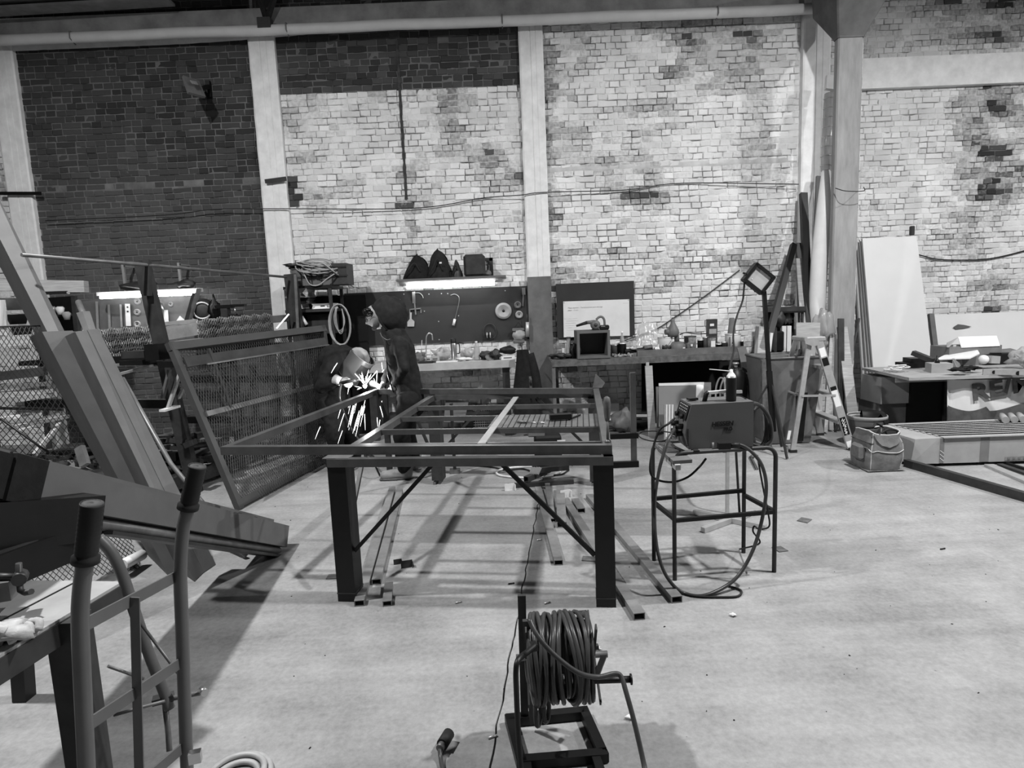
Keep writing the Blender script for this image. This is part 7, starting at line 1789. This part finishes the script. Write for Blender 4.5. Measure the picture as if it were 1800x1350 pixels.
E = [('pelvis', 'belly'), ('belly', 'chest'), ('chest', 'neckb'), ('neckb', 'neck'), ('neck', 'head'), ('chest', 'shN'), ('shN', 'elN'), ('elN', 'wrN'), ('chest', 'shF'), ('shF', 'elF'), ('elF', 'wrF'), ('pelvis', 'hipN'), ('hipN', 'knN'), ('knN', 'anN'), ('anN', 'heN'), ('heN', 'toN'), ('pelvis', 'hipF'), ('hipF', 'knF'), ('knF', 'anF'), ('anF', 'heF'), ('heF', 'toF')]
Jb = dict(J); Eb = list(E)
for k in Jb:
    r = Jb[k][1]; Jb[k] = (Jb[k][0], tuple(x * .78 for x in (r if isinstance(r, tuple) else (r, r))))
hp = AT(672, 677, D + .16)
hand_joints(Jb, Eb, 'F', 'wrF', hp, V((-.2, -.05, -1)), V((0, 1, 0)), V((-.8, 0, -.5)))
skin_part(p1, 'body', m_skin, Jb, Eb, 0, 2, voxel=.007, smooth=3)
def grow(J, names, k=1.0, extra=None):
    o = {}
    for n in names:
        r = J[n][1]; r = r if isinstance(r, tuple) else (r, r); f = (extra or {}).get(n, k); o[n] = (J[n][0], tuple(x * f for x in r))
    return o
tn = ['pelvis', 'belly', 'chest', 'neckb', 'shN', 'elN', 'wrN', 'shF', 'elF', 'wrF']
jk1 = grow(J, tn, 1.08, {'wrN': 1.35, 'wrF': 1.35, 'pelvis': 1.1, 'neckb': 1.35}); jk1['collar'] = (AT(686, 584, D), (.085, .10)); jk1['neckb'] = (AT(696, 594, D), (.11, .13)); jk1['hem'] = (AT(724, 712, D), (.125, .14))
skin_part(p1, 'jacket', m_cloth2, jk1, [e for e in E if e[0] in tn and e[1] in tn] + [('pelvis', 'hem'), ('neckb', 'collar')], .030, 3)
ln_ = ['pelvis', 'hipN', 'knN', 'anN', 'hipF', 'knF', 'anF']
skin_part(p1, 'trousers', m_cloth, grow(J, ln_, 1.15, {'anN': 1.45, 'anF': 1.45, 'knN': 1.25, 'knF': 1.25}), [e for e in E if e[0] in ln_ and e[1] in ln_], .03, 3)
m_boot = M('tan_work_boot', .22, .7, 0, .25, 14)
for s_ in 'NF':
    a, h_, t_ = J['an' + s_][0], J['he' + s_][0], J['to' + s_][0]
    zf = .045
    B = {'a': (V((h_.x, h_.y, .16)), .056), 'b': (V((h_.x, h_.y, zf + .012)), .056), 'c': (V(((h_.x + t_.x) / 2, h_.y, zf + .012)), .054), 'd': (V((t_.x - .03, t_.y, zf)), .048)}
    bp = skin_part(p1, 'boot', m_boot, B, [('a', 'b'), ('b', 'c'), ('c', 'd')], 0, 2)
    for v in bp.mb.v: v.z = max(v.z, .012)
    bp.sub('sole', m_steel_l).tube([V((h_.x + .05, h_.y, .012)), V((h_.x, h_.y, .012)), V((t_.x - .03, t_.y, .012)), V((t_.x - .08, t_.y, .014))], .012, 8, radii=[.02, .042, .046, .03]) 
    for v in bp.subs[-1].mb.v: v.z = .012 + (v.z - .012) * .28
hc = AT(662, 557, D); fw = V((-.90, -.18, -.38))
hd = p1.part('face', m_skin); f, l, u = head_mesh(hd.mb, hc, fw, (-.25, 0, 1), .98)
hd.sub('eye', m_black).blob(hc + f * .088 + l * .028 + u * .012, (.007, .009, .006), 6, 0, 0); hd.sub('eye', m_black).blob(hc + f * .088 - l * .028 + u * .012, (.007, .009, .006), 6, 0, 0)
hd.sub('eyebrow', m_black).blob(hc + f * .093 + l * .028 + u * .030, (.01, .016, .005), 6, 0, 0); hd.sub('eyebrow', m_black).blob(hc + f * .093 - l * .028 + u * .030, (.01, .016, .005), 6, 0, 0)
gsp = p1.part('glasses', m_black)
for s_ in (-1, 1):
    gsp.mb.tube([hc + f * .105 + l * (.030 * s_) + (l * cos(a) * .022 + u * (sin(a) * .017)) + u * .010 for a in [2 * pi * k / 14 for k in range(14)]], .0016, 5, closed=True)
    gsp.mb.tube([hc + f * .103 + l * (.052 * s_) + u * .012, hc + f * .01 + l * (.082 * s_) + u * .012], .0016, 5)
gsp.mb.tube([hc + f * .107 + l * .008 + u * .014, hc + f * .107 - l * .008 + u * .014], .0025, 5)
hr = p1.part('hair', m_black)
for k in range(26):
    a = -1.1 + 2.2 * k / 25; d_ = f * cos(a) * .075 + l * sin(a) * .070
    hr.mb.blob(hc + d_ + u * (.070 + .02 * math.sin(k * 2.7)), (.022, .022, .02), 5, k, .4)
br = p1.part('beard', M('dark_stubble', .05, .9)); 
for k in range(15):
    a = -1.2 + 2.4 * k / 14; br.mb.blob(hc + f * (.070 * cos(a)) + l * (.054 * sin(a)) - u * (.085 - .02 * (1 - cos(a))), (.018, .016, .020), 5, k, .3)
hood = p1.part('hood', m_cloth2)
hcc = AT(684, 557, D); hf = V((-.93, -.22, -.42)).normalized(); hs = hf.cross(V((0, 0, 1))).normalized(); hu = hs.cross(hf)
def hoodf(a_, b_):
    t = radians(57 + 123 * b_); ph = 2 * pi * a_
    d = hf * cos(t) + (hs * cos(ph) + hu * sin(ph)) * sin(t)
    k = 1 + .07 * noise.noise(V((d.x * 3, d.y * 3, d.z * 3 + 4))) + .05 * noise.noise(V((d.x * 8, d.y * 8, d.z * 8)))
    p = hcc + V((d.x * .172, d.y * .135, d.z * .200)) * k
    if p.z < hcc.z - .06: p += (V((J['chest'][0].x - .01, J['chest'][0].y, p.z)) - p) * min(.35, (hcc.z - .06 - p.z) * 3.0)
    return p
hood.mb.grid(hoodf, 40, 24)
hood.sub('hood_rim', m_cloth).tube([hoodf(k / 40, 0) for k in range(40)], .012, 7, closed=True)
hood.sub('drawstring', m_greyp).tube(curve_pts([AT(668, 585, D - .15), AT(672, 592, D - .17), AT(680, 597, D - .18), AT(686, 596, D - .17)], 5), .003, 5)
cz = p1.part('jacket_zip', m_black); cz.mb.tube([AT(684, 596, D - .05), AT(679, 625, D - .08), AT(682, 660, D - .1), AT(692, 690, D - .1)], .006, 6)
gl1 = {}; ge = []
gl1['w'] = (AT(695, 676, D - .04), .034)
hand_joints(gl1, ge, 'g', 'w', AT(690, 684, D + .05), V((-.1, .25, -1)), V((.9, -.1, .1)), V((0, .9, -.4)), .0115, .036)
skin_part(p1, 'glove', m_glove, gl1, ge, 0, 2, voxel=.005, smooth=2)
p1.P('glove_cuff', m_glove).tube([AT(697, 671, D - .06), AT(692, 680, D + .0)], .04, 12, radii=[.042, .040])

# ---- stooping welder with a welding visor
p2 = Thing('person', 'stooping welder in dark overalls with visor and pale gloves holding the torch', 'person')
D = 6.28
J = {}
j('pelvis', 584, 704, D, (.13, .13)); j('belly', 577, 668, D, (.13, .13)); j('chest', 588, 634, D - .02, (.15, .14)); j('neckb', 606, 624, D - .04, .075); j('neck', 616, 625, D - .05, .06); j('head', 631, 634, D - .06, .09)
j('shN', 584, 634, D - .20, .068); j('elN', 566, 680, D - .30, .052); j('wrN', 596, 669, D - .36, .032)
j('shF', 604, 636, D + .17, .066); j('elF', 628, 676, D + .16, .050); j('wrF', 652, 675, D - .08, .030)
j('hipN', 582, 712, D - .10, .095); j('knN', 590, 765, D - .20, .068); j('anN', 588, 826, D - .08, .046); j('heN', 584, 836, D - .08, .036); j('toN', 616, 836, D - .10, .034)
j('hipF', 596, 712, D + .10, .095); j('knF', 616, 758, D + .06, .068); j('anF', 622, 812, D + .18, .046); j('heF', 618, 822, D + .18, .036); j('toF', 650, 821, D + .16, .034)
Jb = {k: (v[0], tuple(x * .78 for x in (v[1] if isinstance(v[1], tuple) else (v[1], v[1])))) for k, v in J.items()}
skin_part(p2, 'body', m_skin, Jb, list(E), 0, 2, voxel=.010)
jk2 = grow(J, tn, 1.15, {'wrN': 1.4, 'wrF': 1.4, 'elN': 1.35, 'elF': 1.25, 'shN': 1.2}); jk2['collar'] = (AT(614, 626, 6.22), (.085, .10)); jk2['neckb'] = (AT(604, 626, 6.24), (.11, .12)); jk2['hem'] = (AT(588, 722, D), (.155, .15))
skin_part(p2, 'jacket', m_cloth, jk2, [e for e in E if e[0] in tn and e[1] in tn] + [('pelvis', 'hem'), ('neckb', 'collar')], .04, 3)
skin_part(p2, 'trousers', m_cloth, grow(J, ln_, 1.2, {'anN': 1.5, 'anF': 1.5, 'knN': 1.3, 'knF': 1.3}), [e for e in E if e[0] in ln_ and e[1] in ln_], .04, 3)
for s_ in 'NF':
    a, h_, t_ = J['an' + s_][0], J['he' + s_][0], J['to' + s_][0]; zf = .045
    B = {'a': (V((h_.x, h_.y, .16)), .056), 'b': (V((h_.x, h_.y, zf + .012)), .056), 'c': (V(((h_.x + t_.x) / 2, h_.y, zf + .012)), .054), 'd': (V((t_.x + .02, t_.y, zf)), .046)}
    bp = skin_part(p2, 'boot', m_black, B, [('a', 'b'), ('b', 'c'), ('c', 'd')], 0, 2)
    for v in bp.mb.v: v.z = max(v.z, .012)
    bp.sub('sole', m_alu).tube([V((h_.x - .04, h_.y, .010)), V((h_.x, h_.y, .010)), V((t_.x + .02, t_.y, .010)), V((t_.x + .06, t_.y, .012))], .012, 8, radii=[.02, .042, .044, .03])
    for v in bp.subs[-1].mb.v: v.z = .010 + (v.z - .010) * .22
hc = AT(630, 632, D - .08); fw = V((.60, -.52, -.60))
hd = p2.part('face', m_skin); f, l, u = head_mesh(hd.mb, hc, fw, (.5, 0, .8), 1.0)
cap_ = p2.part('cap', M('pale_cotton_cap', .30, .9, 0, .2, 14))
def capf(a_, b_):
    th = b_ * pi * .50; ph = 2 * pi * a_
    d = u * cos(th) + (f * cos(ph) + l * sin(ph)) * sin(th)
    return hc + V(d) * .118 * (1 + .05 * noise.noise(V((a_ * 6, b_ * 4, 9)))) - f * .012
cap_.mb.grid(capf, 26, 12)
vis = p2.part('visor', M('dark_visor_shell', .075, .3, .1, .1, 6))
def visf(a_, b_):
    ph = radians(-100 + 200 * a_); zz = .070 - .26 * b_
    r = .155 - .012 * b_
    return hc + f * cos(ph) * (r + .012) + l * sin(ph) * (.135 - .015 * b_) + u * (zz - .03 * (1 - abs(2 * a_ - 1)) * b_)
vis.mb.grid(visf, 24, 10); vis.mb.grid(lambda a_, b_: visf(a_, b_) - f * .006, 24, 10)
vis.sub('visor_window', m_blackp).grid(lambda a_, b_: visf(.32 + .36 * a_, .18 + .36 * b_) + f * .006, 8, 4)
vis.sub('visor_rim', m_steel_l).tube([visf(k / 20, 0) for k in range(21)], .006, 6); vis.sub('visor_rim', m_steel_l).tube([visf(k / 20, 1) for k in range(21)], .005, 6)
hb = p2.part('headband', m_blackp); hb.mb.tube([hc + u * .045 + (f * cos(a) * .124 + l * sin(a) * .105) for a in [2 * pi * k / 24 for k in range(24)]], .008, 6, closed=True)
hb.sub('pivot_knob', m_greyp).cyl(hc + l * -.10 + u * .045, hc - l * .125 + u * .045, .018, 12); hb.sub('pivot_knob', m_greyp).cyl(hc + l * .10 + u * .045, hc + l * .125 + u * .045, .018, 12)
p2.P('ear', m_skin).blob(hc - l * .082 - f * .01 - u * .01, (.018, .012, .03), 8, 1, .1)
gl2 = {}; ge = []
gl2['w'] = (AT(594, 668, D - .36), .040)
hand_joints(gl2, ge, 'g', 'w', AT(603, 672, D - .38), V((1, 0, -.35)), V((-.2, -.5, -.85)), V((.2, .9, -.3)), .0125, .036)
skin_part(p2, 'glove', m_glove, gl2, ge, 0, 2, voxel=.005, smooth=2)
p2.P('glove_cuff', m_glove).tube([AT(589, 667, D - .35), AT(600, 671, D - .38)], .045, 12, radii=[.052, .043])
gl3 = {'w': (AT(655, 674, D - .10), .036)}; ge = []
hand_joints(gl3, ge, 'g', 'w', AT(664, 678, D - .2), V((1, -.2, -.3)), V((0, 1, 0)), V((.1, .1, -1)), .0115, .034)
skin_part(p2, 'glove', m_glove, gl3, ge, 0, 2, voxel=.005, smooth=2)

# ---- torch, lead, arc and sparks
to = Thing('welding_torch', 'black welding torch in the gloved hand of the stooping welder', 'torch')
ta, tb_ = AT(600, 673, D - .40), AT(626, 668, D - .42); tt = AT(642, 679, 5.92)
to.P('handle', m_blackp).tube([ta, tb_], .018, 10); to.P('neck', m_steel).tube(curve_pts([tb_, AT(634, 668, D - .42), tt], 5), .008, 8); to.P('nozzle', m_bright).tube([tt.lerp(tb_, .25), tt], .012, 10, radii=[.013, .010])
to.P('lead', m_cable).tube(curve_pts([ta, AT(597, 690, 5.8), AT(598, 705, 5.75), AT(603, 722, 5.8), AT(615, 750, 5.9), AT(632, 775, 5.9), AT(650, 800, 5.8), FL(668, 838) + V((0, 0, .01))], 7), .010, 7)
m_spark = M('hot_spark', .9, .5, 0, 0, 1, emit=2.0)
sp = Thing('welding_sparks', 'bright shower of sparks falling from the weld at the frame corner', 'sparks', None, 'stuff', m_spark)
rr = random.Random(17)
def streak(x0, y0, x1, y1, r=.006, d=None):
    d = d or 5.85 + rr.uniform(-.12, .15)
    a, b = AT(x0, y0, d), AT(x1, y1, d + rr.uniform(-.03, .03)); m_ = a.lerp(b, .5) + V((0, 0, .004))
    r *= .75; sp.own.tube([a, m_, b], r, 5, radii=[r * .4, r, r * .8])
for s_ in ((582, 656, 593, 638), (611, 693, 614, 678), (612, 717, 615, 707), (594, 736, 601, 713), (595, 758, 605, 727), (594, 780, 602, 757), (554, 772, 563, 750), (613, 756, 622, 713), (620, 762, 631, 724), (625, 767, 637, 716), (642, 756, 641, 728), (676, 743, 668, 714), (681, 733, 671, 705), (683, 719, 675, 697), (664, 750, 663, 734), (667, 768, 667, 760), (666, 752, 668, 738), (671, 637, 672, 649), (675, 650, 672, 654), (662, 676, 663, 652), (657, 665, 661, 678)): streak(*s_, r=.0045)
for k in range(15):
    x = rr.uniform(616, 644); y = rr.uniform(700, 742); L = rr.uniform(14, 30); streak(x, y, x - L * .24, y + L, rr.uniform(.002, .0042))
for k in range(17):
    a = rr.uniform(-2.4, -.6); L = rr.uniform(8, 34); s0 = rr.uniform(2, 14)
    streak(642 + cos(a) * s0 * .6, 680 + sin(a) * s0, 642 + cos(a) * (s0 + L) * .75, 680 + sin(a) * (s0 + L), rr.uniform(.001, .0024))
for k in range(6):
    a = rr.uniform(2.6, 3.5); L = rr.uniform(8, 18); streak(638 - 2, 682, 638 + cos(a) * L, 682 + sin(a) * L * .6, .002)
arc = one('welding_arc', 'small blinding welding arc at the corner of the frame', 'arc', M('arc_glow', .9, .5, 0, 0, 1, emit=60))
arc.blob(AT(642, 679, 5.86), (.018, .014, .016), 8, 0, .2)
ald = bpy.data.lights.new('arc_light', 'POINT'); ald.energy = 15; ald.shadow_soft_size = .02
alo = bpy.data.objects.new('arc_light', ald); COL.objects.link(alo); alo.location = AT(643, 672, 5.80)
for _t in _pending: _t.build()
for m in bpy.data.materials:
    pass
